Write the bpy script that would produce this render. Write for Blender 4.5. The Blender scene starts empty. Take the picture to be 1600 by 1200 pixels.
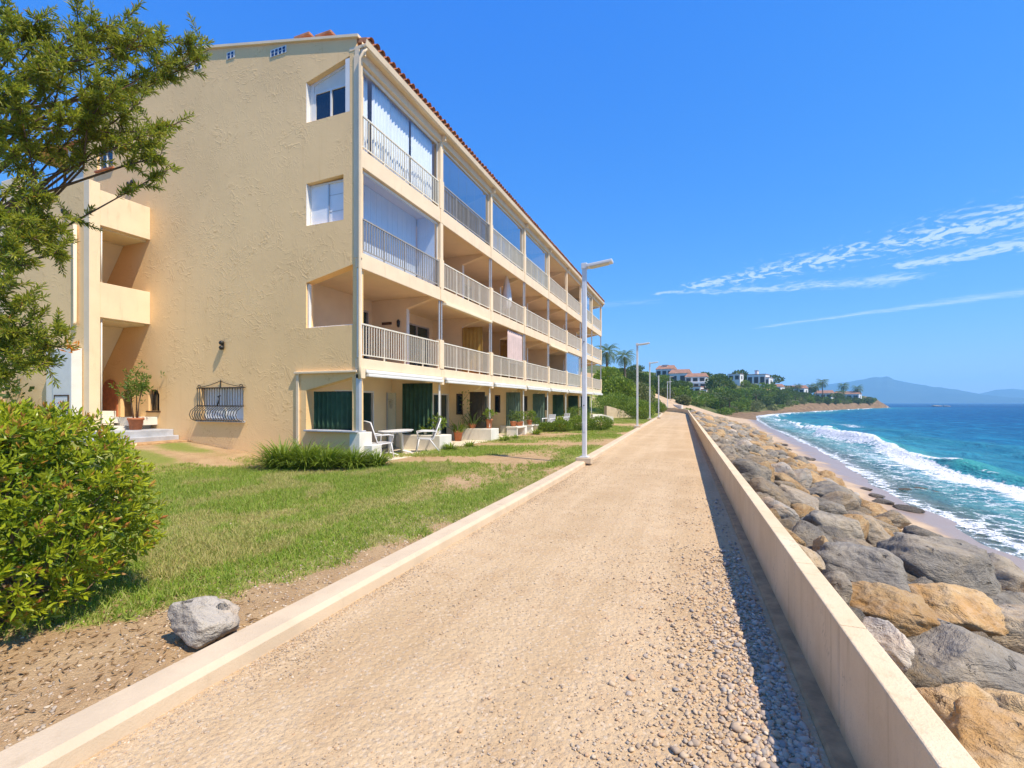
import bpy, bmesh, math, random
import numpy as np
from mathutils import Vector, Matrix
from mathutils.geometry import tessellate_polygon
R = math.radians
scene = bpy.context.scene
col = scene.collection
random.seed(11)
rng = np.random.default_rng(11)

# ------------------------------------------------------------ camera
THETA = R(21.06)
cam_d = bpy.data.cameras.new('camera')
cam = bpy.data.objects.new('camera', cam_d)
col.objects.link(cam)
cam.location = (0, 0, 1.6)
cam.rotation_euler = (R(90), 0, THETA)
cam_d.sensor_width = 36
cam_d.lens = 36 * 740 / 1600
cam_d.shift_y = 0.0181
cam_d.clip_start = 0.05
cam_d.clip_end = 30000
scene.camera = cam

# ------------------------------------------------------------ sun, sky, exposure
SUN_V = Vector((0.63, -0.20, 1.0)).normalized()
SUN_EL = math.asin(SUN_V.z)
SUN_AZ = math.atan2(SUN_V.x, SUN_V.y)            # clockwise from +Y
sun_d = bpy.data.lights.new('sun', 'SUN')
sun_d.energy = 3.4
sun_d.angle = R(0.5)
sun_d.color = (1.0, 0.89, 0.72)
sun = bpy.data.objects.new('sun', sun_d)
col.objects.link(sun)
sun.location = (40, 20, 60)
sun.rotation_euler = SUN_V.to_track_quat('Z', 'Y').to_euler()

world = bpy.data.worlds.new('World')
scene.world = world
world.use_nodes = True
SKY_STRENGTH = 0.15
scene.view_settings.view_transform = 'Standard'
scene.view_settings.look = 'None'
scene.view_settings.exposure = 0.93
scene.view_settings.gamma = 1.0
scene.view_settings.use_curve_mapping = False
scene.render.engine = 'CYCLES'
scene.cycles.max_bounces = 8
scene.cycles.diffuse_bounces = 4
scene.cycles.transparent_max_bounces = 16
scene.cycles.use_denoising = True
scene.cycles.caustics_reflective = False
scene.cycles.caustics_refractive = False


class NT:
    """small node-tree writer: sockets given as inputs are linked, values are set"""
    def __init__(s, tree):
        s.t = tree
    def add(s, typ, ins=None, **props):
        n = s.t.nodes.new(typ)
        for k, v in props.items():
            setattr(n, k, v)
        for k, v in (ins or {}).items():
            sk = n.inputs[k]
            if isinstance(v, bpy.types.NodeSocket):
                s.t.links.new(v, sk)
            elif isinstance(v, bpy.types.Node):
                s.t.links.new(v.outputs[0], sk)
            else:
                sk.default_value = v
        return n
    def math(s, op, a, b=0.0, c=0.0, clamp=False):
        return s.add('ShaderNodeMath', {0: a, 1: b, 2: c}, operation=op, use_clamp=clamp).outputs[0]
    def vmath(s, op, a, b=(0, 0, 0)):
        n = s.add('ShaderNodeVectorMath', {0: a, 1: b}, operation=op)
        return n.outputs['Value'] if op in ('LENGTH', 'DOT_PRODUCT', 'DISTANCE') else n.outputs[0]
    def mix(s, f, a, b, mode='MIX'):
        n = s.t.nodes.new('ShaderNodeMix')
        n.data_type = 'RGBA'
        n.blend_type = mode
        for i, v in ((0, f), (6, a), (7, b)):
            if isinstance(v, bpy.types.NodeSocket):
                s.t.links.new(v, n.inputs[i])
            elif isinstance(v, (tuple, list)) and len(v) == 3:
                n.inputs[i].default_value = (*v, 1)
            else:
                n.inputs[i].default_value = v
        return n.outputs[2]
    def ramp(s, f, stops, interp='LINEAR'):
        n = s.add('ShaderNodeValToRGB', {0: f})
        cr = n.color_ramp
        cr.interpolation = interp
        while len(cr.elements) < len(stops):
            cr.elements.new(0.5)
        for e, (p, c) in zip(cr.elements, stops):
            e.position = p
            e.color = (c, c, c, 1) if isinstance(c, (int, float)) else (*c, 1)
        return n.outputs[0]
    def smooth(s, f, a, b):
        n = s.add('ShaderNodeMapRange', {0: f, 1: a, 2: b, 3: 0.0, 4: 1.0}, interpolation_type='SMOOTHSTEP')
        return n.outputs[0]
    def noise(s, vec, scale, detail=4.0, rough=0.5, dist=0.0, out=0):
        return s.add('ShaderNodeTexNoise', {'Vector': vec, 'Scale': scale, 'Detail': detail, 'Roughness': rough, 'Distortion': dist}).outputs[out]
    def mapping(s, vec, scale=(1, 1, 1), rot=(0, 0, 0), loc=(0, 0, 0)):
        return s.add('ShaderNodeMapping', {'Vector': vec, 'Scale': scale, 'Rotation': rot, 'Location': loc}).outputs[0]


# world: clear Mediterranean sky with a few rows of altocumulus over the sea
w = NT(world.node_tree)
world.node_tree.nodes.clear()
sky = w.add('ShaderNodeTexSky', sky_type='NISHITA', sun_disc=False, sun_elevation=SUN_EL,
            sun_rotation=SUN_AZ, altitude=0, air_density=1.0, dust_density=0.2, ozone_density=2.5)
# one uniform grade of the whole sky: deeper blue, gentler fall-off towards the horizon
sk = w.add('ShaderNodeSeparateColor', {0: sky.outputs[0]})
skyc = w.add('ShaderNodeCombineColor', {0: w.math('MULTIPLY', w.math('POWER', sk.outputs[0], 1.5), 0.130),
                                        1: w.math('MULTIPLY', w.math('POWER', sk.outputs[1], 0.76), 0.605),
                                        2: w.math('MULTIPLY', w.math('POWER', sk.outputs[2], 0.24), 2.5)}).outputs[0]
dirv = w.add('ShaderNodeTexCoord').outputs['Generated']
sep = w.add('ShaderNodeSeparateXYZ', {0: dirv})
zc = w.math('MAXIMUM', sep.outputs[2], 0.03)
pl = w.add('ShaderNodeCombineXYZ', {0: w.math('DIVIDE', sep.outputs[0], zc), 1: w.math('DIVIDE', sep.outputs[1], zc), 2: 0.0}).outputs[0]
wob = w.noise(pl, 2.2, 3.0, 0.6, out=1)
plw = w.vmath('ADD', pl, w.vmath('SCALE', w.vmath('SUBTRACT', wob, (0.5, 0.5, 0.5))))
plw.node.inputs[1].links[0].from_node.inputs['Scale'].default_value = 0.40


def band(a, b, width, gain):
    a = Vector((*a, 0)); b = Vector((*b, 0)); d = b - a
    pa = w.vmath('SUBTRACT', plw, tuple(a))
    t = w.math('DIVIDE', w.vmath('DOT_PRODUCT', pa, tuple(d)), d.length_squared, clamp=True)
    sc = w.add('ShaderNodeVectorMath', {0: tuple(d)}, operation='SCALE')
    w.t.links.new(t, sc.inputs['Scale'])
    dist = w.vmath('LENGTH', w.vmath('SUBTRACT', pa, sc.outputs[0]))
    taper = w.math('ADD', w.math('MULTIPLY', t, width * 0.7), width * 0.4)
    m = w.math('SUBTRACT', 1.0, w.smooth(w.math('DIVIDE', dist, taper), 0.0, 1.0))
    return w.math('MULTIPLY', m, gain)


puff = w.noise(w.mapping(plw, (1.35, 0.80, 1), (0, 0, R(16))), 12.5, 3.0, 0.5)
streak = w.noise(w.mapping(plw, (1.0, 5.0, 1), (0, 0, R(30))), 3.5, 5.0, 0.6)
bA = band((0.05, 4.4), (2.6, 2.75), 0.80, 1.0)
bA2 = band((1.45, 4.25), (3.2, 3.3), 0.62, 1.0)
bB = band((-0.3, 4.55), (1.5, 4.75), 0.46, 0.95)
bC = band((0.75, 7.1), (3.6, 5.1), 0.42, 1.0)
bD = band((-1.5, 4.9), (-0.5, 4.9), 0.30, 0.55)
cA = w.smooth(w.math('ADD', puff, w.math('MULTIPLY', bA, 0.17)), 0.58, 0.76)
cA = w.math('MULTIPLY', cA, bA)
cA2 = w.math('MULTIPLY', w.smooth(w.math('ADD', puff, w.math('MULTIPLY', bA2, 0.26)), 0.60, 0.80), bA2)
stB = w.math('MULTIPLY', w.smooth(w.math('ADD', w.math('MULTIPLY', w.math('ADD', streak, puff), 0.5), w.math('MULTIPLY', bB, 0.26)), 0.58, 0.86), bB)
stC = w.math('MULTIPLY', w.smooth(w.math('ADD', streak, w.math('MULTIPLY', bC, 0.22)), 0.46, 0.92), bC)
stD = w.math('MULTIPLY', w.smooth(w.math('ADD', streak, w.math('MULTIPLY', bD, 0.30)), 0.52, 0.9), bD)
cl = w.math('MAXIMUM', w.math('MAXIMUM', cA, cA2), w.math('MAXIMUM', stB, w.math('MAXIMUM', stC, stD)))
cl = w.math('MULTIPLY', w.math('MULTIPLY', cl, w.smooth(sep.outputs[2], 0.05, 0.12)), 0.58, clamp=True)
skym = w.mix(cl, skyc, (3.6, 4.0, 4.8))
bg = w.add('ShaderNodeBackground', {'Color': skym, 'Strength': SKY_STRENGTH})
wo = w.add('ShaderNodeOutputWorld', {'Surface': bg})
world.cycles.sampling_method = 'MANUAL'
world.cycles.sample_map_resolution = 512


# ------------------------------------------------------------ mesh helpers
def tag(o, label=None, cat=None, group=None, kind=None):
    if label: o['label'] = label
    if cat: o['category'] = cat
    if group: o['group'] = group
    if kind: o['kind'] = kind
    return o


def link(name, me, parent=None, mats=(), loc=None):
    o = bpy.data.objects.new(name, me)
    col.objects.link(o)
    if parent is not None:
        o.parent = parent
    if loc is not None:
        o.location = loc
    if me is not None:
        for m in mats:
            if m.name not in [x.name for x in me.materials if x]:
                me.materials.append(m)
    return o


def empty(name, loc=(0, 0, 0), rz=0.0):
    o = bpy.data.objects.new(name, None)
    col.objects.link(o)
    o.location = loc
    o.rotation_euler = (0, 0, rz)
    o.empty_display_size = 0.2
    return o


def origin_of(parent):
    v = Vector((0, 0, 0))
    while parent is not None:
        v = v + parent.location
        parent = parent.parent
    return v


def copy_tree(o, parent=None, loc=None, rz=None, scale=None):
    c = o.copy()
    col.objects.link(c)
    if parent is not None:
        c.parent = parent
    if loc is not None: c.location = loc
    if rz is not None: c.rotation_euler = (0, 0, rz)
    if scale is not None: c.scale = scale if isinstance(scale, (tuple, list)) else (scale,) * 3
    for ch in list(o.children):
        copy_tree(ch, c)
    return c


class MB:
    """collects polygons; build() links them as one mesh"""
    def __init__(s):
        s.v = []; s.f = []; s.mi = []; s.sm = []; s.cur = 0; s.smooth = False
    def poly(s, pts):
        i = len(s.v); s.v += [tuple(p) for p in pts]
        s.f.append(tuple(range(i, i + len(pts)))); s.mi.append(s.cur); s.sm.append(s.smooth)
        return s
    def raw(s, vs, fs):
        i = len(s.v); s.v += [tuple(p) for p in vs]
        for f in fs:
            s.f.append(tuple(i + k for k in f)); s.mi.append(s.cur); s.sm.append(s.smooth)
        return s
    def box(s, x0, x1, y0, y1, z0, z1):
        vs = [(x0, y0, z0), (x1, y0, z0), (x1, y1, z0), (x0, y1, z0), (x0, y0, z1), (x1, y0, z1), (x1, y1, z1), (x0, y1, z1)]
        return s.raw(vs, [(3, 2, 1, 0), (4, 5, 6, 7), (0, 1, 5, 4), (1, 2, 6, 5), (2, 3, 7, 6), (3, 0, 4, 7)])
    def hexa(s, b, t):
        """bottom quad b and top quad t, counter-clockwise from above"""
        return s.raw(list(b) + list(t), [(3, 2, 1, 0), (4, 5, 6, 7), (0, 1, 5, 4), (1, 2, 6, 5), (2, 3, 7, 6), (3, 0, 4, 7)])
    def tube(s, pts, r, n=8, caps=True):
        pts = [Vector(p) for p in pts]
        rs = r if isinstance(r, (list, tuple)) else [r] * len(pts)
        i0 = len(s.v)
        a = None
        for k, p in enumerate(pts):
            t = (pts[min(k + 1, len(pts) - 1)] - pts[max(k - 1, 0)]).normalized()
            if a is None:
                a = t.orthogonal().normalized()
            else:
                a = (a - t * a.dot(t))
                a = a.normalized() if a.length > 1e-6 else t.orthogonal().normalized()
            b = t.cross(a)
            for j in range(n):
                q = 2 * math.pi * j / n
                s.v.append(tuple(p + (a * math.cos(q) + b * math.sin(q)) * rs[k]))
        for k in range(len(pts) - 1):
            for j in range(n):
                s.f.append((i0 + k * n + j, i0 + k * n + (j + 1) % n, i0 + (k + 1) * n + (j + 1) % n, i0 + (k + 1) * n + j))
                s.mi.append(s.cur); s.sm.append(True)
        if caps:
            s.f.append(tuple(i0 + j for j in reversed(range(n)))); s.mi.append(s.cur); s.sm.append(False)
            e = i0 + (len(pts) - 1) * n
            s.f.append(tuple(e + j for j in range(n))); s.mi.append(s.cur); s.sm.append(False)
        return s
    def lathe(s, prof, c=(0, 0, 0), n=20, caps=True):
        i0 = len(s.v)
        for (r, z) in prof:
            for j in range(n):
                q = 2 * math.pi * j / n
                s.v.append((c[0] + r * math.cos(q), c[1] + r * math.sin(q), c[2] + z))
        for k in range(len(prof) - 1):
            for j in range(n):
                s.f.append((i0 + k * n + j, i0 + k * n + (j + 1) % n, i0 + (k + 1) * n + (j + 1) % n, i0 + (k + 1) * n + j))
                s.mi.append(s.cur); s.sm.append(True)
        if caps:
            s.f.append(tuple(i0 + j for j in reversed(range(n)))); s.mi.append(s.cur); s.sm.append(False)
            e = i0 + (len(prof) - 1) * n
            s.f.append(tuple(e + j for j in range(n))); s.mi.append(s.cur); s.sm.append(False)
        return s
    def holed(s, loops, fn, t0, t1):
        """flat panel with holes: loops in (a,b), first outer; fn(a,b,t) -> xyz; thickness t0..t1"""
        vl = [[Vector((a, b, 0)) for a, b in lp] for lp in loops]
        tris = tessellate_polygon(vl)
        flat = [p for lp in loops for p in lp]
        i0 = len(s.v)
        s.v += [tuple(fn(a, b, t0)) for a, b in flat] + [tuple(fn(a, b, t1)) for a, b in flat]
        m = len(flat)
        for t in tris:
            s.f.append(tuple(i0 + k for k in t)); s.mi.append(s.cur); s.sm.append(False)
            s.f.append(tuple(i0 + m + k for k in reversed(t))); s.mi.append(s.cur); s.sm.append(False)
        k0 = 0
        for lp in loops:
            for j in range(len(lp)):
                a = i0 + k0 + j; b = i0 + k0 + (j + 1) % len(lp)
                s.f.append((a, b, b + m, a + m)); s.mi.append(s.cur); s.sm.append(False)
            k0 += len(lp)
        return s
    def build(s, name, mats, parent=None, world_coords=True, bevel=0, seg=2, fix=False, link_it=True):
        if not isinstance(mats, (list, tuple)): mats = [mats]
        off = origin_of(parent) if (world_coords and parent is not None) else Vector((0, 0, 0))
        me = bpy.data.meshes.new(name)
        vs = [(x - off.x, y - off.y, z - off.z) for x, y, z in s.v]
        me.from_pydata(vs, [], s.f)
        for m in mats: me.materials.append(m)
        me.polygons.foreach_set('material_index', s.mi)
        me.polygons.foreach_set('use_smooth', s.sm)
        if fix:
            bm = bmesh.new(); bm.from_mesh(me)
            bmesh.ops.remove_doubles(bm, verts=bm.verts, dist=1e-5)
            bmesh.ops.recalc_face_normals(bm, faces=bm.faces)
            bm.to_mesh(me); bm.free()
        me.update()
        if not link_it: return me
        o = link(name, me, parent)
        if bevel:
            b = o.modifiers.new('bevel', 'BEVEL'); b.width = bevel; b.segments = seg; b.limit_method = 'ANGLE'; b.angle_limit = R(40)
        return o


def np_mesh(name, V, F, mats=(), smooth=False, tint=None, attrs=None):
    """V (n,3), F (m,k) constant k; tint: per-vertex rgb; attrs: per-vertex floats"""
    me = bpy.data.meshes.new(name)
    V = np.asarray(V, dtype=np.float32); F = np.asarray(F, dtype=np.int32)
    m, k = F.shape
    me.vertices.add(len(V)); me.vertices.foreach_set('co', V.ravel())
    me.loops.add(m * k); me.loops.foreach_set('vertex_index', F.ravel())
    me.polygons.add(m)
    me.polygons.foreach_set('loop_start', np.arange(0, m * k, k, dtype=np.int32))
    me.polygons.foreach_set('loop_total', np.full(m, k, dtype=np.int32))
    me.polygons.foreach_set('use_smooth', np.full(m, bool(smooth)))
    if tint is not None:
        a = me.color_attributes.new('tint', 'FLOAT_COLOR', 'POINT')
        t = np.ones((len(V), 4), dtype=np.float32); t[:, :3] = tint
        a.data.foreach_set('color', t.ravel())
    for nm, arr in (attrs or {}).items():
        a = me.attributes.new(nm, 'FLOAT', 'POINT'); a.data.foreach_set('value', np.asarray(arr, dtype=np.float32))
    for mt in mats: me.materials.append(mt)
    me.update(); me.validate()
    return me


def vnoise(x, y, seed=0):
    """2-D value noise 0..1"""
    xi = np.floor(x).astype(np.int64); yi = np.floor(y).astype(np.int64)
    fx = x - xi; fy = y - yi
    fx = fx * fx * (3 - 2 * fx); fy = fy * fy * (3 - 2 * fy)
    def h(a, b):
        n = (a * 374761393 + b * 668265263 + seed * 982451653) & 0x7fffffff
        n = ((n ^ (n >> 13)) * 1274126177) & 0x7fffffff
        return ((n ^ (n >> 16)) & 0xffff) / 65535.0
    return (h(xi, yi) * (1 - fx) + h(xi + 1, yi) * fx) * (1 - fy) + (h(xi, yi + 1) * (1 - fx) + h(xi + 1, yi + 1) * fx) * fy


def fbm(x, y, oct=4, seed=0):
    s = 0; a = 0.5; t = 0
    for i in range(oct):
        s = s + a * vnoise(x * 2 ** i, y * 2 ** i, seed + i * 7); t += a; a *= 0.55
    return s / t


def sstep(a, b, x):
    t = np.clip((x - a) / (b - a), 0, 1)
    return t * t * (3 - 2 * t)


def ico(sub):
    bm = bmesh.new(); bmesh.ops.create_icosphere(bm, subdivisions=sub, radius=1)
    V = np.array([v.co[:] for v in bm.verts]); F = np.array([[v.index for v in f.verts] for f in bm.faces]); bm.free()
    return V, F


ICO = {k: ico(k) for k in (1, 2, 3, 4, 5)}


def rot_from(zdir, spin):
    """(n,3,3) frames whose z column follows zdir"""
    z = zdir / np.linalg.norm(zdir, axis=1, keepdims=True)
    h = np.where(np.abs(z[:, 2:3]) < 0.95, np.array([[0, 0, 1.0]]), np.array([[1.0, 0, 0]]))
    x = np.cross(h, z); x /= np.linalg.norm(x, axis=1, keepdims=True)
    y = np.cross(z, x)
    c = np.cos(spin)[:, None]; s = np.sin(spin)[:, None]
    return np.stack([x * c + y * s, -x * s + y * c, z], axis=2)


def scatter(V, F, pos, M, scale):
    """copies of a small mesh: pos (n,3), M (n,3,3), scale (n,3)"""
    n = len(pos)
    P = V[None] * scale[:, None, :]
    P = np.einsum('nij,nkj->nki', M, P) + pos[:, None, :]
    FF = (F[None] + (np.arange(n) * len(V))[:, None, None]).reshape(-1, F.shape[1])
    return P.reshape(-1, 3), FF
# ------------------------------------------------------------ materials
def pmat(name, color=(0.5, 0.5, 0.5), rough=0.7, metal=0.0, spec=0.5):
    m = bpy.data.materials.new(name); m.use_nodes = True
    t = NT(m.node_tree)
    b = m.node_tree.nodes['Principled BSDF']
    b.inputs['Base Color'].default_value = (*color, 1); b.inputs['Roughness'].default_value = rough
    b.inputs['Metallic'].default_value = metal; b.inputs['Specular IOR Level'].default_value = spec
    return m, t, b


def setc(t, b, key, sock):
    t.t.links.new(sock, b.inputs[key])


def bump(t, b, h, strength=0.5, dist=0.02, prev=None):
    n = t.add('ShaderNodeBump', {'Height': h, 'Strength': strength, 'Distance': dist})
    if prev is not None: t.t.links.new(prev, n.inputs['Normal'])
    t.t.links.new(n.outputs[0], b.inputs['Normal'])
    return n.outputs[0]


def obj_co(t): return t.add('ShaderNodeTexCoord').outputs['Object']


def world_co(t): return t.add('ShaderNodeNewGeometry').outputs['Position']


def mat_plain(name, c, rough=0.6, var=0.12, scale=3.0, bstr=0.0, bscale=60, metal=0.0, spec=0.4, dirt=None):
    m, t, b = pmat(name, c, rough, metal, spec)
    co = world_co(t)
    n = t.noise(co, scale, 5, 0.6)
    lo = tuple(x * (1 - var) for x in c); hi = tuple(min(1, x * (1 + var)) for x in c)
    cc = t.mix(t.smooth(n, 0.3, 0.7), lo, hi)
    if dirt:
        d = t.noise(t.mapping(co, (3, 3, 0.5)), 2.2, 6, 0.65)
        cc = t.mix(t.math('MULTIPLY', t.smooth(d, 0.56, 0.76), dirt[1]), cc, dirt[0])
    setc(t, b, 'Base Color', cc)
    if bstr:
        bump(t, b, t.noise(co, bscale, 4, 0.6), bstr, 0.01)
    return m


def mat_stucco(name, c):
    """hand-trowelled render: raised curling strokes over a grainy coat"""
    m, t, b = pmat(name, c, 0.85, 0, 0.2)
    co = world_co(t)
    warp = t.noise(co, 0.9, 3, 0.5, out=1)
    wv = t.add('ShaderNodeVectorMath', {0: t.vmath('SUBTRACT', warp, (0.5, 0.5, 0.5))}, operation='SCALE'); wv.inputs['Scale'].default_value = 1.3
    co2 = t.vmath('ADD', co, wv.outputs[0])
    def ridge(scale, wd, st):
        n = t.noise(t.mapping(co2, st), scale, 2, 0.5, 0.6)
        return t.math('SUBTRACT', 1.0, t.smooth(t.math('ABSOLUTE', t.math('SUBTRACT', n, 0.5)), 0.0, wd))
    r1 = ridge(3.0, 0.045, (0.8, 1, 1.7)); r2 = ridge(6.0, 0.08, (1.8, 1, 0.9))
    gate = t.smooth(t.noise(co, 1.1, 2, 0.5), 0.42, 0.6)
    gate2 = t.smooth(t.noise(t.vmath('ADD', co, (7, 3, 5)), 1.6, 2, 0.5), 0.45, 0.62)
    h1 = t.math('MULTIPLY', r1, gate); h2 = t.math('MULTIPLY', r2, gate2)
    fine = t.noise(co, 26, 5, 0.6); med = t.noise(co, 6, 4, 0.6)
    h = t.math('ADD', t.math('ADD', t.math('MULTIPLY', h1, 1.0), t.math('MULTIPLY', h2, 0.6)), t.math('ADD', t.math('MULTIPLY', fine, 0.25), t.math('MULTIPLY', med, 0.7)))
    big = t.noise(co, 0.35, 4, 0.6)
    cc = t.mix(t.smooth(big, 0.3, 0.7), tuple(x * 0.93 for x in c), tuple(min(1, x * 1.06) for x in c))
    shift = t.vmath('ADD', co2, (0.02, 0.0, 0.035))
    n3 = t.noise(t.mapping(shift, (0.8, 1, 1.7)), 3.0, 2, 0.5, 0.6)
    stain_shade = t.math('MULTIPLY', t.math('SUBTRACT', 1.0, t.smooth(t.math('ABSOLUTE', t.math('SUBTRACT', n3, 0.49)), 0.0, 0.013)), gate)  # brown stain lines beside the ridges, offset to paint their shade as well
    cc = t.mix(t.math('MULTIPLY', stain_shade, 0.5), cc, (c[0] * 0.72, c[1] * 0.60, c[2] * 0.45))
    rain = t.smooth(t.noise(t.mapping(co, (5.0, 5.0, 0.22)), 1.4, 5, 0.65), 0.56, 0.74)
    cc = t.mix(t.math('MULTIPLY', rain, 0.22), cc, (c[0] * 0.80, c[1] * 0.72, c[2] * 0.62))
    blot = t.smooth(t.noise(t.mapping(co, (1.5, 1.5, 0.6)), 1.3, 6, 0.7), 0.58, 0.8)
    cc = t.mix(t.math('MULTIPLY', blot, 0.25), cc, (c[0] * 0.85, c[1] * 0.74, c[2] * 0.58))
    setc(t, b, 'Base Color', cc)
    bump(t, b, h, 0.26, 0.011)
    return m


def mat_leaf(name, c1, c2, c3=None, rough=0.45, transl=0.35):
    m = bpy.data.materials.new(name); m.use_nodes = True
    t = NT(m.node_tree); m.node_tree.nodes.clear()
    at = t.add('ShaderNodeAttribute', attribute_name='tint')
    s = t.add('ShaderNodeSeparateColor', {0: at.outputs['Color']})
    c = t.mix(s.outputs[0], c1, c2)
    if c3: c = t.mix(s.outputs[1], c, c3)
    p = t.add('ShaderNodeBsdfPrincipled', {'Base Color': c, 'Roughness': rough, 'Specular IOR Level': 0.4})
    tl = t.add('ShaderNodeBsdfTranslucent', {'Color': t.mix(0.5, c, (0.35, 0.45, 0.03))})
    mx = t.add('ShaderNodeMixShader', {0: transl, 1: p.outputs[0], 2: tl.outputs[0]})
    t.add('ShaderNodeOutputMaterial', {'Surface': mx})
    return m


def mat_glass(name, tint, refl=0.25, base=0.05):
    """single sheet of window glass: see-through with a sky reflection that grows at a glancing view"""
    m = bpy.data.materials.new(name); m.use_nodes = True
    t = NT(m.node_tree); m.node_tree.nodes.clear()
    tr = t.add('ShaderNodeBsdfTransparent', {'Color': (*tint, 1)})
    gl = t.add('ShaderNodeBsdfGlossy', {'Color': (0.95, 0.97, 1, 1), 'Roughness': 0.02})
    lw = t.add('ShaderNodeLayerWeight', {'Blend': 0.5})
    f = t.math('ADD', t.math('MULTIPLY', t.math('POWER', lw.outputs['Facing'], 3.0), refl), base, clamp=True)
    mx = t.add('ShaderNodeMixShader', {0: f, 1: tr.outputs[0], 2: gl.outputs[0]})
    t.add('ShaderNodeOutputMaterial', {'Surface': mx})
    return m


def mat_rock(name, c1, c2, c3):
    m, t, b = pmat(name, c1, 0.85, 0, 0.25)
    co = obj_co(t)
    rnd = t.add('ShaderNodeObjectInfo').outputs['Random']
    off = t.add('ShaderNodeCombineXYZ', {0: t.math('MULTIPLY', rnd, 37.0), 1: t.math('MULTIPLY', rnd, 17.0), 2: 0.0}).outputs[0]
    p = t.vmath('ADD', co, off)
    n1 = t.noise(p, 1.6, 6, 0.62, 0.5); n2 = t.noise(t.mapping(p, (1, 1.3, 2.0)), 2.2, 7, 0.68, 0.5); n3 = t.noise(p, 14, 5, 0.65)
    cc = t.mix(t.smooth(n1, 0.40, 0.62), c1, c2)
    cc = t.mix(t.math('MULTIPLY', t.smooth(n2, 0.52, 0.68), 0.75), cc, c3)
    cc = t.mix(t.math('MULTIPLY', t.smooth(n3, 0.35, 0.75), 0.45), t.mix(0.0, cc, cc), t.mix(0.5, cc, (0.62, 0.58, 0.5)))
    pits = t.smooth(t.noise(t.mapping(p, (1.2, 1, 1.6)), 7, 4, 0.6, 0.3), 0.63, 0.74)
    cc = t.mix(t.math('MULTIPLY', pits, 0.6), cc, (0.09, 0.07, 0.05))
    val = t.add('ShaderNodeHueSaturation', {'Hue': 0.5, 'Saturation': 1.0, 'Value': t.math('ADD', 0.82, t.math('MULTIPLY', rnd, 0.36)), 'Color': cc})
    setc(t, b, 'Base Color', val.outputs[0])
    h = t.math('ADD', t.math('ADD', t.math('MULTIPLY', n2, 1.1), t.math('MULTIPLY', n3, 0.35)), t.math('MULTIPLY', pits, -0.4))
    bump(t, b, h, 1.0, 0.09)
    return m


M = {}
CREAM = (0.93, 0.625, 0.305)
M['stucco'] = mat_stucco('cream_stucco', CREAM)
M['plaster'] = mat_plain('cream_plaster', (0.84, 0.66, 0.44), 0.75, 0.05, 1.5, 0.25, 40, dirt=((0.5, 0.36, 0.2), 0.35))
M['plaster_in'] = mat_plain('balcony_plaster', (0.86, 0.71, 0.45), 0.75, 0.05, 1.2, 0.15, 40)
M['soffit'] = mat_plain('soffit_plaster', (0.86, 0.73, 0.49), 0.8, 0.04, 1.2, 0.1, 40)
M['ground_wall'] = mat_plain('warm_plaster', (0.90, 0.70, 0.40), 0.8, 0.05, 1.2, 0.15, 40)
M['white'] = mat_plain('white_paint', (0.78, 0.76, 0.70), 0.45, 0.04, 4)
M['white_plaster'] = mat_plain('white_plaster', (0.78, 0.73, 0.63), 0.8, 0.06, 2.0, 0.2, 40, dirt=((0.5, 0.42, 0.3), 0.3))
M['alu'] = mat_plain('grey_aluminium', (0.55, 0.55, 0.54), 0.35, 0.05, 5, metal=0.4)
M['rail'] = mat_plain('rail_paint', (0.76, 0.70, 0.56), 0.5, 0.05, 4)
M['rail_dark'] = mat_plain('rail_grey', (0.34, 0.32, 0.29), 0.5, 0.08, 4)
def mat_wall():
    m, t, b = pmat('wall_concrete', (0.76, 0.58, 0.37), 0.88, 0, 0.2)
    co = world_co(t); z = t.add('ShaderNodeSeparateXYZ', {0: co}).outputs[2]
    big = t.noise(co, 1.3, 6, 0.65); fine = t.noise(co, 90, 3, 0.7); drip = t.noise(t.mapping(co, (7, 7, 0.35)), 2.0, 5, 0.65)
    cc = t.mix(t.smooth(big, 0.3, 0.7), (0.70, 0.52, 0.32), (0.80, 0.63, 0.42))
    cc = t.mix(t.math('MULTIPLY', t.smooth(drip, 0.52, 0.70), 0.40), cc, (0.50, 0.35, 0.20))
    cc = t.mix(t.math('MULTIPLY', t.smooth(fine, 0.60, 0.72), 0.35), cc, (0.42, 0.31, 0.2))
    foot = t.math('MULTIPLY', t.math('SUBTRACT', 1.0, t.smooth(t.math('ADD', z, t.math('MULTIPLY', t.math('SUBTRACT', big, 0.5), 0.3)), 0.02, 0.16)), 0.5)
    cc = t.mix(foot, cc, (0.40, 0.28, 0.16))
    crk = t.noise(t.mapping(co, (1, 1, 0.6)), 1.7, 6, 0.7, 0.4)
    crack = t.math('MULTIPLY', t.math('SUBTRACT', 1.0, t.smooth(t.math('ABSOLUTE', t.math('SUBTRACT', crk, 0.5)), 0.0, 0.006)), t.smooth(big, 0.5, 0.62))
    cc = t.mix(t.math('MULTIPLY', crack, 0.6), cc, (0.25, 0.18, 0.11))
    setc(t, b, 'Base Color', cc)
    bump(t, b, t.math('ADD', t.math('ADD', fine, t.math('MULTIPLY', big, 1.5)), t.math('MULTIPLY', crack, -1.0)), 0.45, 0.012)
    return m


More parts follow.
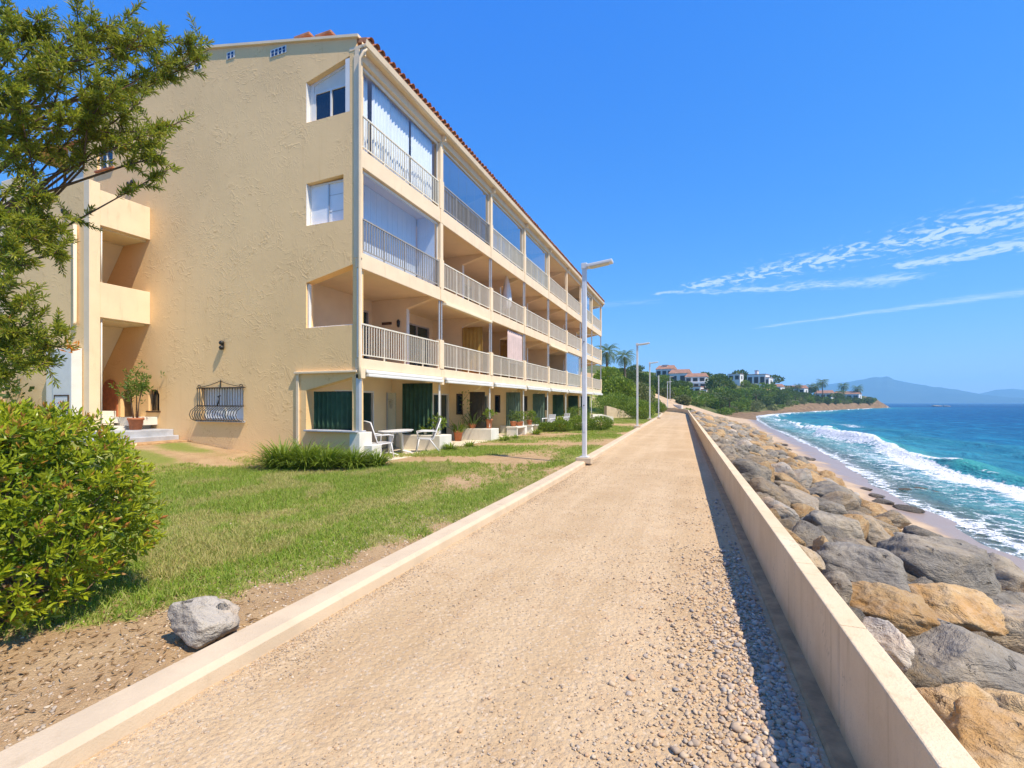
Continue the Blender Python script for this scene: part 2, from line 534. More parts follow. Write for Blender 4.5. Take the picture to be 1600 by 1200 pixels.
M['wallc'] = mat_wall(); M['concrete'] = mat_wall(); M['concrete'].name = 'kerb_concrete'
M['iron'] = mat_plain('black_iron', (0.025, 0.022, 0.02), 0.45, 0.2, 20, 0.2, 80)
M['wood'] = mat_plain('dark_wood', (0.10, 0.055, 0.028), 0.6, 0.25, 6)
M['terra'] = mat_plain('terracotta', (0.45, 0.16, 0.07), 0.8, 0.18, 6, 0.3, 50, dirt=((0.6, 0.5, 0.4), 0.3))
M['tile'] = mat_plain('roof_tile', (0.46, 0.19, 0.09), 0.85, 0.25, 5, 0.4, 30, dirt=((0.62, 0.48, 0.3), 0.5))
M['tile_floor'] = mat_plain('red_floor_tile', (0.46, 0.22, 0.12), 0.6, 0.15, 8)
M['concrete'] = mat_plain('pale_concrete', (0.60, 0.47, 0.32), 0.85, 0.08, 2.5, 0.35, 70, dirt=((0.42, 0.31, 0.19), 0.45))
M['paving'] = mat_plain('patio_paving', (0.72, 0.61, 0.46), 0.75, 0.08, 3, 0.2, 50)
M['stone_step'] = mat_plain('grey_stone', (0.42, 0.43, 0.46), 0.7, 0.15, 3, 0.3, 30)
M['lamp'] = mat_plain('lamp_paint', (0.70, 0.69, 0.68), 0.4, 0.05, 5)
M['lens'] = mat_plain('lamp_lens', (0.62, 0.58, 0.48), 0.3, 0.05, 5)
M['plastic'] = mat_plain('white_plastic', (0.74, 0.73, 0.73), 0.4, 0.03, 5)
M['sling'] = mat_plain('grey_mesh_cloth', (0.46, 0.46, 0.47), 0.7, 0.1, 60)
M['curtain_w'] = mat_plain('white_voile', (0.88, 0.89, 0.90), 0.85, 0.03, 3)
M['curtain_g'] = mat_plain('green_canvas', (0.035, 0.085, 0.045), 0.85, 0.2, 3, 0.1, 60)
M['curtain_pale'] = mat_plain('pale_green_canvas', (0.16, 0.23, 0.165), 0.85, 0.12, 3, 0.1, 60)
M['curtain_pink'] = mat_plain('rosy_canvas', (0.60, 0.46, 0.42), 0.85, 0.06, 3, 0.1, 60)
M['panel_w'] = mat_plain('white_boards', (0.86, 0.88, 0.90), 0.5, 0.03, 3)
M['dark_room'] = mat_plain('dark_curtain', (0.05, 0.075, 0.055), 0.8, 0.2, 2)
M['screen_brown'] = mat_plain('brown_screen', (0.055, 0.045, 0.03), 0.8, 0.2, 8)
M['ochre_cloth'] = mat_plain('ochre_blind', (0.42, 0.27, 0.06), 0.85, 0.1, 3)
M['bark'] = mat_plain('bark', (0.16, 0.10, 0.06), 0.9, 0.3, 9, 0.8, 25)
M['twig'] = mat_plain('twig', (0.22, 0.14, 0.08), 0.9, 0.25, 12, 0.4, 40)
M['palm_bark'] = mat_plain('palm_bark', (0.17, 0.12, 0.08), 0.9, 0.3, 9, 0.8, 12)
M['villa'] = mat_plain('villa_white', (0.78, 0.77, 0.75), 0.8, 0.05, 0.4)
M['villa_tile'] = mat_plain('villa_roof', (0.33, 0.17, 0.11), 0.85, 0.2, 0.8)
M['villa_dark'] = mat_plain('villa_opening', (0.05, 0.055, 0.07), 0.5, 0.2, 0.6)
M['villa_warm'] = mat_plain('villa_sand', (0.55, 0.36, 0.22), 0.85, 0.1, 0.5)
M['blue_glaze'] = mat_plain('blue_glaze', (0.02, 0.05, 0.14), 0.3, 0.1, 8)
M['glass'] = mat_glass('clear_glass', (0.93, 0.97, 1.0), 0.40, 0.08)
M['glass_mid'] = mat_glass('pale_glass', (0.90, 0.95, 1.0), 0.45, 0.16)
M['glass_blue'] = mat_glass('blue_glass', (0.72, 0.86, 0.95), 0.62, 0.42)
m_, t_, b_ = pmat('dark_pane', (0.012, 0.018, 0.03), 0.04, 0, 0.9); M['pane'] = m_
m_, t_, b_ = pmat('green_pane', (0.02, 0.045, 0.035), 0.05, 0, 0.7); M['pane_green'] = m_
M['leaf_bush'] = mat_leaf('bush_leaf', (0.085, 0.175, 0.012), (0.46, 0.50, 0.025), (0.55, 0.16, 0.07), 0.30, 0.34)
M['leaf_tree'] = mat_leaf('tree_leaf', (0.12, 0.18, 0.02), (0.56, 0.52, 0.05), (0.50, 0.18, 0.05), 0.5, 0.42)
M['leaf_garden'] = mat_leaf('garden_leaf', (0.065, 0.14, 0.018), (0.27, 0.35, 0.04), (0.40, 0.30, 0.03), 0.5, 0.32)
M['leaf_dark'] = mat_leaf('dark_leaf', (0.035, 0.08, 0.02), (0.13, 0.19, 0.04), None, 0.55, 0.2)
M['leaf_olive'] = mat_leaf('olive_leaf', (0.09, 0.115, 0.04), (0.24, 0.245, 0.10), None, 0.6, 0.2)
M['grass'] = mat_leaf('grass_blade', (0.13, 0.265, 0.018), (0.36, 0.47, 0.045), (0.60, 0.46, 0.21), 0.6, 0.34)
M['petal'] = mat_plain('white_petal', (0.8, 0.8, 0.76), 0.6, 0.03, 10)
M['rock_grey'] = mat_rock('grey_rock', (0.235, 0.205, 0.165), (0.37, 0.30, 0.21), (0.125, 0.105, 0.085))
M['rock_ochre'] = mat_rock('ochre_rock', (0.46, 0.26, 0.095), (0.54, 0.36, 0.17), (0.24, 0.15, 0.08))
M['rock_tan'] = mat_rock('tan_rock', (0.43, 0.31, 0.18), (0.32, 0.26, 0.19), (0.21, 0.15, 0.095))
M['rock_pale'] = mat_rock('pale_rock', (0.50, 0.44, 0.36), (0.62, 0.47, 0.32), (0.33, 0.29, 0.25))


def mat_pebble():
    m, t, b = pmat('pebble', (0.4, 0.35, 0.3), 0.7, 0, 0.35)
    at = t.add('ShaderNodeAttribute', attribute_name='tint').outputs['Color']
    n = t.noise(world_co(t), 120, 3, 0.6)
    setc(t, b, 'Base Color', t.mix(t.math('MULTIPLY', n, 0.4), at, (0.5, 0.42, 0.33)))
    return m


M['pebble'] = mat_pebble()


def mat_path():
    m, t, b = pmat('sandy_gravel', (0.5, 0.37, 0.24), 0.95, 0, 0.15)
    co = world_co(t)
    big = t.noise(co, 0.55, 5, 0.62); mid = t.noise(co, 3.2, 5, 0.65); sp = t.noise(co, 46, 4, 0.7)
    v1 = t.add('ShaderNodeTexVoronoi', {'Vector': co, 'Scale': 62.0, 'Randomness': 1.0})
    v2 = t.add('ShaderNodeTexVoronoi', {'Vector': co, 'Scale': 27.0, 'Randomness': 1.0})
    cc = t.mix(t.smooth(big, 0.32, 0.68), (0.50, 0.345, 0.19), (0.585, 0.42, 0.245))
    track = t.smooth(t.noise(t.mapping(co, (1.5, 0.07, 1)), 1.3, 4, 0.6), 0.42, 0.66)
    cc = t.mix(t.math('MULTIPLY', track, 0.5), cc, (0.66, 0.49, 0.30))
    cc = t.mix(t.math('MULTIPLY', t.smooth(mid, 0.45, 0.75), 0.55), cc, (0.48, 0.31, 0.165))
    cc = t.mix(t.math('MULTIPLY', t.smooth(sp, 0.60, 0.70), 0.6), cc, (0.30, 0.20, 0.125))
    cc = t.mix(t.math('MULTIPLY', t.smooth(t.math('SUBTRACT', 1.0, sp), 0.60, 0.70), 0.5), cc, (0.70, 0.55, 0.38))
    g = t.add('ShaderNodeSeparateColor', {0: v1.outputs['Color']})
    cc = t.mix(t.math('MULTIPLY', t.smooth(g.outputs[0], 0.86, 0.9), 0.30), cc, (0.36, 0.29, 0.23))
    cc = t.mix(t.math('MULTIPLY', t.smooth(g.outputs[1], 0.9, 0.94), 0.30), cc, (0.72, 0.62, 0.49))
    setc(t, b, 'Base Color', cc)
    h = t.math('ADD', t.math('MULTIPLY', v1.outputs['Distance'], -0.12), t.math('ADD', t.math('MULTIPLY', sp, 0.6), t.math('MULTIPLY', t.math('ADD', mid, t.math('MULTIPLY', v2.outputs['Distance'], -0.5)), 0.8)))
    bump(t, b, h, 0.9, 0.022)
    return m


def mat_lawn():
    m, t, b = pmat('lawn_soil', (0.4, 0.28, 0.16), 0.95, 0, 0.1)
    co = world_co(t)
    at = t.add('ShaderNodeAttribute', attribute_name='grass').outputs['Fac']
    n1 = t.noise(co, 2.4, 6, 0.65); n2 = t.noise(co, 30, 4, 0.7); n3 = t.noise(co, 75, 3, 0.7)
    soil = t.mix(t.smooth(n1, 0.3, 0.7), (0.42, 0.27, 0.14), (0.53, 0.365, 0.20))
    soil = t.mix(t.math('MULTIPLY', t.smooth(n2, 0.55, 0.72), 0.6), soil, (0.25, 0.155, 0.085))
    soil = t.mix(t.math('MULTIPLY', t.smooth(n3, 0.6, 0.68), 0.6), soil, (0.66, 0.54, 0.38))
    turf = t.mix(t.smooth(n2, 0.3, 0.7), (0.16, 0.21, 0.035), (0.31, 0.31, 0.08))
    turf = t.mix(t.math('MULTIPLY', t.smooth(n1, 0.5, 0.75), 0.5), turf, (0.34, 0.27, 0.12))
    f = t.smooth(t.math('ADD', at, t.math('MULTIPLY', t.math('SUBTRACT', n2, 0.5), 0.9)), 0.35, 0.62)
    setc(t, b, 'Base Color', t.mix(f, soil, turf))
    bump(t, b, t.math('ADD', n2, t.math('MULTIPLY', n3, 0.5)), 0.9, 0.03)
    return m


def mat_sand():
    m, t, b = pmat('beach_sand', (0.5, 0.36, 0.23), 0.9, 0, 0.3)
    co = world_co(t)
    z = t.add('ShaderNodeSeparateXYZ', {0: co}).outputs[2]
    n1 = t.noise(co, 0.8, 6, 0.65); n2 = t.noise(co, 40, 4, 0.7)
    dry = t.mix(t.smooth(n1, 0.3, 0.7), (0.46, 0.32, 0.19), (0.56, 0.41, 0.26))
    dry = t.mix(t.math('MULTIPLY', t.smooth(n2, 0.55, 0.75), 0.4), dry, (0.30, 0.2, 0.12))
    wet = t.math('SUBTRACT', 1.0, t.smooth(t.math('ADD', z, t.math('MULTIPLY', t.math('SUBTRACT', n1, 0.5), 0.42)), -1.78, -1.62))
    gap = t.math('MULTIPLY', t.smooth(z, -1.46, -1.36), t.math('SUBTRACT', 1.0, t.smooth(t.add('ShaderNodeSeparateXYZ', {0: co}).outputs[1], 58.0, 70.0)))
    dry = t.mix(gap, dry, (0.10, 0.07, 0.045))          # dark earth bed; the shade of the boulder gaps is painted into it
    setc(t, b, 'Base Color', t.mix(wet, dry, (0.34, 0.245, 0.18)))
    setc(t, b, 'Roughness', t.math('SUBTRACT', 0.9, t.math('MULTIPLY', wet, 0.60)))
    bump(t, b, t.math('ADD', n1, t.math('MULTIPLY', n2, 0.4)), 0.4, 0.03)
    return m


def mat_hill():
    m, t, b = pmat('scrub_hillside', (0.2, 0.18, 0.1), 0.95, 0, 0.1)
    co = world_co(t)
    at = t.add('ShaderNodeAttribute', attribute_name='rocky').outputs['Fac']
    n1 = t.noise(co, 0.09, 6, 0.65); n2 = t.noise(co, 0.6, 5, 0.7)
    g = t.mix(t.smooth(n2, 0.35, 0.65), (0.06, 0.085, 0.025), (0.17, 0.165, 0.06))
    e = t.mix(t.smooth(n2, 0.35, 0.65), (0.15, 0.095, 0.055), (0.30, 0.20, 0.115))
    f = t.smooth(t.math('ADD', at, t.math('MULTIPLY', t.math('SUBTRACT', n1, 0.5), 1.1)), 0.4, 0.6)
    setc(t, b, 'Base Color', t.mix(f, g, e))
    bump(t, b, n2, 1.0, 0.6)
    return m


def mat_mountain():
    m, t, b = pmat('far_mountain', (0.12, 0.13, 0.1), 0.95, 0, 0.05)
    co = world_co(t)
    n = t.noise(co, 0.004, 7, 0.65)
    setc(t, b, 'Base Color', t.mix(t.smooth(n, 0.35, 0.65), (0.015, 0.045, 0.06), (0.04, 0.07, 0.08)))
    return m


def mat_sea():
    m = bpy.data.materials.new('sea_water'); m.use_nodes = True
    t = NT(m.node_tree); m.node_tree.nodes.clear()
    co = world_co(t)
    off = t.add('ShaderNodeAttribute', attribute_name='offshore').outputs['Fac']
    fo = t.add('ShaderNodeAttribute', attribute_name='foam').outputs['Fac']
    face = t.add('ShaderNodeAttribute', attribute_name='face').outputs['Fac']
    n0 = t.noise(co, 0.035, 4, 0.6)
    o2 = t.math('ADD', off, t.math('MULTIPLY', t.math('SUBTRACT', n0, 0.5), 26.0))
    f = t.math('DIVIDE', o2, 120.0, clamp=True)
    c = t.ramp(f, [(0.0, (0.14, 0.29, 0.27)), (0.045, (0.035, 0.205, 0.25)), (0.12, (0.008, 0.12, 0.225)), (0.35, (0.003, 0.075, 0.20)), (1.0, (0.002, 0.05, 0.16))])
    c = t.mix(face, c, (0.05, 0.29, 0.24))
    wv = t.mapping(co, (1, 0.45, 1), (0, 0, R(-12)))
    w1 = t.noise(wv, 0.55, 5, 0.62, 0.4); w2 = t.noise(wv, 2.6, 4, 0.65, 0.3); w3 = t.noise(wv, 0.12, 3, 0.6)
    c = t.mix(t.math('MULTIPLY', t.smooth(w1, 0.50, 0.66), 0.55), c, t.mix(0.5, c, (0.02, 0.33, 0.46)))
    c = t.mix(t.math('MULTIPLY', t.smooth(t.math('SUBTRACT', 1.0, w1), 0.50, 0.62), 0.5), c, t.mix(0.6, c, (0.001, 0.05, 0.12)))  # troughs darker, crests lighter: wave shading put into the water colour
    bm_ = t.add('ShaderNodeBump', {'Height': t.math('ADD', t.math('ADD', w1, t.math('MULTIPLY', w2, 0.22)), t.math('MULTIPLY', w3, 2.2)), 'Strength': 1.0, 'Distance': 0.8})
    body = t.add('ShaderNodeBsdfDiffuse', {'Color': c, 'Normal': bm_.outputs[0]})
    shine = t.add('ShaderNodeBsdfGlossy', {'Color': (1, 1, 1, 1), 'Roughness': 0.16, 'Normal': bm_.outputs[0]})
    lw = t.add('ShaderNodeLayerWeight', {'Blend': 0.5, 'Normal': bm_.outputs[0]})
    p = t.add('ShaderNodeMixShader', {0: t.math('ADD', 0.03, t.math('MULTIPLY', t.math('POWER', lw.outputs['Facing'], 4.0), 0.24)), 1: body.outputs[0], 2: shine.outputs[0]})
    lace = t.add('ShaderNodeTexVoronoi', {'Vector': t.vmath('ADD', co, t.noise(co, 1.2, 3, 0.6, out=1)), 'Scale': 1.7, 'Randomness': 1.0}, feature='DISTANCE_TO_EDGE').outputs['Distance']
    lace2 = t.add('ShaderNodeTexVoronoi', {'Vector': t.vmath('ADD', co, t.noise(co, 2.5, 3, 0.6, out=1)), 'Scale': 4.5, 'Randomness': 1.0}, feature='DISTANCE_TO_EDGE').outputs['Distance']
    ln = t.math('ADD', t.math('SUBTRACT', 1.0, t.smooth(lace, 0.0, 0.22)), t.math('MULTIPLY', t.math('SUBTRACT', 1.0, t.smooth(lace2, 0.0, 0.25)), 0.6))
    fn = t.noise(co, 1.4, 6, 0.7)
    ff = t.math('ADD', t.math('MULTIPLY', fo, 1.5), t.math('ADD', t.math('MULTIPLY', ln, 0.30), t.math('MULTIPLY', t.math('SUBTRACT', fn, 0.5), 0.9)))
    fa = t.smooth(ff, 0.62, 0.95)
    fa = t.math('MULTIPLY', fa, t.smooth(fo, 0.03, 0.14))
    caps = t.math('MULTIPLY', t.smooth(t.noise(t.mapping(co, (0.55, 0.22, 1), (0, 0, R(-12))), 0.9, 5, 0.72, 0.6), 0.70, 0.76), t.smooth(w3, 0.45, 0.6))
    caps = t.math('MULTIPLY', caps, t.smooth(off, 8.0, 25.0))
    fa = t.math('MAXIMUM', fa, t.math('MULTIPLY', caps, 0.8))
    fd = t.add('ShaderNodeBsdfPrincipled', {'Base Color': (0.86, 0.87, 0.88, 1), 'Roughness': 0.8, 'Specular IOR Level': 0.2})
    fb = t.add('ShaderNodeBump', {'Height': t.math('ADD', fn, t.math('MULTIPLY', ln, 0.4)), 'Strength': 0.9, 'Distance': 0.15})
    t.t.links.new(fb.outputs[0], fd.inputs['Normal'])
    mx = t.add('ShaderNodeMixShader', {0: fa, 1: p.outputs[0], 2: fd.outputs[0]})
    # thin swash sheet lets the sand show through at the water's edge
    thin = t.add('ShaderNodeAttribute', attribute_name='thin').outputs['Fac']
    tr = t.add('ShaderNodeBsdfTransparent', {'Color': (0.80, 0.86, 0.88, 1)})
    mx2 = t.add('ShaderNodeMixShader', {0: t.math('MULTIPLY', thin, t.math('SUBTRACT', 1.0, fa)), 1: mx.outputs[0], 2: tr.outputs[0]})
    t.add('ShaderNodeOutputMaterial', {'Surface': mx2})
    return m


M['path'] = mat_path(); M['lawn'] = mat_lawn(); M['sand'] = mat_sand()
M['hill'] = mat_hill(); M['mountain'] = mat_mountain(); M['sea'] = mat_sea()
# ------------------------------------------------------------ ground, sea, path
SEA_Z = -1.9
_ys = np.array([-60, 10, 22, 36, 50, 75, 105, 138, 160, 185, 220, 254, 300, 350, 385, 397, 403, 412, 440, 520, 700])
_xs = np.array([6.6, 7.0, 7.1, 8.3, 9.0, 9.8, 11.6, 15, 21, 30, 44, 58, 78, 102, 120, 126, 125, 112, 85, 30, -120])


def shore(Y): return np.interp(Y, _ys, _xs)


def drift(Y):
    """the promenade bears slightly left of the building line and bends away at its far end"""
    Y = np.asarray(Y, dtype=float)
    return -0.0225 * (Y - 2.5) - 0.085 * np.maximum(0, Y - 63) ** 2


def rise(Y): return 0.6 * sstep(58, 76, np.asarray(Y, dtype=float))


def kerb_x(Y): return -2.74 + 0.20 * sstep(0, 12, np.asarray(Y, dtype=float)) + drift(Y)


def wall_x(Y): return 0.655 + drift(Y)


def toe_x(Y): return 4.45 + 0.03 * np.maximum(0, np.asarray(Y, dtype=float) - 12)


def lawn_h(X, Y):
    z = 0.02 + 0.05 * (fbm(X * 0.35, Y * 0.35, 3, 3) - 0.5)
    z = z + 0.50 * sstep(-9.5, -16.0, X) * (1 - sstep(12, 20, Y))
    z = z + np.maximum(0, -21.5 - X) * 0.16 + np.maximum(0, -9.0 - X) * 0.17 * sstep(44.5, 53, Y)
    z = z + rise(Y) * sstep(55, 60, Y)
    return z - 0.03 * sstep(-0.5, 0.0, X - kerb_x(Y) - 0.02)


def far_h(X, Y):
    L = shore(Y) - X
    k = 1 - 0.5 * sstep(225, 300, Y)
    z = SEA_Z + np.where(L < 6, 0.15 * L, 0.9 + 0.34 * (L - 6)) * np.where(L > 6, k, 1)
    z = np.where(L > 30, SEA_Z + k * (0.9 + 8.2 + 0.17 * (L - 30)), z)
    z = np.where(L > 110, SEA_Z + k * (0.9 + 8.2 + 13.6 + 0.03 * (L - 110)), z)
    z = z + sstep(185, 240, Y) * 2.4 * sstep(0.5, 5.0, L) + 4.5 * np.exp(-(((X - 104) / 13) ** 2 + ((Y - 381) / 13) ** 2))
    z = np.where(L < 0, SEA_Z + 0.12 * L, z)
    return z + (fbm(X * 0.05, Y * 0.05, 5, 21) - 0.5) * np.clip(L * 0.16, 0, 3.0)


def coast_h(X, Y):
    """from the wall's foot over the rock slope to the beach and under the water"""
    wx = wall_x(Y) + 0.11; tx = np.maximum(toe_x(Y), wx + 3); sx = shore(Y)
    top = 0.18 + rise(Y)
    f = np.clip((X - wx) / (tx - wx), 0, 1)
    z = top + (-1.52 - top) * f
    g = np.clip((X - tx) / np.maximum(sx - tx, 0.4), 0, 1)
    z = np.where(X > tx, -1.52 + (SEA_Z + 1.52) * g, z)
    z = np.where(X > sx, SEA_Z - 0.11 * (X - sx), z)
    return z + (fbm(X * 0.9, Y * 0.5, 3, 9) - 0.5) * 0.09


def land_h(X, Y):
    near = np.where(X > wall_x(Y), coast_h(X, Y), lawn_h(X, Y))
    return near + (far_h(X, Y) - near) * sstep(66, 104, Y)


def grid_mesh(name, xs, ys, zf, mats, attrs=None, xf=None, smooth=True):
    XX, YY = np.meshgrid(xs, ys)
    if xf is not None: XX = xf(XX, YY)
    ZZ = zf(XX, YY)
    n, m = XX.shape
    V = np.stack([XX.ravel(), YY.ravel(), ZZ.ravel()], 1)
    i = np.arange(n * m).reshape(n, m)
    F = np.stack([i[:-1, :-1].ravel(), i[:-1, 1:].ravel(), i[1:, 1:].ravel(), i[1:, :-1].ravel()], 1)
    at = {k: f(XX, YY).ravel() for k, f in (attrs or {}).items()}
    return np_mesh(name, V, F, mats, smooth, attrs=at)


def grass_amt(X, Y):
    """0..1 how thickly the turf grows"""
    n = fbm(X * 0.45 + 3, Y * 0.30, 4, 5)
    g = 0.68 + 1.6 * (n - 0.44)
    d = X - kerb_x(Y)
    g = g - (0.55 + 0.35 * sstep(4.5, 2.5, Y)) * sstep(-0.50, -0.15, d + 0.9 * (fbm(X * 2.3, Y * 1.9, 4, 15) - 0.5)) * (1 - 0.6 * sstep(5.0, 8.0, Y))     # worn edge by the kerb
    g = g - 0.9 * np.exp(-(((X + 4.5) / 1.45) ** 2 + ((Y - 1.1) / 1.25) ** 2))  # bare soil under the bush
    g = g - 1.0 * sstep(0.35, -0.3, Y - 2.35 - 2.0 * (X + 3.7) + 2.0 * (fbm(X * 2.2, Y * 2.2, 4, 16) - 0.5)) * (Y < 6)
    g = g - 1.0 * np.exp(-((Y - 9.5 + 0.05 * X) / 1.1) ** 2) * sstep(-6.9, -8.2, X)   # dirt strip at the gable's foot
    g = g - 0.95 * np.exp(-((Y - 11.4 - 0.30 * (X + 7)) / 0.75) ** 2) * sstep(-8.5, -7.0, X) * (1 - sstep(-4.4, -3.2, X))
    g = g - 0.7 * np.exp(-((Y - 16.9 - 0.5 * (X + 6)) / 0.5) ** 2) - 0.7 * np.exp(-((Y - 23 - 0.6 * (X + 6)) / 0.7) ** 2)
    g = g - 0.8 * np.exp(-((Y - 34.5 - 0.4 * (X + 6)) / 1.2) ** 2)
    g = g - 0.8 * sstep(-8.5, -11, X) * (1 - sstep(8.0, 9.4, Y)) * sstep(7.6, 8.6, Y)
    return np.clip(g, 0, 1)


lx = np.concatenate([np.linspace(-90, -24, 23)[:-1], np.linspace(-24, -14, 26)[:-1], np.linspace(-14, 0, 118)])
ly = np.concatenate([np.linspace(-6, 1, 30)[:-1], np.linspace(1, 20, 159)[:-1], np.linspace(20, 46, 110)[:-1], np.linspace(46, 104, 60)])


def lawn_x(X, Y):
    k = kerb_x(Y) + 0.02
    return np.where(X > -14, -14 + (X + 14) / 14 * (k + 14), X)


tag(link('lawn', grid_mesh('lawn', lx, ly, land_h, [M['lawn']], {'grass': grass_amt}, lawn_x)), 'patchy lawn and bare soil between the promenade kerb and the building', 'lawn', kind='structure')

py = np.concatenate([np.linspace(-6, 12, 60)[:-1], np.linspace(12, 62, 90)[:-1], np.linspace(62, 76, 40)])
px = np.linspace(0, 1, 28)
tag(link('path', grid_mesh('path', px, py, lambda X, Y: rise(Y) + 0.012 * (fbm(X * 1.3, Y * 1.3, 3, 2) - 0.5), [M['path']], None,
    lambda X, Y: kerb_x(Y) + 0.15 + X * (wall_x(Y) + 0.05 - kerb_x(Y) - 0.15))), 'sandy gravel promenade running along the low sea wall', 'path', kind='structure')

bx = np.concatenate([np.linspace(0, 0.55, 40)[:-1], np.linspace(0.55, 1.0, 26)])
by = np.concatenate([np.linspace(-8, 40, 120)[:-1], np.linspace(40, 104, 70)])
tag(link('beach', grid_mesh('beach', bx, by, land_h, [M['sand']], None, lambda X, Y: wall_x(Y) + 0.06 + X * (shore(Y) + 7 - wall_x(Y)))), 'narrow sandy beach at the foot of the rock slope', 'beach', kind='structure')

hx = np.linspace(0, 1, 170); hy = np.concatenate([np.linspace(104, 420, 170)[:-1], np.linspace(420, 640, 40)])
tag(link('hillside', grid_mesh('hillside', hx, hy, land_h, [M['hill']], {'rocky': lambda X, Y: np.clip(1.05 - (shore(Y) - X - 1.5) / 7.5 + 0.9 * np.exp(-(((X - 108) / 17) ** 2 + ((Y - 384) / 14) ** 2)), 0, 1)},
    lambda X, Y: shore(Y) + 14 - (1 - X) ** 1.7 * (shore(Y) + 14 + 260))), 'scrub covered hillside and headland beyond the beach', 'hillside', kind='structure')

# kerb: one run of concrete with a rounded top edge
kb = MB()
ky = list(np.concatenate([np.linspace(-6, 60, 67), np.linspace(61, 74, 27)]))
prof = [(-0.09, -0.15), (-0.09, 0.085), (-0.07, 0.105), (0.12, 0.105), (0.16, 0.075), (0.17, -0.02), (0.17, -0.15)]
for a, b in zip(ky[:-1], ky[1:]):
    for (p0, z0), (p1, z1) in zip(prof[:-1], prof[1:]):
        ka, kb_ = float(kerb_x(a)), float(kerb_x(b)); ra, rb = float(rise(a)), float(rise(b))
        kb.poly([(ka + p0, a, z0 + ra), (ka + p1, a, z1 + ra), (kb_ + p1, b, z1 + rb), (kb_ + p0, b, z0 + rb)])
tag(kb.build('kerb', M['concrete'], fix=True), 'pale concrete kerb between lawn and promenade', 'kerb', kind='structure')

# low sea wall of cast sections with hairline joints, and the earth gutter at its foot
sw = tag(empty('sea_wall', (0.7, 0, 0)), 'long low cream concrete wall between promenade and rocks', 'wall', kind='thing')
W_H, W_T = 0.53, 0.115
edges = [-3.0]
while edges[-1] < 75: edges.append(edges[-1] + (0.95 if edges[-1] < 14 else (2.0 if edges[-1] < 60 else 0.8)))
for a, b in zip(edges[:-1], edges[1:]):
    g = 0.003
    xa, xb = float(wall_x(a)), float(wall_x(b)); za, zb = float(rise(a)), float(rise(b))
    s = MB(); a2, b2 = a + g, b - g
    s.hexa([(xa, a2, -0.7 + za), (xa + W_T, a2, -0.7 + za), (xb + W_T, b2, -0.7 + zb), (xb, b2, -0.7 + zb)],
           [(xa, a2, W_H + za), (xa + W_T, a2, W_H + za), (xb + W_T, b2, W_H + zb), (xb, b2, W_H + zb)])
    s.build('wall_section', M['wallc'] if 'wallc' in M else M['concrete'], sw, bevel=0.008, seg=2)
gt = MB()
gy = list(np.linspace(-4, 62, 60))
for a, b in zip(gy[:-1], gy[1:]):
    A, B = float(wall_x(a)), float(wall_x(b))
    gt.poly([(A - 0.095, a, 0.008), (A - 0.08, a, 0.022), (B - 0.08, b, 0.022), (B - 0.095, b, 0.008)])
    gt.poly([(A - 0.08, a, 0.022), (A + 0.01, a, 0.03), (B + 0.01, b, 0.03), (B - 0.08, b, 0.022)])
    gt.poly([(A - 0.097, a, -0.02), (A - 0.095, a, 0.008), (B - 0.095, b, 0.008), (B - 0.097, b, -0.02)])
M['footing'] = mat_plain('earthy_footing', (0.44, 0.265, 0.13), 0.9, 0.25, 7, 0.6, 40, dirt=((0.52, 0.40, 0.28), 0.6))
gt.build('footing', M['footing'], sw, fix=True)

# sea: one sheet to the horizon, shaped near the shore by breaking and swelling waves
az = np.concatenate([np.linspace(-2, 32, 400)[:-1], np.linspace(32, 100, 60)])
rr = 1 / np.linspace(1 / 6.2, 1 / 6500, 520)
A_, R_ = np.meshgrid(np.radians(az), rr)
SX, SY = R_ * np.sin(A_), R_ * np.cos(A_)
tt = SX - shore(SY)
nearf = np.exp(-np.maximum(0, R_ - 30) / 260)
wig = (fbm(SY * 0.11, SY * 0 + 2, 3, 31) - 0.5) * 3.0 + (fbm(SX * 0.35, SY * 0.3, 2, 32) - 0.5) * 0.9
t1 = 4.1 + wig + 1.4 * sstep(60, 20, SY)
amp1 = (0.34 + 0.56 * sstep(0.35, 0.62, fbm(SY * 0.085 + 4.3, SY * 0, 2, 33))) * (1 - 0.75 * sstep(45, 110, SY)) * sstep(6, 16, SY)
q = tt - t1
cr1 = np.exp(-(q / np.where(q < 0, 0.75, 1.35)) ** 2)
t2 = 11.5 + 1.6 * wig; q2 = tt - t2
amp2 = 0.26 * sstep(0.3, 0.7, fbm(SY * 0.05 + 9, SX * 0.02, 2, 34))
cr2 = np.exp(-(q2 / np.where(q2 < 0, 0.9, 2.2)) ** 2)
q3 = tt - 21 - 2.2 * wig
cr3 = np.exp(-(q3 / np.where(q3 < 0, 1.4, 3.0)) ** 2)
chop = (fbm(SX * 0.55, SY * 0.28, 4, 35) - 0.5)
SZ = SEA_Z + 0.015 + amp1 * cr1 + amp2 * cr2 + 0.2 * cr3 * sstep(0.4, 0.7, fbm(SY * 0.04, SX * 0.02 + 5, 2, 36))
SZ = SZ + chop * 0.30 * sstep(0.5, 6, tt) * nearf + (fbm(SY * 0.4, SX * 0.8, 3, 37) - 0.5) * 0.10 * (1 - sstep(0, 3, tt))
brk = sstep(0.36, 0.56, fbm(SY * 0.16 + 1.7, SX * 0.12, 3, 38))
calm = sstep(42, 30, SY)                       # near stretch: the wave stands up glassy before it breaks
qf = -0.85 * calm + 0.25 * (1 - calm)
white = np.exp(-(np.minimum(0, q - qf) / 1.5) ** 2) * sstep(qf + 0.15, qf - 0.25, q) * (0.62 + 0.38 * brk)
lip = np.exp(-((q + 0.05) / 0.24) ** 2) * (brk * 0.75 + 0.12)
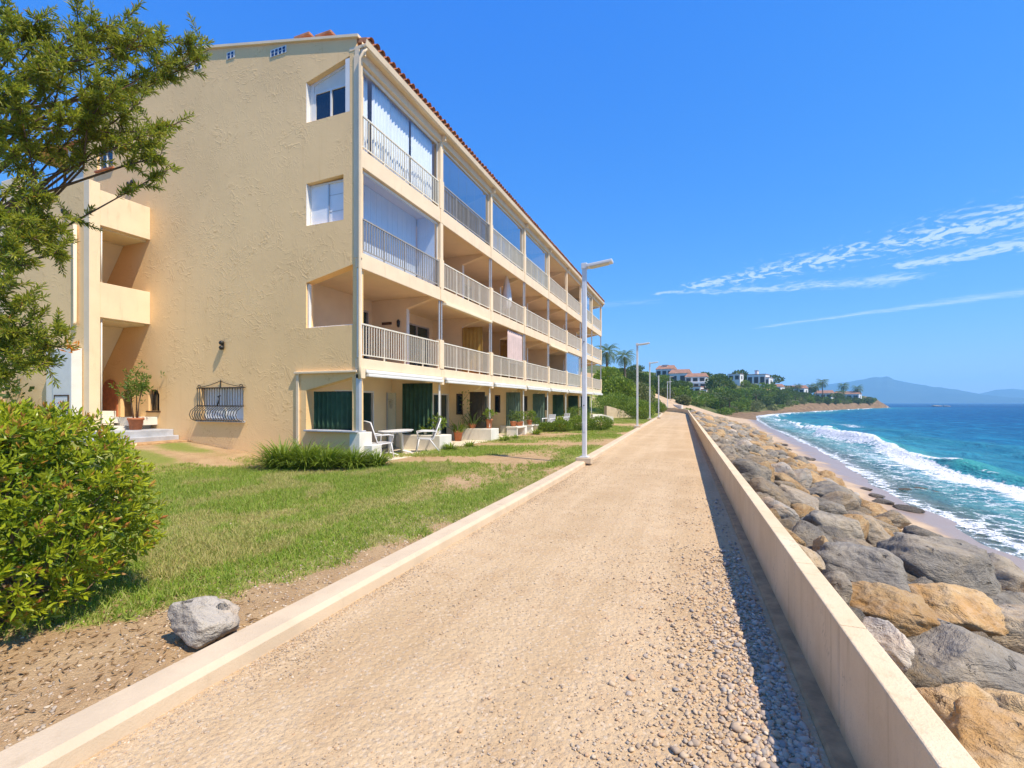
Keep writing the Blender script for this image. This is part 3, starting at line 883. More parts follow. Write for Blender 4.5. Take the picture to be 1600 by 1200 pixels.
swash = 0.24 * (1 - sstep(t1 - 1.0, t1, tt)) * (0.55 + 0.9 * fbm(SX * 0.5, SY * 0.22, 3, 39))
edge = 0.22 * np.exp(-((tt - 0.15 - 0.5 * (fbm(SY * 0.3, SX * 0, 2, 41) - 0.5)) / 0.28) ** 2)
back = 0.30 * np.exp(-((q - 1.3) / 1.1) ** 2) * brk
white = white * (1 - 0.55 * sstep(38, 80, SY))
far2 = np.exp(-((q2 + 1.0) / 1.3) ** 2) * sstep(0.5, 0.6, fbm(SY * 0.07 + 3, SX * 0.03, 3, 42)) * 0.5 * sstep(25, 45, SY) * sstep(110, 70, SY)
rockf = 0.55 * np.exp(-((tt - 1.5) / 2.5) ** 2) * sstep(90, 150, SY) * sstep(0.42, 0.55, fbm(SX * 0.05, SY * 0.05, 3, 43))
foam = np.clip(np.maximum.reduce([white, lip, swash + edge, back, far2, rockf]), 0, 1) * (tt > -3)
face = np.clip(cr1 * amp1 * 1.8, 0, 1) * (q > -1.2) * (1 - sstep(0.2, 2.5, q)) + 0.35 * cr2 * amp2 * 2
thin = (1 - sstep(0.0, 2.6, tt)) * 0.75
n_, m_ = SX.shape
ii = np.arange(n_ * m_).reshape(n_, m_)
SF = np.stack([ii[:-1, :-1].ravel(), ii[1:, :-1].ravel(), ii[1:, 1:].ravel(), ii[:-1, 1:].ravel()], 1)
SV = np.stack([SX.ravel(), SY.ravel(), SZ.ravel()], 1)
me = np_mesh('sea', SV, SF, [M['sea']], True, attrs={'offshore': np.clip(tt, -5, 400).ravel(), 'foam': foam.ravel(), 'face': np.clip(face, 0, 1).ravel(), 'thin': np.clip(thin, 0, 1).ravel()})
tag(link('sea', me), 'turquoise to deep blue sea with a breaking wave along the beach', 'sea', kind='structure')

# far mountains
def ridge(name, pts, r0, wid, seed):
    pa = np.array([p[0] for p in pts]); ph = np.array([p[1] for p in pts])
    aa = np.linspace(pa[0], pa[-1], 240); rw = np.linspace(-1, 1, 40)
    AA, RW = np.meshgrid(aa, rw)
    ang = np.arctan((AA - 800) / 740) - THETA          # bearing right of +Y is -THETA + pixel angle
    d = (r0 + RW * wid)
    X = d * np.sin(ang); Y = d * np.cos(ang)
    hz = np.interp(AA, pa, ph) / 740 * r0 * np.cos(np.arctan((AA - 800) / 740))
    bumpz = (fbm(X * 0.004, Y * 0.004, 5, seed) - 0.5) * 0.5 + 1
    crest = np.clip(1 - np.abs(RW) ** 1.15, 0, 1)
    Z = SEA_Z - 0.5 + hz * crest * (1 + (bumpz - 1) * (1 - crest ** 4)) * 1.0 + (fbm(X * 0.012, Y * 0.012, 4, seed + 2) - 0.5) * 14 * crest
    n, m = X.shape; i = np.arange(n * m).reshape(n, m)
    F = np.stack([i[:-1, :-1].ravel(), i[:-1, 1:].ravel(), i[1:, 1:].ravel(), i[1:, :-1].ravel()], 1)
    return np_mesh(name, np.stack([X.ravel(), Y.ravel(), Z.ravel()], 1), F, [M['mountain']], True)


tag(link('mountain', ridge('mountain', [(1150, 10), (1220, 17), (1265, 21), (1290, 29), (1320, 33), (1345, 37), (1368, 41), (1378, 40), (1386, 43), (1398, 37), (1425, 31), (1470, 25), (1530, 15), (1580, 9), (1660, 6), (1760, 0)], 4400, 560, 51)),
    'hazy blue mountain with a low double peak across the bay', 'mountain', kind='structure')
tag(link('hills', ridge('hills', [(1480, 0), (1530, 15), (1555, 21), (1580, 23), (1620, 21), (1680, 24), (1760, 14), (1850, 0)], 5500, 500, 61)),
    'paler low range of hills at the far right horizon', 'hills', kind='structure')

# haze over the whole bay
hm = bpy.data.materials.new('sea_haze'); hm.use_nodes = True
ht = NT(hm.node_tree); hm.node_tree.nodes.clear()
pv = ht.add('ShaderNodeVolumePrincipled', {'Color': (0.40, 0.76, 1.0, 1), 'Density': 0.00026, 'Anisotropy': 0.0})
ho = ht.add('ShaderNodeOutputMaterial'); ht.t.links.new(pv.outputs[0], ho.inputs['Volume'])
hz = MB().box(-1200, 7200, -1800, 7200, -6.5, 290)
tag(hz.build('haze', hm), 'thin blue sea haze over the bay', 'haze', kind='stuff')
scene.cycles.volume_bounces = 2
# ------------------------------------------------------------ the apartment building
BX, BY, BAY, NB = -8.0, 9.9, 4.24, 8
YE = BY + BAY * NB
FL = [0.03, 2.74, 5.47, 8.15]              # floor levels
FB = [None, 2.47, 5.06, 7.68]              # underside of each edge beam
EAVE = 10.40
XB = -10.8                                  # back wall of the balconies
XG = -9.95                                  # rear wall of the ground floor patios
XL = -19.6                                  # rear of the building
bld = tag(empty('apartment_building', (BX, BY, 0)), 'long cream four storey apartment block with stacked balconies facing the promenade', 'building')


def bp(mb, name, mat, **k): return mb.build(name, mat, bld, **k)


def ky_(k): return BY + BAY * k


# gable wall with its openings
def gz(x):                                  # roof line along the gable
    return 10.93 + (x + 8.0) * (12.22 - 10.93) / (-14.0 + 8.0) if x > -14 else 12.22 + (x + 14) * 0.22
GB = -0.6
outer = [(XL, GB), (-9.86, GB), (-8.08, GB), (-8.08, 2.36), (-8.08, 5.30), (-8.08, 10.6), (-8.08, gz(-8.08)), (-14, 12.22), (XL, gz(XL))]
h_top = [(-9.75, 9.12), (-8.3, 9.12), (-8.3, 10.55), (-9.75, 10.20)]
h_mid = [(-9.75, 6.35), (-8.5, 6.35), (-8.5, 7.53), (-9.75, 7.48)]
h_low = [(-9.75, 3.60), (-8.20, 3.60), (-8.20, 5.16), (-9.75, 4.82)]
h_gnd = [(-9.75, 0.84), (-8.22, 0.84), (-8.22, 2.26), (-9.75, 1.93)]
h_back = [(-18.83, 9.42), (-18.0, 9.42), (-18.0, 10.2), (-18.83, 10.2)]
h_gril = [(-13.82, 1.08), (-12.06, 1.08), (-12.06, 2.05), (-13.82, 2.05)]
h_side = [(-16.2, 1.34), (-15.68, 1.34), (-15.68, 1.85), (-15.76, 1.98), (-15.94, 2.03), (-16.12, 1.98), (-16.2, 1.85)]
h_door = [(-17.6, 0.9), (-17.0, 0.9), (-17.0, 1.85), (-17.1, 2.0), (-17.3, 2.08), (-17.5, 2.0), (-17.6, 1.85)]
GT = 0.26
g = MB().holed([outer, h_top, h_mid, h_low, h_gnd, h_back, h_gril, h_side, h_door], lambda a, b, t: (a, t, b), BY, BY + GT)
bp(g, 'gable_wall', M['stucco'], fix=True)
# raised ground floor corner surround (pilaster strip and coping)
s = MB().box(-10.06, -9.97, BY - 0.05, BY - 0.002, -0.3, 2.37); s.box(-10.1, -8.02, BY - 0.09, BY - 0.002, 2.37, 2.43)
bp(s, 'string_course', M['plaster'], bevel=0.01)
# wall tile strip on top of the gable and vents under it
for x0, x1, nm in ((-8.0, -14.0, 'verge'), (-14.0, -19.7, 'verge')):
    v = MB(); z0, z1 = gz(x0), gz(x1)
    v.hexa([(x1, BY - 0.06, z1), (x0, BY - 0.06, z0), (x0, BY + 0.3, z0), (x1, BY + 0.3, z1)], [(x1, BY - 0.06, z1 + 0.07), (x0, BY - 0.06, z0 + 0.07), (x0, BY + 0.3, z0 + 0.07), (x1, BY + 0.3, z1 + 0.07)])
    bp(v, nm, M['plaster'])
for vx, vz, n in ((-10.72, 11.30, 4), (-12.55, 11.68, 2), (-13.92, 11.70, 2), (-14.97, 11.66, 2)):
    f = MB(); W = 0.135 * n
    f.box(vx - W / 2 - 0.02, vx + W / 2 + 0.02, BY - 0.018, BY - 0.001, vz - 0.1, vz + 0.1)
    fo_ = bp(f, 'vent', M['white'])
    for i in range(n):
        for j in range(2):
            x = vx - W / 2 + 0.135 * (i + 0.5)
            r1 = random.uniform(0.03, 0.055)
            MB().box(x - r1, x + 0.045, BY - 0.023, BY - 0.0185, vz - 0.085 + 0.09 * j, vz - 0.015 + 0.085 * j).build('slot', M['blue_glaze'], fo_)


def frame(mb, x0, x1, z0, z1, y, w=0.06, d=0.05):
    mb.box(x0, x1, y, y + d, z0, z0 + w); mb.box(x0, x1, y, y + d, z1 - w, z1)
    mb.box(x0, x0 + w, y, y + d, z0 + w, z1 - w); mb.box(x1 - w, x1, y, y + d, z0 + w, z1 - w)
    return mb


# top window: white reveal, sliding pair, pale wedge light above
yw = BY + 0.13
r_ = MB()
r_.holed([[(-9.748, 9.122), (-8.302, 9.122), (-8.302, 10.545), (-9.748, 10.197)], [(-9.60, 9.15), (-8.46, 9.15), (-8.46, 10.44), (-9.60, 10.17)]], lambda a, b, t: (a, t, b), yw, yw + 0.06)
w_ = bp(r_, 'window', M['white'], fix=True)
rv = MB().box(-9.748, -9.735, BY + 0.002, yw - 0.001, 9.123, 10.19); rv.box(-8.44, -8.302, BY + 0.002, yw - 0.001, 9.123, 10.5)
rv.build('reveal', M['white'], w_)
fr = MB(); frame(fr, -9.598, -8.462, 9.152, 9.97, yw + 0.005, 0.055, 0.05); fr.box(-9.05, -9.0, yw + 0.0, yw + 0.05, 9.21, 9.915)
fr.build('window_frame', M['white'], w_)
MB().box(-9.54, -9.05, yw + 0.025, yw + 0.03, 9.208, 9.914).build('pane', M['pane'], w_)
MB().box(-9.0, -8.52, yw + 0.032, yw + 0.037, 9.208, 9.914).build('pane', M['pane'], w_)
MB().holed([[(-9.595, 9.975), (-8.465, 9.975), (-8.465, 10.435), (-9.595, 10.168)]], lambda a, b, t: (a, t, b), yw + 0.02, yw + 0.03).build('wedge_light', M['white_plaster'], w_)
# middle window: white sliding shutter pair
r_ = MB(); frame(r_, -9.748, -8.502, 6.352, 7.478, yw, 0.05, 0.06)
w_ = bp(r_, 'window', M['white'])
MB().box(-9.748, -9.736, BY + 0.002, yw - 0.001, 6.353, 7.475).build('reveal', M['white'], w_)
MB().box(-9.70, -9.12, yw + 0.015, yw + 0.03, 6.40, 7.43).build('shutter', M['panel_w'], w_)
MB().box(-9.12, -8.55, yw + 0.03, yw + 0.045, 6.40, 7.43).build('shutter', M['panel_w'], w_)
mm = MB()
for z in (6.68, 7.12): mm.box(-9.10, -8.56, yw + 0.022, yw + 0.0295, z, z + 0.012)
mm.box(-9.13, -9.09, yw + 0.004, yw + 0.0145, 6.40, 7.43); mm.build('mullion', M['alu'], w_)
MB().box(-9.74, -8.51, BY + 0.20, BY + GT - 0.01, 6.36, 7.47).build('blind', M['white_plaster'], w_)
# open lower window on the balcony: thin rail frame only
r_ = MB(); r_.box(-9.70, -8.21, BY + 0.10, BY + 0.14, 3.602, 3.64); r_.box(-9.745, -9.70, BY + 0.05, BY + 0.14, 3.602, 4.80)
bp(r_, 'opening_frame', M['white'])
# small back window high up
r_ = MB(); frame(r_, -18.828, -18.002, 9.422, 10.198, BY + 0.06, 0.05, 0.05); r_.box(-18.44, -18.39, BY + 0.055, BY + 0.10, 9.47, 10.15)
w_ = bp(r_, 'window', M['white'])
MB().box(-18.778, -18.44, BY + 0.085, BY + 0.09, 9.47, 10.15).build('pane', M['pane'], w_)
MB().box(-18.39, -18.052, BY + 0.085, BY + 0.09, 9.47, 10.15).build('pane', M['pane'], w_)
MB().box(-18.9, -17.93, BY - 0.06, BY - 0.001, 9.36, 9.41).build('sill', M['terra'], w_)
# grilled window
r_ = MB(); frame(r_, -13.818, -12.062, 1.082, 2.048, BY + 0.12, 0.06, 0.05); r_.box(-12.97, -12.91, BY + 0.115, BY + 0.17, 1.14, 1.99)
w_ = bp(r_, 'window', M['white'])
MB().box(-13.758, -12.97, BY + 0.14, BY + 0.146, 1.142, 1.988).build('pane', M['panel_w'], w_)
MB().box(-12.91, -12.122, BY + 0.14, BY + 0.146, 1.142, 1.988).build('pane', M['panel_w'], w_)
MB().box(-13.9, -11.98, BY - 0.09, BY - 0.001, 1.03, 1.075).build('sill', M['stone_step'], w_)
gr = MB()
for z, r in ((2.03, 0.018), (1.50, 0.020), (1.06, 0.018)):
    gr.tube([(-13.9, BY - 0.06, z), (-11.98, BY - 0.06, z)], r, 6)
gr.tube([(-13.9, BY - 0.01, 2.03), (-13.9, BY - 0.06, 2.03)], 0.014, 6); gr.tube([(-11.98, BY - 0.01, 2.03), (-11.98, BY - 0.06, 2.03)], 0.014, 6)
gr.tube([(-12.94, BY - 0.03, 2.02), (-12.94, BY - 0.03, 2.27)], 0.013, 6)
for sx in (-1, 1):
    gr.tube([(-12.94 + sx * 0.93 * q, BY - 0.04, 2.06 + 0.17 * (1 - q) ** 1.7) for q in np.linspace(0, 1, 10)], 0.009, 5)
    gr.tube([(-12.94 + sx * (0.86 + 0.06 * math.cos(a)), BY - 0.06, 2.07 + 0.05 * math.sin(a)) for a in np.linspace(0, 2.9, 8)], 0.011, 5)
gr.tube([(-13.02, BY - 0.08, 1.50), (-12.94, BY - 0.1, 1.58), (-12.9, BY - 0.1, 1.72), (-12.95, BY - 0.1, 1.78), (-12.86, BY - 0.1, 1.80)], 0.02, 6)
gg = bp(gr, 'window_grille', M['iron'])
bar_me = None
for i in range(19):
    x = -13.88 + 1.88 * i / 18
    if bar_me is None:
        b = MB(); b.tube([(0, -0.06, 2.03), (0, -0.06, 1.52), (0, -0.12, 1.47), (0, -0.26, 1.36), (0, -0.30, 1.24), (0, -0.25, 1.12), (0, -0.13, 1.06), (0, -0.06, 1.06)], 0.011, 5)
        bar_me = b.build('bar', M['iron'], None, link_it=False)
    o = link('bar', bar_me, gg); o.location = (x - BX, 0, 0)
# dark door and side window below the stair
w_ = bp(MB().box(-17.6, -17.0, BY + 0.12, BY + 0.16, 0.88, 2.1), 'door', M['wood'])
MB().box(-17.06, -17.03, BY + 0.09, BY + 0.119, 1.35, 1.5).build('handle', M['iron'], w_)
w_ = bp(MB().box(-16.2, -15.68, BY + 0.14, BY + 0.16, 1.34, 2.05), 'window', M['pane'])
bb = MB()
for x in (-16.08, -15.94, -15.8): bb.tube([(x, BY + 0.04, 1.34), (x, BY + 0.04, 2.03)], 0.012, 5)
bb.build('bar', M['iron'], w_)
MB().box(-16.25, -15.62, BY - 0.05, BY - 0.001, 1.29, 1.338).build('sill', M['wood'], w_)
# red arch panel of the neighbouring doorway
a_ = MB(); pts = [(-18.5, 0.9), (-17.72, 0.9), (-17.72, 1.9)] + [(-18.11 + 0.39 * math.cos(q), 1.95 + 0.42 * math.sin(q)) for q in np.linspace(0.1, math.pi - 0.1, 9)] + [(-18.5, 1.9)]
a_.holed([pts], lambda a, b, t: (a, t, b), BY - 0.04, BY - 0.003); bp(a_, 'arched_panel', M['terra'], fix=True)


def ball_light(x, y, z, dirs, mat='iron'):
    f = MB()
    for dx, dz in dirs:
        f.lathe([(0.0, -0.07), (0.05, -0.055), (0.075, 0.0), (0.05, 0.055), (0.0, 0.07)], (x + dx, y - 0.07, z + dz), 10, caps=False)
    f.box(x - 0.025, x + 0.025, y - 0.05, y - 0.001, z - 0.06, z + 0.06)
    bp(f, 'wall_light', M[mat])


ball_light(-12.85, BY, 3.27, ((0, 0.07), (0.0, -0.07)))
ball_light(-16.95, BY, 8.66, ((-0.1, 0.0), (0.1, 0.03)))

# ---------------------------------------------------------------- floors, beams, back walls
for f in (1, 2, 3):
    sl = MB().box(XB - 0.2, BX - 0.13, BY + GT, YE - GT, FL[f] - 0.24, FL[f] - 0.02)
    bp(sl, 'floor_slab', M['soffit'])
    tl = MB().box(XB, BX - 0.12, BY + GT + 0.002, YE - GT - 0.002, FL[f] - 0.018, FL[f] + 0.0)
    bp(tl, 'tiled_floor', M['tile_floor'])
    for k in range(NB):
        y0, y1 = ky_(k) + (0.004 if k else -0.006), ky_(k + 1) - 0.004
        b = MB().box(BX - 0.128, BX, y0, y1, FB[f], FL[f] - 0.0)
        bp(b, 'edge_beam', M['plaster'], bevel=0.012)
roofslab = MB().box(XB - 0.2, BX - 0.02, BY + GT, YE - GT, EAVE + 0.02, EAVE + 0.2)
bp(roofslab, 'top_ceiling', M['soffit'])
for f in range(4):
    z1 = (FL[f + 1] - 0.24) if f < 3 else EAVE + 0.02
    bw = MB(); holes = []
    for k in range(NB):
        y = ky_(k)
        if f == 1 and k == 0: holes.append([(y + 3.2, FL[f] + 0.002), (y + 3.98, FL[f] + 0.002), (y + 3.98, FL[f] + 2.1), (y + 3.2, FL[f] + 2.1)])
        elif f > 0: holes.append([(y + 1.9, FL[f] + 0.002), (y + 3.85, FL[f] + 0.002), (y + 3.85, FL[f] + 2.1), (y + 1.9, FL[f] + 2.1)])
        else: holes.append([(y + 1.3, FL[f] + 0.02), (y + 3.15, FL[f] + 0.02), (y + 3.15, FL[f] + 1.95), (y + 1.3, FL[f] + 1.95)] if k == 0 else [(y + 2.7, FL[f] + 0.02), (y + 4.03, FL[f] + 0.02), (y + 4.03, FL[f] + 1.95), (y + 2.7, FL[f] + 1.95)])
    bw.holed([[(BY + GT, FL[f] - 0.01), (YE - GT, FL[f] - 0.01), (YE - GT, z1), (BY + GT, z1)]] + holes, lambda a, b, t: (t, a, b), (XB if f else XG) - 0.2, XB if f else XG)
    bp(bw, 'rear_wall', M['plaster_in' if f else 'ground_wall'], fix=True)
    for k in range(NB):
        xw = XB if f else XG; hl = holes[k]; ya, yb, za, zb = hl[0][0], hl[1][0], hl[0][1], hl[2][1]
        d = MB(); w = 0.06
        d.box(xw - 0.09, xw + 0.012, ya + 0.001, ya + w, za, zb - 0.001); d.box(xw - 0.09, xw + 0.012, yb - w, yb - 0.001, za, zb - 0.001)
        d.box(xw - 0.09, xw + 0.012, ya + w, yb - w, zb - w, zb - 0.001); d.box(xw - 0.08, xw + 0.006, (ya + yb) / 2 - 0.03, (ya + yb) / 2 + 0.03, za, zb - w)
        dr = bp(d, 'sliding_door', M['alu' if f else 'white'])
        MB().box(xw - 0.06, xw - 0.05, ya + w, (ya + yb) / 2 - 0.03, za, zb - w).build('pane', M['pane_green'], dr)
        MB().box(xw - 0.075, xw - 0.065, (ya + yb) / 2 + 0.03, yb - w, za, zb - w).build('pane', M['pane_green'], dr)
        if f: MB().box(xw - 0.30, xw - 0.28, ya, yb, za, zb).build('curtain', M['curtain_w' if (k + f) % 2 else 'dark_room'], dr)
# side partitions with a raked head towards the front
for k in range(1, NB):
    y = ky_(k)
    for f in range(4):
        z0 = FL[f]; z1 = (FL[f + 1] - 0.242) if f < 3 else EAVE + 0.018
        rk = z1 - 0.36 if f else z1 - 0.55
        xo = -9.35 if (f or k == 1) else -8.98
        xs_ = (XB if f else XG) + 0.002; p = [(xs_, z0), (xo, z0), (xo, rk), (BX - 0.2, z1 - 0.04), (BX - 0.2, z1), (xs_, z1)]
        pt = MB().holed([p], lambda a, b, t: (a, t, b), y - 0.09, y + 0.09)
        bp(pt, 'partition', M['plaster_in' if f else 'ground_wall'], fix=True)
        if f: bp(MB().box(xo + 0.002, xo + 0.012, y - 0.085, y + 0.085, z0, rk - 0.01), 'partition_jamb', M['white'])
# end wall beyond the last bay
ew = MB().box(XL, BX - 0.13, YE - GT + 0.002, YE, -0.3, EAVE + 0.5)
e_out = [(XL, -0.3), (XB, -0.3), (XB, 0.5), (XB, EAVE + 0.5), (-14, 12.2), (XL, gz(XL))]
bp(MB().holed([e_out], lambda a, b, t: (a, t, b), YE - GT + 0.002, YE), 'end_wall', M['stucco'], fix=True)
for f in range(4):
    z0 = FL[f]; z1 = (FL[f + 1] - 0.242) if f < 3 else EAVE + 0.018
    bp(MB().holed([[(XB, z1 - 0.55), (BX - 0.2, z1 - 0.04), (BX - 0.2, z1), (XB, z1)]], lambda a, b, t: (a, t, b), YE - 0.2, YE - 0.02), 'raked_beam', M['plaster'], fix=True)
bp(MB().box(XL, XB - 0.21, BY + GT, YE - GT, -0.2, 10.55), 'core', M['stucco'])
bp(MB().box(XL, XL + 0.02, BY, YE, 10.55, 11.0), 'rear_fascia', M['plaster'])

# ---------------------------------------------------------------- columns, posts, piers, rails, glass
cm_cache = {}
OPEN3 = (4, 5, 7)                        # top floor bays without glass


def column(name, x0, x1, y0, y1, z0, z1, mat, bev=0.008): return bp(MB().box(x0, x1, y0, y1, z0, z1), name, M[mat], bevel=bev)


column('corner_column', BX - 0.085, BX + 0.025, BY - 0.03, BY + 0.075, 0.6, 2.33, 'alu')
column('corner_column', BX - 0.16, BX + 0.03, BY - 0.02, BY + 0.10, 5.31, EAVE + 0.1, 'plaster')
column('corner_column', BX - 0.08, BX + 0.01, BY + 0.0, BY + 0.09, 2.75, 5.05, 'white')
for k in range(NB + 1):
    y = ky_(k) if k < NB else YE - 0.12
    for f in (1, 2, 3):
        zt = FB[f + 1] if f < 3 else EAVE
        if k > 0:
            column('pier', BX - 0.15, BX + 0.02, y - 0.13, y + 0.13, FL[f] + 0.001, FL[f] + 0.98, 'plaster')
            if f == 3 or (f == 2 and k == 1):
                column('column', BX - 0.13, BX + 0.012, y - 0.09, y + 0.09, FL[f] + 0.981, zt - 0.001, 'plaster')
            else:
                column('post', BX - 0.10, BX - 0.05, y - 0.075, y - 0.03, FL[f] + 0.981, zt - 0.001, 'alu', 0.004)
                column('post', BX - 0.06, BX - 0.02, y + 0.03, y + 0.07, FL[f] + 0.981, zt - 0.001, 'alu', 0.004)
            # cream strip proud of the beams at each bay line
            if f > 1: column('beam_joint', BX + 0.002, BX + 0.02, y - 0.085, y + 0.085, FB[f], FL[f], 'plaster', 0.004)
    if 0 < k < NB:
        column('post', BX - 0.12, BX - 0.07, y - 0.03, y + 0.03, 0.55 if k < 3 else 0.05, 2.20, 'white', 0.005)
        column('bracket', BX - 0.10, BX + 0.06, y - 0.07, y + 0.07, 2.20, 2.468, 'plaster')
column('bracket', BX - 0.10, BX + 0.07, BY - 0.03, BY + 0.16, 2.22, 2.465, 'plaster')

bars = {}


def bar_mesh(h, mat):
    key = (round(h, 3), mat)
    if key not in bars:
        bars[key] = MB().box(-0.010, 0.010, -0.010, 0.010, 0, h).build('bar', M[mat], None, link_it=False)
    return bars[key]


n_bar = 0
for f in (1, 2, 3):
    for k in range(NB):
        light = (f == 1) or k > 1
        mt = 'rail' if f < 3 and not (f == 2 and k == 0) else ('rail_dark' if f == 2 or k == 1 else 'rail')
        y0, y1 = ky_(k) + (0.135 if k else 0.11), ky_(k + 1) - 0.135
        zb, zt = FL[f] + 0.10, FL[f] + 0.90
        X = BX - 0.045
        r = MB()
        r.box(X - 0.022, X + 0.022, y0, y1, zt - 0.02, zt + 0.018); r.box(X - 0.014, X + 0.014, y0, y1, zb - 0.014, zb + 0.014)
        for j in range(5):
            yy = y0 + (y1 - y0) * j / 4
            yy = min(max(yy, y0 + 0.016), y1 - 0.016)
            r.box(X - 0.018, X + 0.018, yy - 0.016, yy + 0.016, FL[f] + 0.001, zt - 0.021)
        ro = bp(r, 'railing', M[mt])
        nb = 36
        if n_bar + nb <= 290 and (f == 1 and k < 3 or f == 2 and k < 3 or f == 3 and k < 2):
            me = bar_mesh(zt - zb - 0.035, mt)
            for j in range(1, nb):
                o = link('bar', me, ro); o.location = (X - BX, y0 + (y1 - y0) * j / nb - BY, zb + 0.0145); n_bar += 1
        else:
            b = MB()
            for j in range(1, nb):
                yy = y0 + (y1 - y0) * j / nb
                b.box(X - 0.010, X + 0.010, yy - 0.010, yy + 0.010, zb + 0.0145, zt - 0.0205)
            tag(b.build('bars', M[mt], ro), kind='stuff')


def wavy(name, mat, x, y0, y1, z0, z1, amp=0.05, n=7, parent=None, ax='y', seed=0, thick=0.006):
    """hanging cloth with soft vertical folds"""
    rs = np.random.default_rng(seed); m = int(n * 12)
    b = MB(); b.smooth = True
    ph = rs.uniform(0, 6, 3)
    def off(s, zf):
        a = amp * (0.55 + 0.45 * (1 - zf))
        return a * (math.sin(2 * math.pi * n * s + ph[0] + 0.7 * math.sin(5 * s + ph[1])) + 0.35 * math.sin(4.3 * math.pi * n * s / 2 + ph[2]))
    rows = 6
    pts = []
    for i in range(rows + 1):
        zf = i / rows
        for j in range(m + 1):
            s = j / m; o = off(s, zf)
            if ax == 'y': pts.append((x + o, y0 + (y1 - y0) * s, z0 + (z1 - z0) * zf))
            else: pts.append((y0 + (y1 - y0) * s, x + o, z0 + (z1 - z0) * zf))
    fs = [(i * (m + 1) + j, i * (m + 1) + j + 1, (i + 1) * (m + 1) + j + 1, (i + 1) * (m + 1) + j) for i in range(rows) for j in range(m)]
    b.raw(pts, fs)
    o = b.build(name, mat, parent)
    sd = o.modifiers.new('cloth', 'SOLIDIFY'); sd.thickness = thick
    return o


def glazing(f, k, mat, nfr=6):
    y0, y1 = ky_(k) + (0.10 if k else 0.12), ky_(k + 1) - 0.10
    zt = (FB[f + 1] if f < 3 else EAVE) - 0.01
    X = BX - 0.115
    fr = MB(); fr.box(X - 0.03, X + 0.02, y0, y1, zt - 0.07, zt); fr.box(X - 0.03, X + 0.02, y0, y1, FL[f] + 0.001, FL[f] + 0.04)
    fr.box(X - 0.025, X + 0.015, y0, y0 + 0.03, FL[f] + 0.04, zt - 0.07); fr.box(X - 0.025, X + 0.015, y1 - 0.03, y1, FL[f] + 0.04, zt - 0.07)
    go = bp(fr, 'glass_screen', M['white'])
    n = 6
    for j in range(n):
        a = y0 + 0.03 + (y1 - y0 - 0.06) * j / n; b = y0 + 0.03 + (y1 - y0 - 0.06) * (j + 1) / n
        MB().poly([(X, a + 0.004, FL[f] + 0.041), (X, b - 0.004, FL[f] + 0.041), (X, b - 0.004, zt - 0.071), (X, a + 0.004, zt - 0.071)]).build('pane', M[mat], go)


glazing(3, 0, 'glass'); glazing(3, 1, 'glass_blue'); glazing(3, 2, 'glass_blue'); glazing(3, 3, 'glass_blue'); glazing(3, 6, 'glass_blue')
glazing(2, 0, 'glass_mid'); glazing(1, 5, 'glass_blue')
# white panelled lining inside the glazed corner balcony
for j in range(14):
    ya = BY + GT + 0.02 + j * 0.27
    bp(MB().box(-8.92, -8.905, ya, ya + 0.262, FL[2] + 0.01, FL[3] - 0.26), 'lining_panel', M['panel_w'])
bp(MB().box(-8.9, -8.2, ky_(1) - 0.105, ky_(1) - 0.092, FL[2] + 0.01, FL[3] - 0.25), 'lining_wall', M['panel_w'])
bp(MB().box(-8.9, -8.2, BY + GT + 0.002, BY + GT + 0.014, FL[2] + 0.01, FL[3] - 0.25), 'lining_wall', M['panel_w'])
for y0_, y1_, xo_, sd_, lb_ in ((0.22, 0.70, 0.30, 3, 'narrow white voile curtain at the corner end of the glazed top balcony'), (0.82, 1.60, 0.22, 13, 'white voile curtain second from the corner of the glazed top balcony'), (1.66, 2.66, 0.26, 14, 'white voile curtain in the middle of the glazed top balcony'), (2.72, 3.95, 0.22, 15, 'wide white voile curtain at the far end of the glazed top balcony')):
    tag(wavy('curtain', M['curtain_w'], BX - xo_, BY + y0_, BY + y1_, FL[3] + 0.03, EAVE - 0.06, 0.022, 7 * (y1_ - y0_), seed=sd_), lb_, 'curtain', 'white curtains of the top corner balcony')
tag(wavy('curtain', M['curtain_pink'], BX - 0.10, ky_(2) + 2.1, ky_(3) - 0.15, FL[1] + 0.72, FB[2] - 0.06, 0.03, 8, seed=4), 'faded rosy striped curtain hung across half a first floor balcony', 'curtain')
tag(wavy('curtain', M['ochre_cloth'], ky_(2) - 0.16, XB + 1.5, BX - 0.35, FL[1] + 0.05, FB[2] - 0.25, 0.01, 5, ax='x', seed=5), 'ochre blind on the side of the second balcony of the first floor', 'blind')
tag(wavy('curtain', M['ochre_cloth'], ky_(3) - 0.16, XB + 1.5, BX - 0.35, FL[1] + 0.05, FB[2] - 0.25, 0.01, 5, ax='x', seed=6), 'ochre blind behind the rosy curtain of the third first floor balcony', 'blind')

# awning cassettes and under-beam gutter on the ground floor
for k in range(NB):
    y0, y1 = ky_(k) + 0.18, ky_(k + 1) - 0.10
    a = MB(); a.box(BX - 0.10, BX + 0.10, y0, y1, 2.365, 2.455)
    ao = bp(a, 'awning', M['white'], bevel=0.02)
    MB().box(BX + 0.0, BX + 0.15, y0 + 0.03, y1 - 0.03, 2.27, 2.35).build('front_bar', M['white'], ao, bevel=0.015)
    if k == 1 or k == 4:
        a = MB().box(BX - 0.11, BX + 0.09, y0, y1, 4.93, 5.04); bp(a, 'awning', M['soffit'], bevel=0.02)
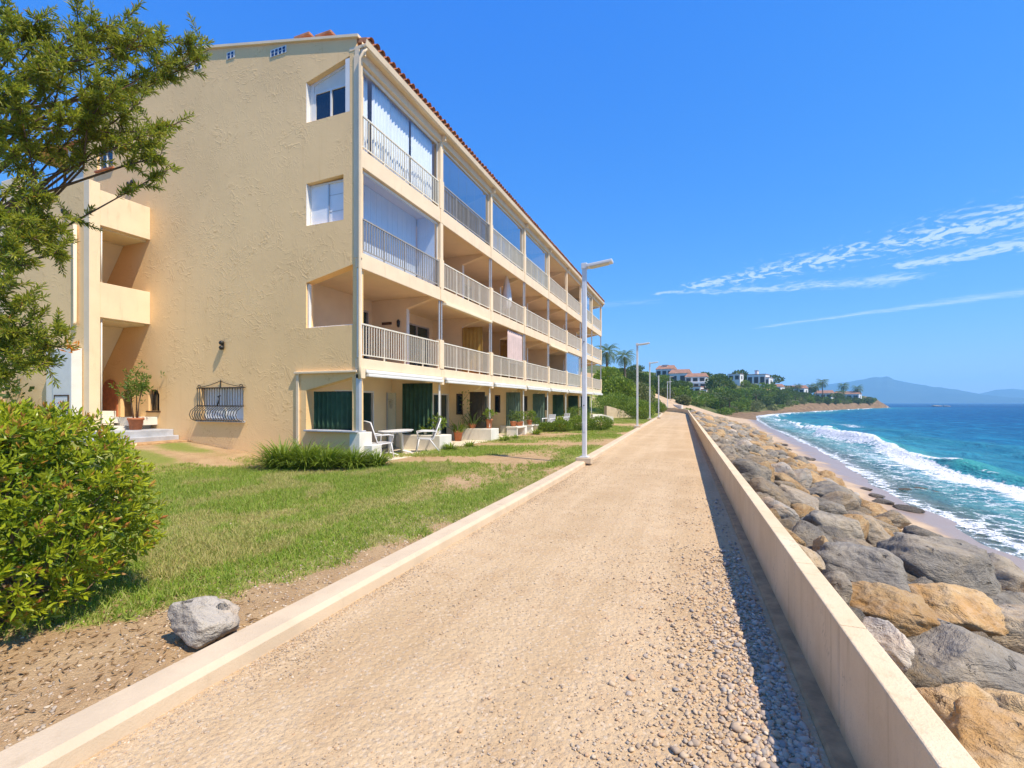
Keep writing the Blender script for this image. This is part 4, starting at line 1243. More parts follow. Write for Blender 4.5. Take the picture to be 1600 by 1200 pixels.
# roof: soffit, fascia, gutter, tiles
bp(MB().box(BX - 0.14, BX + 0.02, BY - 0.012, YE, EAVE + 0.002, EAVE + 0.25), 'eave_beam', M['plaster'], bevel=0.01)
bp(MB().box(BX - 0.3, BX + 0.20, BY - 0.009, YE + 0.1, EAVE + 0.252, EAVE + 0.33), 'eave_soffit', M['plaster'])
gu = MB(); yy = [BY - 0.06, YE + 0.1]
pr = [(BX + 0.13, EAVE + 0.36), (BX + 0.14, EAVE + 0.26), (BX + 0.19, EAVE + 0.21), (BX + 0.25, EAVE + 0.24), (BX + 0.28, EAVE + 0.38), (BX + 0.265, EAVE + 0.38), (BX + 0.24, EAVE + 0.27), (BX + 0.15, EAVE + 0.28)]
gu.holed([pr], lambda a, b, t: (a, t, b), yy[0], yy[1]); bp(gu, 'gutter', M['plaster'], fix=True)
for k in range(NB + 1):
    column('gutter_bracket', BX + 0.02, BX + 0.16, ky_(k) - 0.03 if k else BY + 0.02, ky_(k) + 0.03 if k else BY + 0.07, EAVE + 0.05, EAVE + 0.25, 'plaster', 0.004)
rf = MB(); rf.hexa([(-14, BY + 0.02, 12.12), (BX + 0.22, BY + 0.02, 10.78), (BX + 0.22, YE + 0.1, 10.78), (-14, YE + 0.1, 12.12)], [(-14, BY + 0.02, 12.24), (BX + 0.22, BY + 0.02, 10.90), (BX + 0.22, YE + 0.1, 10.90), (-14, YE + 0.1, 12.24)])
rf.hexa([(XL - 0.3, BY + 0.02, 10.9), (-14, BY + 0.02, 12.12), (-14, YE + 0.1, 12.12), (XL - 0.3, YE + 0.1, 10.9)], [(XL - 0.3, BY + 0.02, 11.02), (-14, BY + 0.02, 12.24), (-14, YE + 0.1, 12.24), (XL - 0.3, YE + 0.1, 11.02)])
ro = bp(rf, 'roof', M['tile'])
tm = MB()
for i in range(5):
    q0, q1 = math.pi * i / 5, math.pi * (i + 1) / 5
    tm.poly([(-0.36, 0.085 * math.cos(q0), 0.075 * math.sin(q0)), (0.10, 0.095 * math.cos(q0), 0.085 * math.sin(q0)), (0.10, 0.095 * math.cos(q1), 0.085 * math.sin(q1)), (-0.36, 0.085 * math.cos(q1), 0.075 * math.sin(q1))])
tile_me = tm.build('roof_tile', M['tile'], None, link_it=False, fix=True)
n_t = int((YE - BY) / 0.235)
for i in range(n_t):
    o = link('roof_tile', tile_me, ro); o.location = (0.20 + random.uniform(-0.015, 0.015), 0.15 + i * 0.235, 10.885); o.rotation_euler = (0, R(12.5), random.uniform(-0.04, 0.04))
    sd = None
tile_sol = MB()
for i in range(n_t):
    for j in range(1, 5):
        y = BY + 0.15 + i * 0.235; x = BX + 0.28 - 0.40 * j; z = 10.885 + 0.40 * j * math.tan(R(12.8))
        tile_sol.raw([(x - 0.36, y - 0.085, z + 0.08), (x - 0.36, y, z + 0.16), (x - 0.36, y + 0.085, z + 0.08), (x + 0.1, y - 0.09, z - 0.02), (x + 0.1, y, z + 0.065), (x + 0.1, y + 0.09, z - 0.02)], [(0, 1, 4, 3), (1, 2, 5, 4)])
tag(tile_sol.build('roof_tiles', M['tile'], ro), kind='stuff')
for x in (-10.2, -9.45):
    c = MB().box(x - 0.20, x + 0.20, BY + 0.35, BY + 0.75, gz(x) - 0.1, gz(x) + 0.36); c.box(x - 0.28, x + 0.28, BY + 0.28, BY + 0.82, gz(x) + 0.361, gz(x) + 0.45)
    bp(c, 'chimney', M['tile'], bevel=0.02)
# rainwater pipes
pp = MB(); pp.tube([(BX + 0.20, BY + 0.03, EAVE + 0.22), (BX + 0.16, BY - 0.03, EAVE + 0.1), (BX + 0.06, BY - 0.05, EAVE - 0.05), (BX + 0.05, BY - 0.05, 2.55), (BX + 0.05, BY - 0.04, 2.2)], 0.036, 10)
bp(pp, 'downpipe', M['plaster'])

# ---------------------------------------------------------------- stair tower on the left of the gable
SX1, SY0 = -16.1, 8.27
TW = -20.5
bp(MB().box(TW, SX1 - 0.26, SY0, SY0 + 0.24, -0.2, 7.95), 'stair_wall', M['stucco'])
bp(MB().box(SX1 - 0.258, SX1, SY0 - 0.002, SY0 + 0.27, -0.2, 7.97), 'stair_pillar', M['plaster'], bevel=0.01)
bp(MB().box(SX1 - 0.22, SX1 - 0.01, SY0 + 0.272, BY - 0.003, 6.76, 7.78), 'stair_parapet', M['plaster'], bevel=0.01)
bp(MB().box(SX1 - 0.22, SX1 - 0.01, SY0 + 0.272, BY - 0.003, 4.08, 5.10), 'stair_parapet', M['plaster'], bevel=0.01)
for zt in (6.74, 4.06):
    bp(MB().box(SX1 - 1.35, SX1 - 0.222, SY0 + 0.245, BY - 0.004, zt - 0.02, zt + 0.14), 'landing', M['soffit'])
    s = MB(); s.hexa([(TW + 0.6, SY0 + 0.25, zt - 3.2), (SX1 - 1.352, SY0 + 0.25, zt - 0.05), (SX1 - 1.352, BY - 0.005, zt - 0.05), (TW + 0.6, BY - 0.005, zt - 3.2)],
                  [(TW + 0.6, SY0 + 0.25, zt - 2.95), (SX1 - 1.352, SY0 + 0.25, zt + 0.14), (SX1 - 1.352, BY - 0.005, zt + 0.14), (TW + 0.6, BY - 0.005, zt - 2.95)])
    bp(s, 'stair_flight', M['soffit'])
bp(MB().box(TW, TW + 0.2, SY0 + 0.242, BY - 0.004, -0.2, 7.7), 'stair_rear_wall', M['plaster_in'])
pl_ = MB()
for z0, z1 in ((0.9, 4.06), (5.1, 6.74)): pl_.tube([(SX1 - 0.12, SY0 + 0.36, z0), (SX1 - 0.12, SY0 + 0.36, z1)], 0.022, 6)
bp(pl_, 'stair_post', M['white'])
bp(MB().tube([(SX1 - 0.55, SY0 - 0.06, 6.72), (SX1 - 0.55, SY0 - 0.06, 3.95), (SX1 - 0.50, SY0 - 0.10, 3.85)], 0.045, 8), 'downpipe', M['plaster'])
ll = MB().lathe([(0.0, -0.08), (0.07, -0.05), (0.08, 0.04), (0.04, 0.08), (0, 0.09)], (SX1 - 1.0, SY0 - 0.1, 7.15), 10, caps=False); ll.box(SX1 - 1.03, SX1 - 0.97, SY0 - 0.07, SY0 - 0.001, 7.1, 7.17)
bp(ll, 'wall_light', M['iron'])
# entrance steps below the tower
for i, (x0, x1, z) in enumerate(((-16.62, -15.72, 0.98), (-16.9, -16.28, 1.16), (-17.2, -16.6, 1.34))):
    if i: bp(MB().box(x0 - 1.4, x1, SY0 + 0.30, SY0 + 0.95, z - 0.178, z), 'step', M['white_plaster'], bevel=0.01)
bp(MB().box(-18.6, SX1 + 0.02, SY0 + 0.30, BY - 0.005, 0.2, 0.90), 'entrance_landing', M['white_plaster'])
bp(MB().box(-16.6, -15.75, BY - 0.75, BY - 0.005, 0.902, 1.15), 'entrance_bench', M['white_plaster'], bevel=0.01)
bp(MB().box(-17.2, -15.0, BY - 1.75, BY - 0.008, 0.3, 0.78), 'step', M['stone_step'], bevel=0.015)
bp(MB().box(-17.2, -14.75, BY - 2.05, BY - 0.01, 0.1, 0.60), 'step', M['stone_step'], bevel=0.015)
bp(MB().box(-17.2, -14.2, BY - 2.3, BY - 0.015, -0.1, 0.47), 'step', M['footing'], bevel=0.02)

# ---------------------------------------------------------------- ground floor patios, planters, low walls
lw = MB().box(-9.97, -8.22, BY - 0.08, BY - 0.003, -0.3, 0.83)
bp(MB().box(-9.72, -8.0, BY - 0.13, BY + 0.28, 0.831, 0.875), 'sill', M['stone_step'], bevel=0.01)
bp(MB().box(BX - 0.26, BX + 0.06, BY - 0.06, BY + 0.44, -0.3, 0.83), 'corner_plinth', M['white_plaster'], bevel=0.012)
bp(MB().box(BX - 0.02, BX + 0.32, BY + 0.10, BY + 0.50, -0.3, 0.50), 'corner_plinth', M['white_plaster'], bevel=0.012)
for k in range(NB):
    y0, y1 = ky_(k) + (0.46 if k == 0 else 0.42), ky_(k + 1) - 0.42
    bp(MB().box(XG + 0.002, BX + (0.30 if k % 3 == 0 else 0.1), y0, y1, -0.25, 0.028), 'patio', M['paving'], bevel=0.012)
for k in range(1, NB):
    y = ky_(k); h = 0.50 if k < 3 else 0.42
    if k in (1, 2): bp(MB().box(XG + 0.004, BX + 0.16, y - 0.41, y + 0.41, -0.3, h), 'planter_wall', M['white_plaster'], bevel=0.015)
    else: bp(MB().box(-9.3, BX + 0.05, y - 0.16, y + 0.16, -0.3, h), 'planter_wall', M['white_plaster'], bevel=0.015)
# narrow windows and doors in the ground floor wall
for k in range(1, NB):
    y = ky_(k)
    for yy in ((y + 1.1,)):
        wv_ = bp(MB().box(XG + 0.002, XG + 0.03, yy - 0.02, yy + 0.30, 1.08, 1.98), 'window', M['wood'])
        MB().box(XG + 0.031, XG + 0.035, yy + 0.02, yy + 0.26, 1.13, 1.93).build('pane', M['pane'], wv_)
    dd = bp(MB().box(XG + 0.002, XG + 0.025, y + 1.65, y + 2.4, 0.03, 2.0), 'door', M['white_plaster'])
    MB().box(XG + 0.026, XG + 0.06, y + 1.72, y + 1.75, 0.95, 1.08).build('handle', M['alu'], dd)
for k in range(2, NB):                      # slot windows in the patio partitions
    y = ky_(k) - 0.09
    wv_ = bp(MB().box(-9.62, -9.32, y - 0.022, y - 0.001, 1.08, 1.98), 'window', M['wood'])
    MB().box(-9.58, -9.36, y - 0.027, y - 0.0225, 1.12, 1.94).build('pane', M['pane'], wv_)
lt = MB(); lt.lathe([(0.02, 0.18), (0.07, 0.1), (0.05, -0.12), (0.015, -0.16)], (-9.80, BY + 4.24 - 0.35, 1.55), 8); lt.box(-9.94, -9.80, BY + 3.87, BY + 3.91, 1.7, 1.73)
bp(lt, 'wall_lantern', M['iron'])
lt = MB().box(-10.35, -9.95, ky_(1) - 0.115, ky_(1) - 0.092, 4.35, 4.44); bp(lt, 'number_plate', M['wood'])
lt = MB(); lt.lathe([(0.02, 0.14), (0.06, 0.08), (0.045, -0.10), (0.015, -0.13)], (-9.62, ky_(1) - 0.18, 4.35), 8); lt.box(-9.64, -9.60, ky_(1) - 0.18, ky_(1) - 0.092, 4.42, 4.45); bp(lt, 'wall_lantern', M['iron'])
# hanging canvas curtains of the patios
tag(wavy('curtain', M['curtain_g'], BY + 0.20, -9.70, -8.28, 0.88, 1.90, 0.035, 9, ax='x', seed=8), 'dark green curtain filling the ground floor corner window of the gable', 'curtain')
tag(wavy('curtain', M['curtain_g'], ky_(1) - 0.16, -9.45, -8.25, 0.52, 2.26, 0.05, 7, ax='x', seed=9), 'dark green floor length curtain beside the white patio table', 'curtain')
tag(wavy('curtain', M['screen_brown'], ky_(2) - 0.13, -8.96, -8.25, 0.52, 2.05, 0.006, 6, ax='x', seed=10), 'dark brown screen at the side of the patio with the striped pot', 'screen')
dsc = {3: 'pale green striped curtain on the third patio partition', 4: 'pale green striped curtain on the fourth patio partition', 5: 'dim green curtain on the fifth patio partition, left of the near lamp', 6: 'dim green curtain on the patio partition behind the near lamp', 7: 'dim green curtain on the last patio partition'}
for k in (3, 4, 5, 6, 7):
    tag(wavy('curtain', M['curtain_pale' if k < 5 else 'curtain_g'], ky_(k) - 0.16, -8.96, -8.2, 0.08, 2.12, 0.04, 8, ax='x', seed=11 + k), dsc[k], 'curtain', 'curtains along the patios')
# ------------------------------------------------------------ rock revetment
def boulder_verts(seed, sub, rough=1.0):
    rs = np.random.default_rng(seed)
    V, F = ICO[sub]
    n = rs.normal(size=(13, 3)); n /= np.linalg.norm(n, axis=1, keepdims=True)
    d = rs.uniform(0.76, 1.02, 13)
    p = 22.0
    dots = np.maximum(V @ n.T, 0) / d
    r = (np.sum(dots ** p, 1) + 0.35 ** p) ** (-1 / p)
    r = np.minimum(r, 1.35)
    a, b, c = V[:, 0] * 1.7 + seed, V[:, 1] * 1.7, V[:, 2] * 1.7
    nz = (fbm(a, b + c * 0.7, 4, seed) - 0.5) + (fbm(b + 5, c - a * 0.6, 4, seed + 1) - 0.5)
    lay = fbm(c * 3.2 + a * 0.5, b * 0.9, 3, seed + 2) - 0.5
    fine = fbm(a * 4.5 + c * 3, b * 4.5, 3, seed + 3) - 0.5
    r = r * (1 + rough * (0.16 * nz + 0.17 * lay + 0.09 * fine))
    P = V * r[:, None]
    P -= (P.max(0) + P.min(0)) / 2
    P /= (P.max(0) - P.min(0)) / 2
    return P, F


def cam_ray(px_, py_):
    u = (px_ - 800) / 740; v = (629 - py_) / 740
    s_, c_ = math.sin(THETA), math.cos(THETA)
    return np.array([-s_ + c_ * u, c_ + s_ * u, v])


def hit_slope(px_, py_, lift):
    r = cam_ray(px_, py_)
    for d in np.linspace(0.8, 60, 6000):
        p = np.array([0, 0, 1.6]) + r * d
        if p[2] < float(coast_h(np.array([p[0]]), np.array([p[1]]))[0]) + lift: return p, d
    return p, d


ROCKMAT = {'grey': 'rock_grey', 'ochre': 'rock_ochre', 'tan': 'rock_tan', 'pale': 'rock_pale'}
# big stones one can point to: pixel box only gives where on the slope each one lies and how big it is
front = [
    (1395, 1660, 980, 1110, 'grey', 0.6, 'very large flat grey boulder beside the nearest stretch of wall'),
    (1322, 1458, 918, 1004, 'ochre', 0.5, 'rounded ochre boulder touching the wall just past the large flat grey one'),
    (1405, 1545, 914, 985, 'ochre', 0.45, 'long ochre boulder lying between two grey ones, second row from the wall'),
    (1500, 1640, 945, 1015, 'tan', 0.45, 'long tan boulder behind the very large flat grey one'),
    (1282, 1408, 850, 940, 'grey', 0.6, 'blocky grey boulder with pale top edges close to the wall'),
    (1362, 1525, 838, 940, 'grey', 0.55, 'broad layered grey boulder in the middle of the slope'),
    (1512, 1640, 925, 985, 'grey', 0.4, 'smooth blue grey boulder at the seaward side of the slope'),
    (1425, 1545, 1066, 1142, 'ochre', 0.5, 'pitted ochre boulder below the very large flat grey one'),
    (1512, 1650, 1080, 1150, 'ochre', 0.5, 'bright ochre rounded boulder near the wall at the front'),
    (1475, 1660, 1125, 1230, 'ochre', 0.5, 'large ochre boulder nearest to the viewer beside the wall'),
    (1244, 1344, 800, 852, 'grey', 0.5, 'domed grey boulder with a rough top, a step from the wall'),
    (1316, 1392, 803, 862, 'tan', 0.5, 'tan ribbed boulder right of the domed grey one'),
    (1392, 1470, 838, 880, 'grey', 0.5, 'dark grey block at the outer edge of the broad layered one'),
    (1478, 1580, 862, 930, 'grey', 0.5, 'dark angular grey boulder at the edge of the sand'),
    (1216, 1286, 842, 896, 'tan', 0.5, 'brown tan boulder squeezed between the wall and the blocky grey one'),
    (1282, 1326, 898, 940, 'grey', 0.5, 'small speckled grey stone in the gap against the wall'),
    (1345, 1400, 985, 1030, 'pale', 0.5, 'small pale stone wedged between the wall and the very large flat grey one'),
    (1205, 1275, 762, 802, 'tan', 0.5, 'tan boulder behind the domed grey one, close to the wall'),
    (1255, 1330, 755, 800, 'grey', 0.5, 'grey folded boulder in the second row beyond the domed grey one'),
    (1278, 1300, 842, 880, 'ochre', 0.6, 'narrow ochre stone between the domed and the blocky grey boulders'),
]
placed = []      # (x, y, radius)
rocks = []
for i, (x0, x1, y0, y1, cn, k, lab) in enumerate(front):
    p, d = hit_slope((x0 + x1) / 2, (y0 + y1) / 2, 0.16)
    wd = (x1 - x0) / 740 * d; ht = (y1 - y0) / 740 * d
    P, F = boulder_verts(100 + i, 5, 0.9)
    phi = math.atan2(1.6 - p[2], d)
    sx = wd / 2 * 1.04; sz = max(0.16, min(ht * 0.62, sx * 0.8)); sy = max(0.2, min(ht * 0.85, sx * 1.0))
    me = np_mesh('boulder', P * np.array([sx, sy, sz]), F, [M[ROCKMAT[cn]]], True)
    o = link('boulder', me, None, loc=(p[0], p[1], p[2] - sz * 0.15))
    o.rotation_euler = (random.uniform(-0.10, 0.10), random.uniform(0.05, 0.22), -THETA * -1 + random.uniform(-0.2, 0.2))
    rocks.append((o, p[0], p[1], sx, cn, lab)); placed.append((p[0], p[1], (sx + sy) / 2 * 1.0))
variants = {}
for sub, n in ((4, 10), (3, 8)):
    for cn in ROCKMAT:
        variants[sub, cn] = []
        for j in range(n):
            P, F = boulder_verts(300 + sub * 50 + j, sub)
            variants[sub, cn].append(np_mesh('boulder', P, F, [M[ROCKMAT[cn]]], True))
rs = np.random.default_rng(5)
cand = []
cells = {}
for q_ in placed: cells.setdefault(int(math.floor(q_[1])), []).append(q_)
for tries in range(42000):
    Y = -2.5 + 78 * rs.random() ** 1.15
    a = float(wall_x(Y)) + 0.30; b = float(toe_x(Y)) + 0.25
    if Y > 64: b = min(b, a + 7)
    X = a + (b - a) * rs.random()
    f = (X - a) / (b - a)
    r = rs.uniform(0.24, 0.48) if Y < 6 else rs.uniform(0.17, 0.40)
    if tries > 12000: r = rs.uniform(0.11, 0.22)
    if Y > 45: r *= 1.35
    if X - r * 0.95 < float(wall_x(Y)) + 0.13: continue
    ok = True
    for (qx, qy, qr) in [c_ for i_ in (-2, -1, 0, 1, 2) for c_ in cells.get(int(math.floor(Y)) + i_, ())]:
        if (qx - X) ** 2 + (qy - Y) ** 2 < ((qr + r) * 0.97) ** 2: ok = False; break
    if not ok: continue
    cells.setdefault(int(math.floor(Y)), []).append((X, Y, r)); cand.append((X, Y, r, f))
cand.sort(key=lambda c: -(c[2] / math.hypot(c[0], c[1] * 1.0 + 0.6)) if c[1] > -0.5 else 9)
lampname = [(3, 'nearest'), (9, 'near'), (15, 'mid'), (24, 'next'), (36, 'second'), (52, 'third'), (999, 'far')]


def zone(Y):
    for lim, s in ((6.5, 'before the near lamp'), (14.5, 'beside the near lamp'), (24, 'before the second lamp'),
                   (36, 'beside the second lamp'), (50, 'beside the third lamp')):
        if Y < lim: return s
    return 'towards the wall bend'


def row(f):
    return 'right against the wall' if f < 0.14 else 'in the upper rows' if f < 0.38 else 'halfway down the slope' if f < 0.66 else 'low on the slope' if f < 0.88 else 'at the edge of the sand'


buckets = {}
rubble = {}
n_ind = 0
for (X, Y, r, f) in cand:
    cn = rs.choice(['grey', 'tan', 'ochre', 'pale'], p=[0.40, 0.30, 0.25, 0.05] if f < 0.6 else [0.24, 0.22, 0.51, 0.03])
    z = float(coast_h(np.array([X]), np.array([Y]))[0])
    sub = 4 if Y < 26 else 3
    me = variants[sub, cn][rs.integers(len(variants[sub, cn]))]
    sc = (r * rs.uniform(1.0, 1.3), r * rs.uniform(0.85, 1.15), r * rs.uniform(0.62, 0.92))
    rot = (rs.uniform(-0.3, 0.3), rs.uniform(-0.1, 0.45), rs.uniform(0, 6.28))
    lim = 278
    if n_ind < lim and Y > 0.3:
        o = link('boulder', me, None, loc=(X, Y, z + sc[2] * 0.42)); o.scale = sc; o.rotation_euler = rot
        n_ind += 1
        buckets.setdefault((cn, row(f), zone(Y)), []).append((r, o))
    else:
        P, F = boulder_verts(300 + 3 * 50 + int(rs.integers(8)), 3 if Y < 40 else 2)
        Mx = np.array(Matrix.Rotation(rot[2], 3, 'Z') @ Matrix.Rotation(rot[1], 3, 'Y') @ Matrix.Rotation(rot[0], 3, 'X'))
        P = (P * np.array(sc)) @ Mx.T + np.array([X, Y, z + sc[2] * 0.3])
        rubble.setdefault(cn, []).append((P, F))
ordn = ['largest', 'second largest', 'third largest', 'fourth largest', 'fifth largest', 'sixth largest', 'seventh largest', 'eighth largest', 'ninth largest', 'tenth largest', 'eleventh largest', 'twelfth largest', 'thirteenth largest', 'fourteenth largest', 'fifteenth largest', 'sixteenth largest']
G_ROCK = 'boulders of the sea wall revetment'
for (cn, rw, zn), lst in buckets.items():
    lst.sort(key=lambda q: -q[0])
    for i, (r, o) in enumerate(lst):
        if len(lst) == 1: lab = f'lone {cn} boulder {rw}, {zn}'
        elif i < 16: lab = f'{ordn[i]} {cn} boulder {rw}, {zn}'
        else: lab = f'small {cn} boulder {rw}, {zn}'
        tag(o, lab, 'boulder', G_ROCK)
for (o, *_r, lab) in rocks: tag(o, lab, 'boulder', G_ROCK)
for cn, lst in rubble.items():
    V = []; F = []; n = 0
    for P, f in lst:
        V.append(P); F.append(f + n); n += len(P)
    if V: tag(link('rubble', np_mesh('rubble', np.concatenate(V), np.concatenate(F), [M[ROCKMAT[cn]]], True)), 'smaller %s stones filling the rock slope' % cn, 'rubble', kind='stuff')
# stray dark stones on the wet sand
dk = mat_rock('wet_rock', (0.10, 0.085, 0.07), (0.16, 0.12, 0.085), (0.06, 0.055, 0.05)); dv = []
for j in range(5):
    P, F = boulder_verts(700 + j, 3); dv.append(np_mesh('beach_stone', P, F, [dk], True))
strays = [(1368, 776, 22, 'dark stone with a flat top on the wet sand'), (1378, 786, 26, 'long dark stone half buried where the sand begins'), (1352, 765, 14, 'small dark stone just above the waterline'),
          (1410, 766, 16, 'dark stone awash in the foam in front of the breaking wave'), (1440, 765, 14, 'dark stone in the foam right of another one'), (1462, 770, 11, 'small dark stone far right in the foam'),
          (1422, 798, 30, 'long low dark rock at the lower edge of the wash'), (1232, 703, 9, 'tiny dark stone alone in the shallow wash'), (1258, 716, 10, 'tiny dark stone by the swash line'),
          (1200, 692, 12, 'small stone on the wet sand of the narrow beach'), (1265, 719, 14, 'flat dark stone at the end of the sand tongue'), (1222, 696, 12, 'dark stone beside the tiny one in the shallow wash'),
          (1395, 805, 24, 'dark slab where the boulders meet the sand'), (1470, 795, 10, 'brown pebble sized rock in the thin foam')]
for px_, py_, wpx, lab in strays:
    r = cam_ray(px_, py_); d = (1.6 - (SEA_Z + 0.02)) / -r[2]
    for dd in np.linspace(5, 90, 3000):
        p = np.array([0, 0, 1.6]) + r * dd
        if p[2] < max(SEA_Z - 0.03, float(coast_h(np.array([p[0]]), np.array([p[1]]))[0])): break
    s = wpx / 740 * dd / 2
    o = link('beach_stone', dv[rs.integers(5)], None, loc=(p[0], p[1], p[2] + s * 0.1)); o.scale = (s * 1.1, s * 1.3, s * 0.42); o.rotation_euler = (0, 0, rs.uniform(0, 6))
    tag(o, lab, 'stone', 'stray stones on the beach')
# pale boulder by the kerb
P, F = boulder_verts(64, 5, 1.0)
o = link('boulder', np_mesh('boulder', P * np.array([0.19, 0.175, 0.185]), F, [M['rock_pale']], True), None, loc=(-3.04, 2.2, 0.15)); o.rotation_euler = (0.1, -0.25, 0.5)
tag(o, 'single pale grey rock on the bare soil against the kerb', 'rock')

# ------------------------------------------------------------ loose stones on the promenade
PV, PF = ICO[2]
def pebbles(name, pos, rad, flat, cols, mats, lab):
    n = len(pos)
    sc = rad[:, None] * np.stack([rng.uniform(0.8, 1.35, n), rng.uniform(0.75, 1.1, n), rng.uniform(*flat, n)], 1)
    zdir = np.stack([rng.normal(0, 0.25, n), rng.normal(0, 0.25, n), np.ones(n)], 1)
    Mx = rot_from(zdir, rng.uniform(0, 6.28, n))
    VV = []; TT = []; FFs = []; off_ = 0
    for q in range(6):                      # six different stone shapes, rounded to angular
        ix = np.arange(q, n, 6)
        Vj = boulder_verts(800 + q, 2, 1.6)[0] if q < 3 else PV * rng.uniform(0.72, 1.12, (len(PV), 1))
        V, F = scatter(Vj, PF, pos[ix], Mx[ix], sc[ix])
        VV.append(V); FFs.append(F + off_); off_ += len(V); TT.append(np.repeat(cols[ix], len(PV), 0))
    tag(link(name, np_mesh(name, np.concatenate(VV), np.concatenate(FFs), mats, name == 'gravel', tint=np.concatenate(TT))), lab, 'gravel', kind='stuff')


shade_palette = np.array([(0.50, 0.37, 0.26), (0.58, 0.45, 0.33), (0.36, 0.28, 0.22), (0.30, 0.265, 0.235), (0.22, 0.19, 0.17), (0.46, 0.28, 0.16), (0.64, 0.54, 0.42), (0.40, 0.35, 0.30)])
n = 24000
Y = 1.0 + 7.5 * rng.random(n) ** 1.7; g = rng.exponential(0.27, n)
X = wall_x(Y) - 0.14 - g
keep = (g < 1.9) & (rng.random(n) < np.clip(1.2 - (Y - 1) / 4.2, 0.04, 1))
X, Y = X[keep], Y[keep]; rad = np.clip(rng.lognormal(math.log(0.0074), 0.42, len(X)), 0.004, 0.026) * np.clip(1.25 - 0.35 * (wall_x(Y) - X), 0.6, 1.25)
pos = np.stack([X, Y, rad * 0.35 + 0.004 * rng.random(len(X))], 1)
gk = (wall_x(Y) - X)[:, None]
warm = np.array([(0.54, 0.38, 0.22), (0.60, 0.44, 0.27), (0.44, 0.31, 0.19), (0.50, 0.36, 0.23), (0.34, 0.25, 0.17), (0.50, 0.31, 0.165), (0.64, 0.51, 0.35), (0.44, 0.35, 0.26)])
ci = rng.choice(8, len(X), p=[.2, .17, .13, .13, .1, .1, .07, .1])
cols = np.where(rng.random((len(X), 1)) < np.clip((gk - 0.22) * 3.0, 0.2, 0.95), warm[ci], shade_palette[ci]) * rng.uniform(0.8, 1.15, (len(X), 1))  # greyer beside the wall, tan further out: its shadow painted into the pebbles
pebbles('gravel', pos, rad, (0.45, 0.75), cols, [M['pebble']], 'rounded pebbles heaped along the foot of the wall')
n = 26000
Y = 1.0 + 13 * rng.random(n) ** 1.8; f = rng.random(n)
X = kerb_x(Y) + 0.19 + f * (wall_x(Y) - kerb_x(Y) - 0.35)
edge_ = rng.random(n) < 0.28
X = np.where(edge_, kerb_x(Y) + 0.18 + rng.exponential(0.12, n), X)
rad = rng.uniform(0.002, 0.006, n) * np.where(rng.random(n) < 0.06, 1.7, 1)
pos = np.stack([X, Y, rad * 0.4], 1)
cols = warm[rng.choice(8, n)] * rng.uniform(0.68, 1.1, (n, 1))
pebbles('gravel', pos, rad, (0.5, 0.8), cols, [M['pebble']], 'small loose stones scattered over the sandy promenade')
n = 3800
Y = 0.8 + 6 * rng.random(n) ** 1.4; X = kerb_x(Y) - 0.1 - rng.exponential(0.75, n)
rad = rng.uniform(0.003, 0.012, n)
zz = lawn_h(X, Y)
pos = np.stack([X, Y, zz + rad * 0.3], 1)
cols = warm[rng.choice(8, n)] * rng.uniform(0.7, 1.1, (n, 1))
pebbles('gravel', pos, rad, (0.4, 0.7), cols, [M['pebble']], 'small stones on the bare soil beside the kerb')
# ------------------------------------------------------------ plants
# a leaf: along +z, width x, slight fold and droop; 4 triangles
LEAF_V = np.array([(0, 0, 0), (0, -0.05, 0.5), (0, 0.06, 1.0), (-0.5, 0.05, 0.55), (0.5, 0.05, 0.55)], dtype=float)
LEAF_F = np.array([(0, 4, 1), (1, 4, 2), (0, 1, 3), (1, 2, 3)])
BLADE_V = np.array([(-0.5, 0, 0), (0.5, 0, 0), (-0.35, 0.16, 0.55), (0.35, 0.16, 0.55), (0, 0.5, 1.0)], dtype=float)
BLADE_F = np.array([(0, 1, 3), (0, 3, 2), (2, 3, 4)])


def unit(a): return a / np.maximum(np.linalg.norm(a, axis=1, keepdims=True), 1e-9)


def leaves(pos, axis, length, width, tint, spin=None, V=LEAF_V, F=LEAF_F):
    n = len(pos)
    M3 = rot_from(axis, rng.uniform(0, 6.28, n) if spin is None else spin)
    sc = np.stack([width, length, length], 1)
    P, FF = scatter(V, F, pos, M3, sc)
    return P, FF, np.repeat(tint, len(V), 0), M3, sc


def joined(name, packs, mat, parent=None, off=(0, 0, 0), smooth=False):
    V = np.concatenate([p[0] for p in packs]) - np.array(off); T = np.concatenate([p[2] for p in packs])
    F = []; n = 0
    for p in packs: F.append(p[1] + n); n += len(p[0])
    return link(name, np_mesh(name, V, np.concatenate(F), [mat], smooth, tint=T), parent)


def whorl(tips, dirs, per, lmin, lmax, wr, spread, tintf, back=0.05):
    """leaves set round each shoot tip"""
    n = len(tips); k = np.arange(per)
    ang = (k * 2.39996)[None, :] + rng.uniform(0, 6.28, (n, 1))
    Fm = rot_from(dirs, np.zeros(n))
    f = (k / per)[None, :] * np.ones((n, 1))
    tilt = spread[0] + (spread[1] - spread[0]) * f + rng.normal(0, 0.13, (n, per))
    loc = np.stack([np.sin(tilt) * np.cos(ang), np.sin(tilt) * np.sin(ang), np.cos(tilt)], 2)
    ax = np.einsum('nij,nkj->nki', Fm, loc).reshape(-1, 3)
    ps = (tips[:, None, :] - dirs[:, None, :] * (f[:, :, None] * back * 2)).reshape(-1, 3)
    ln = rng.uniform(lmin, lmax, len(ps)) * (0.62 + 0.5 * f.reshape(-1))
    return leaves(ps, ax, ln, ln * wr, tintf(f.reshape(-1), len(ps)))


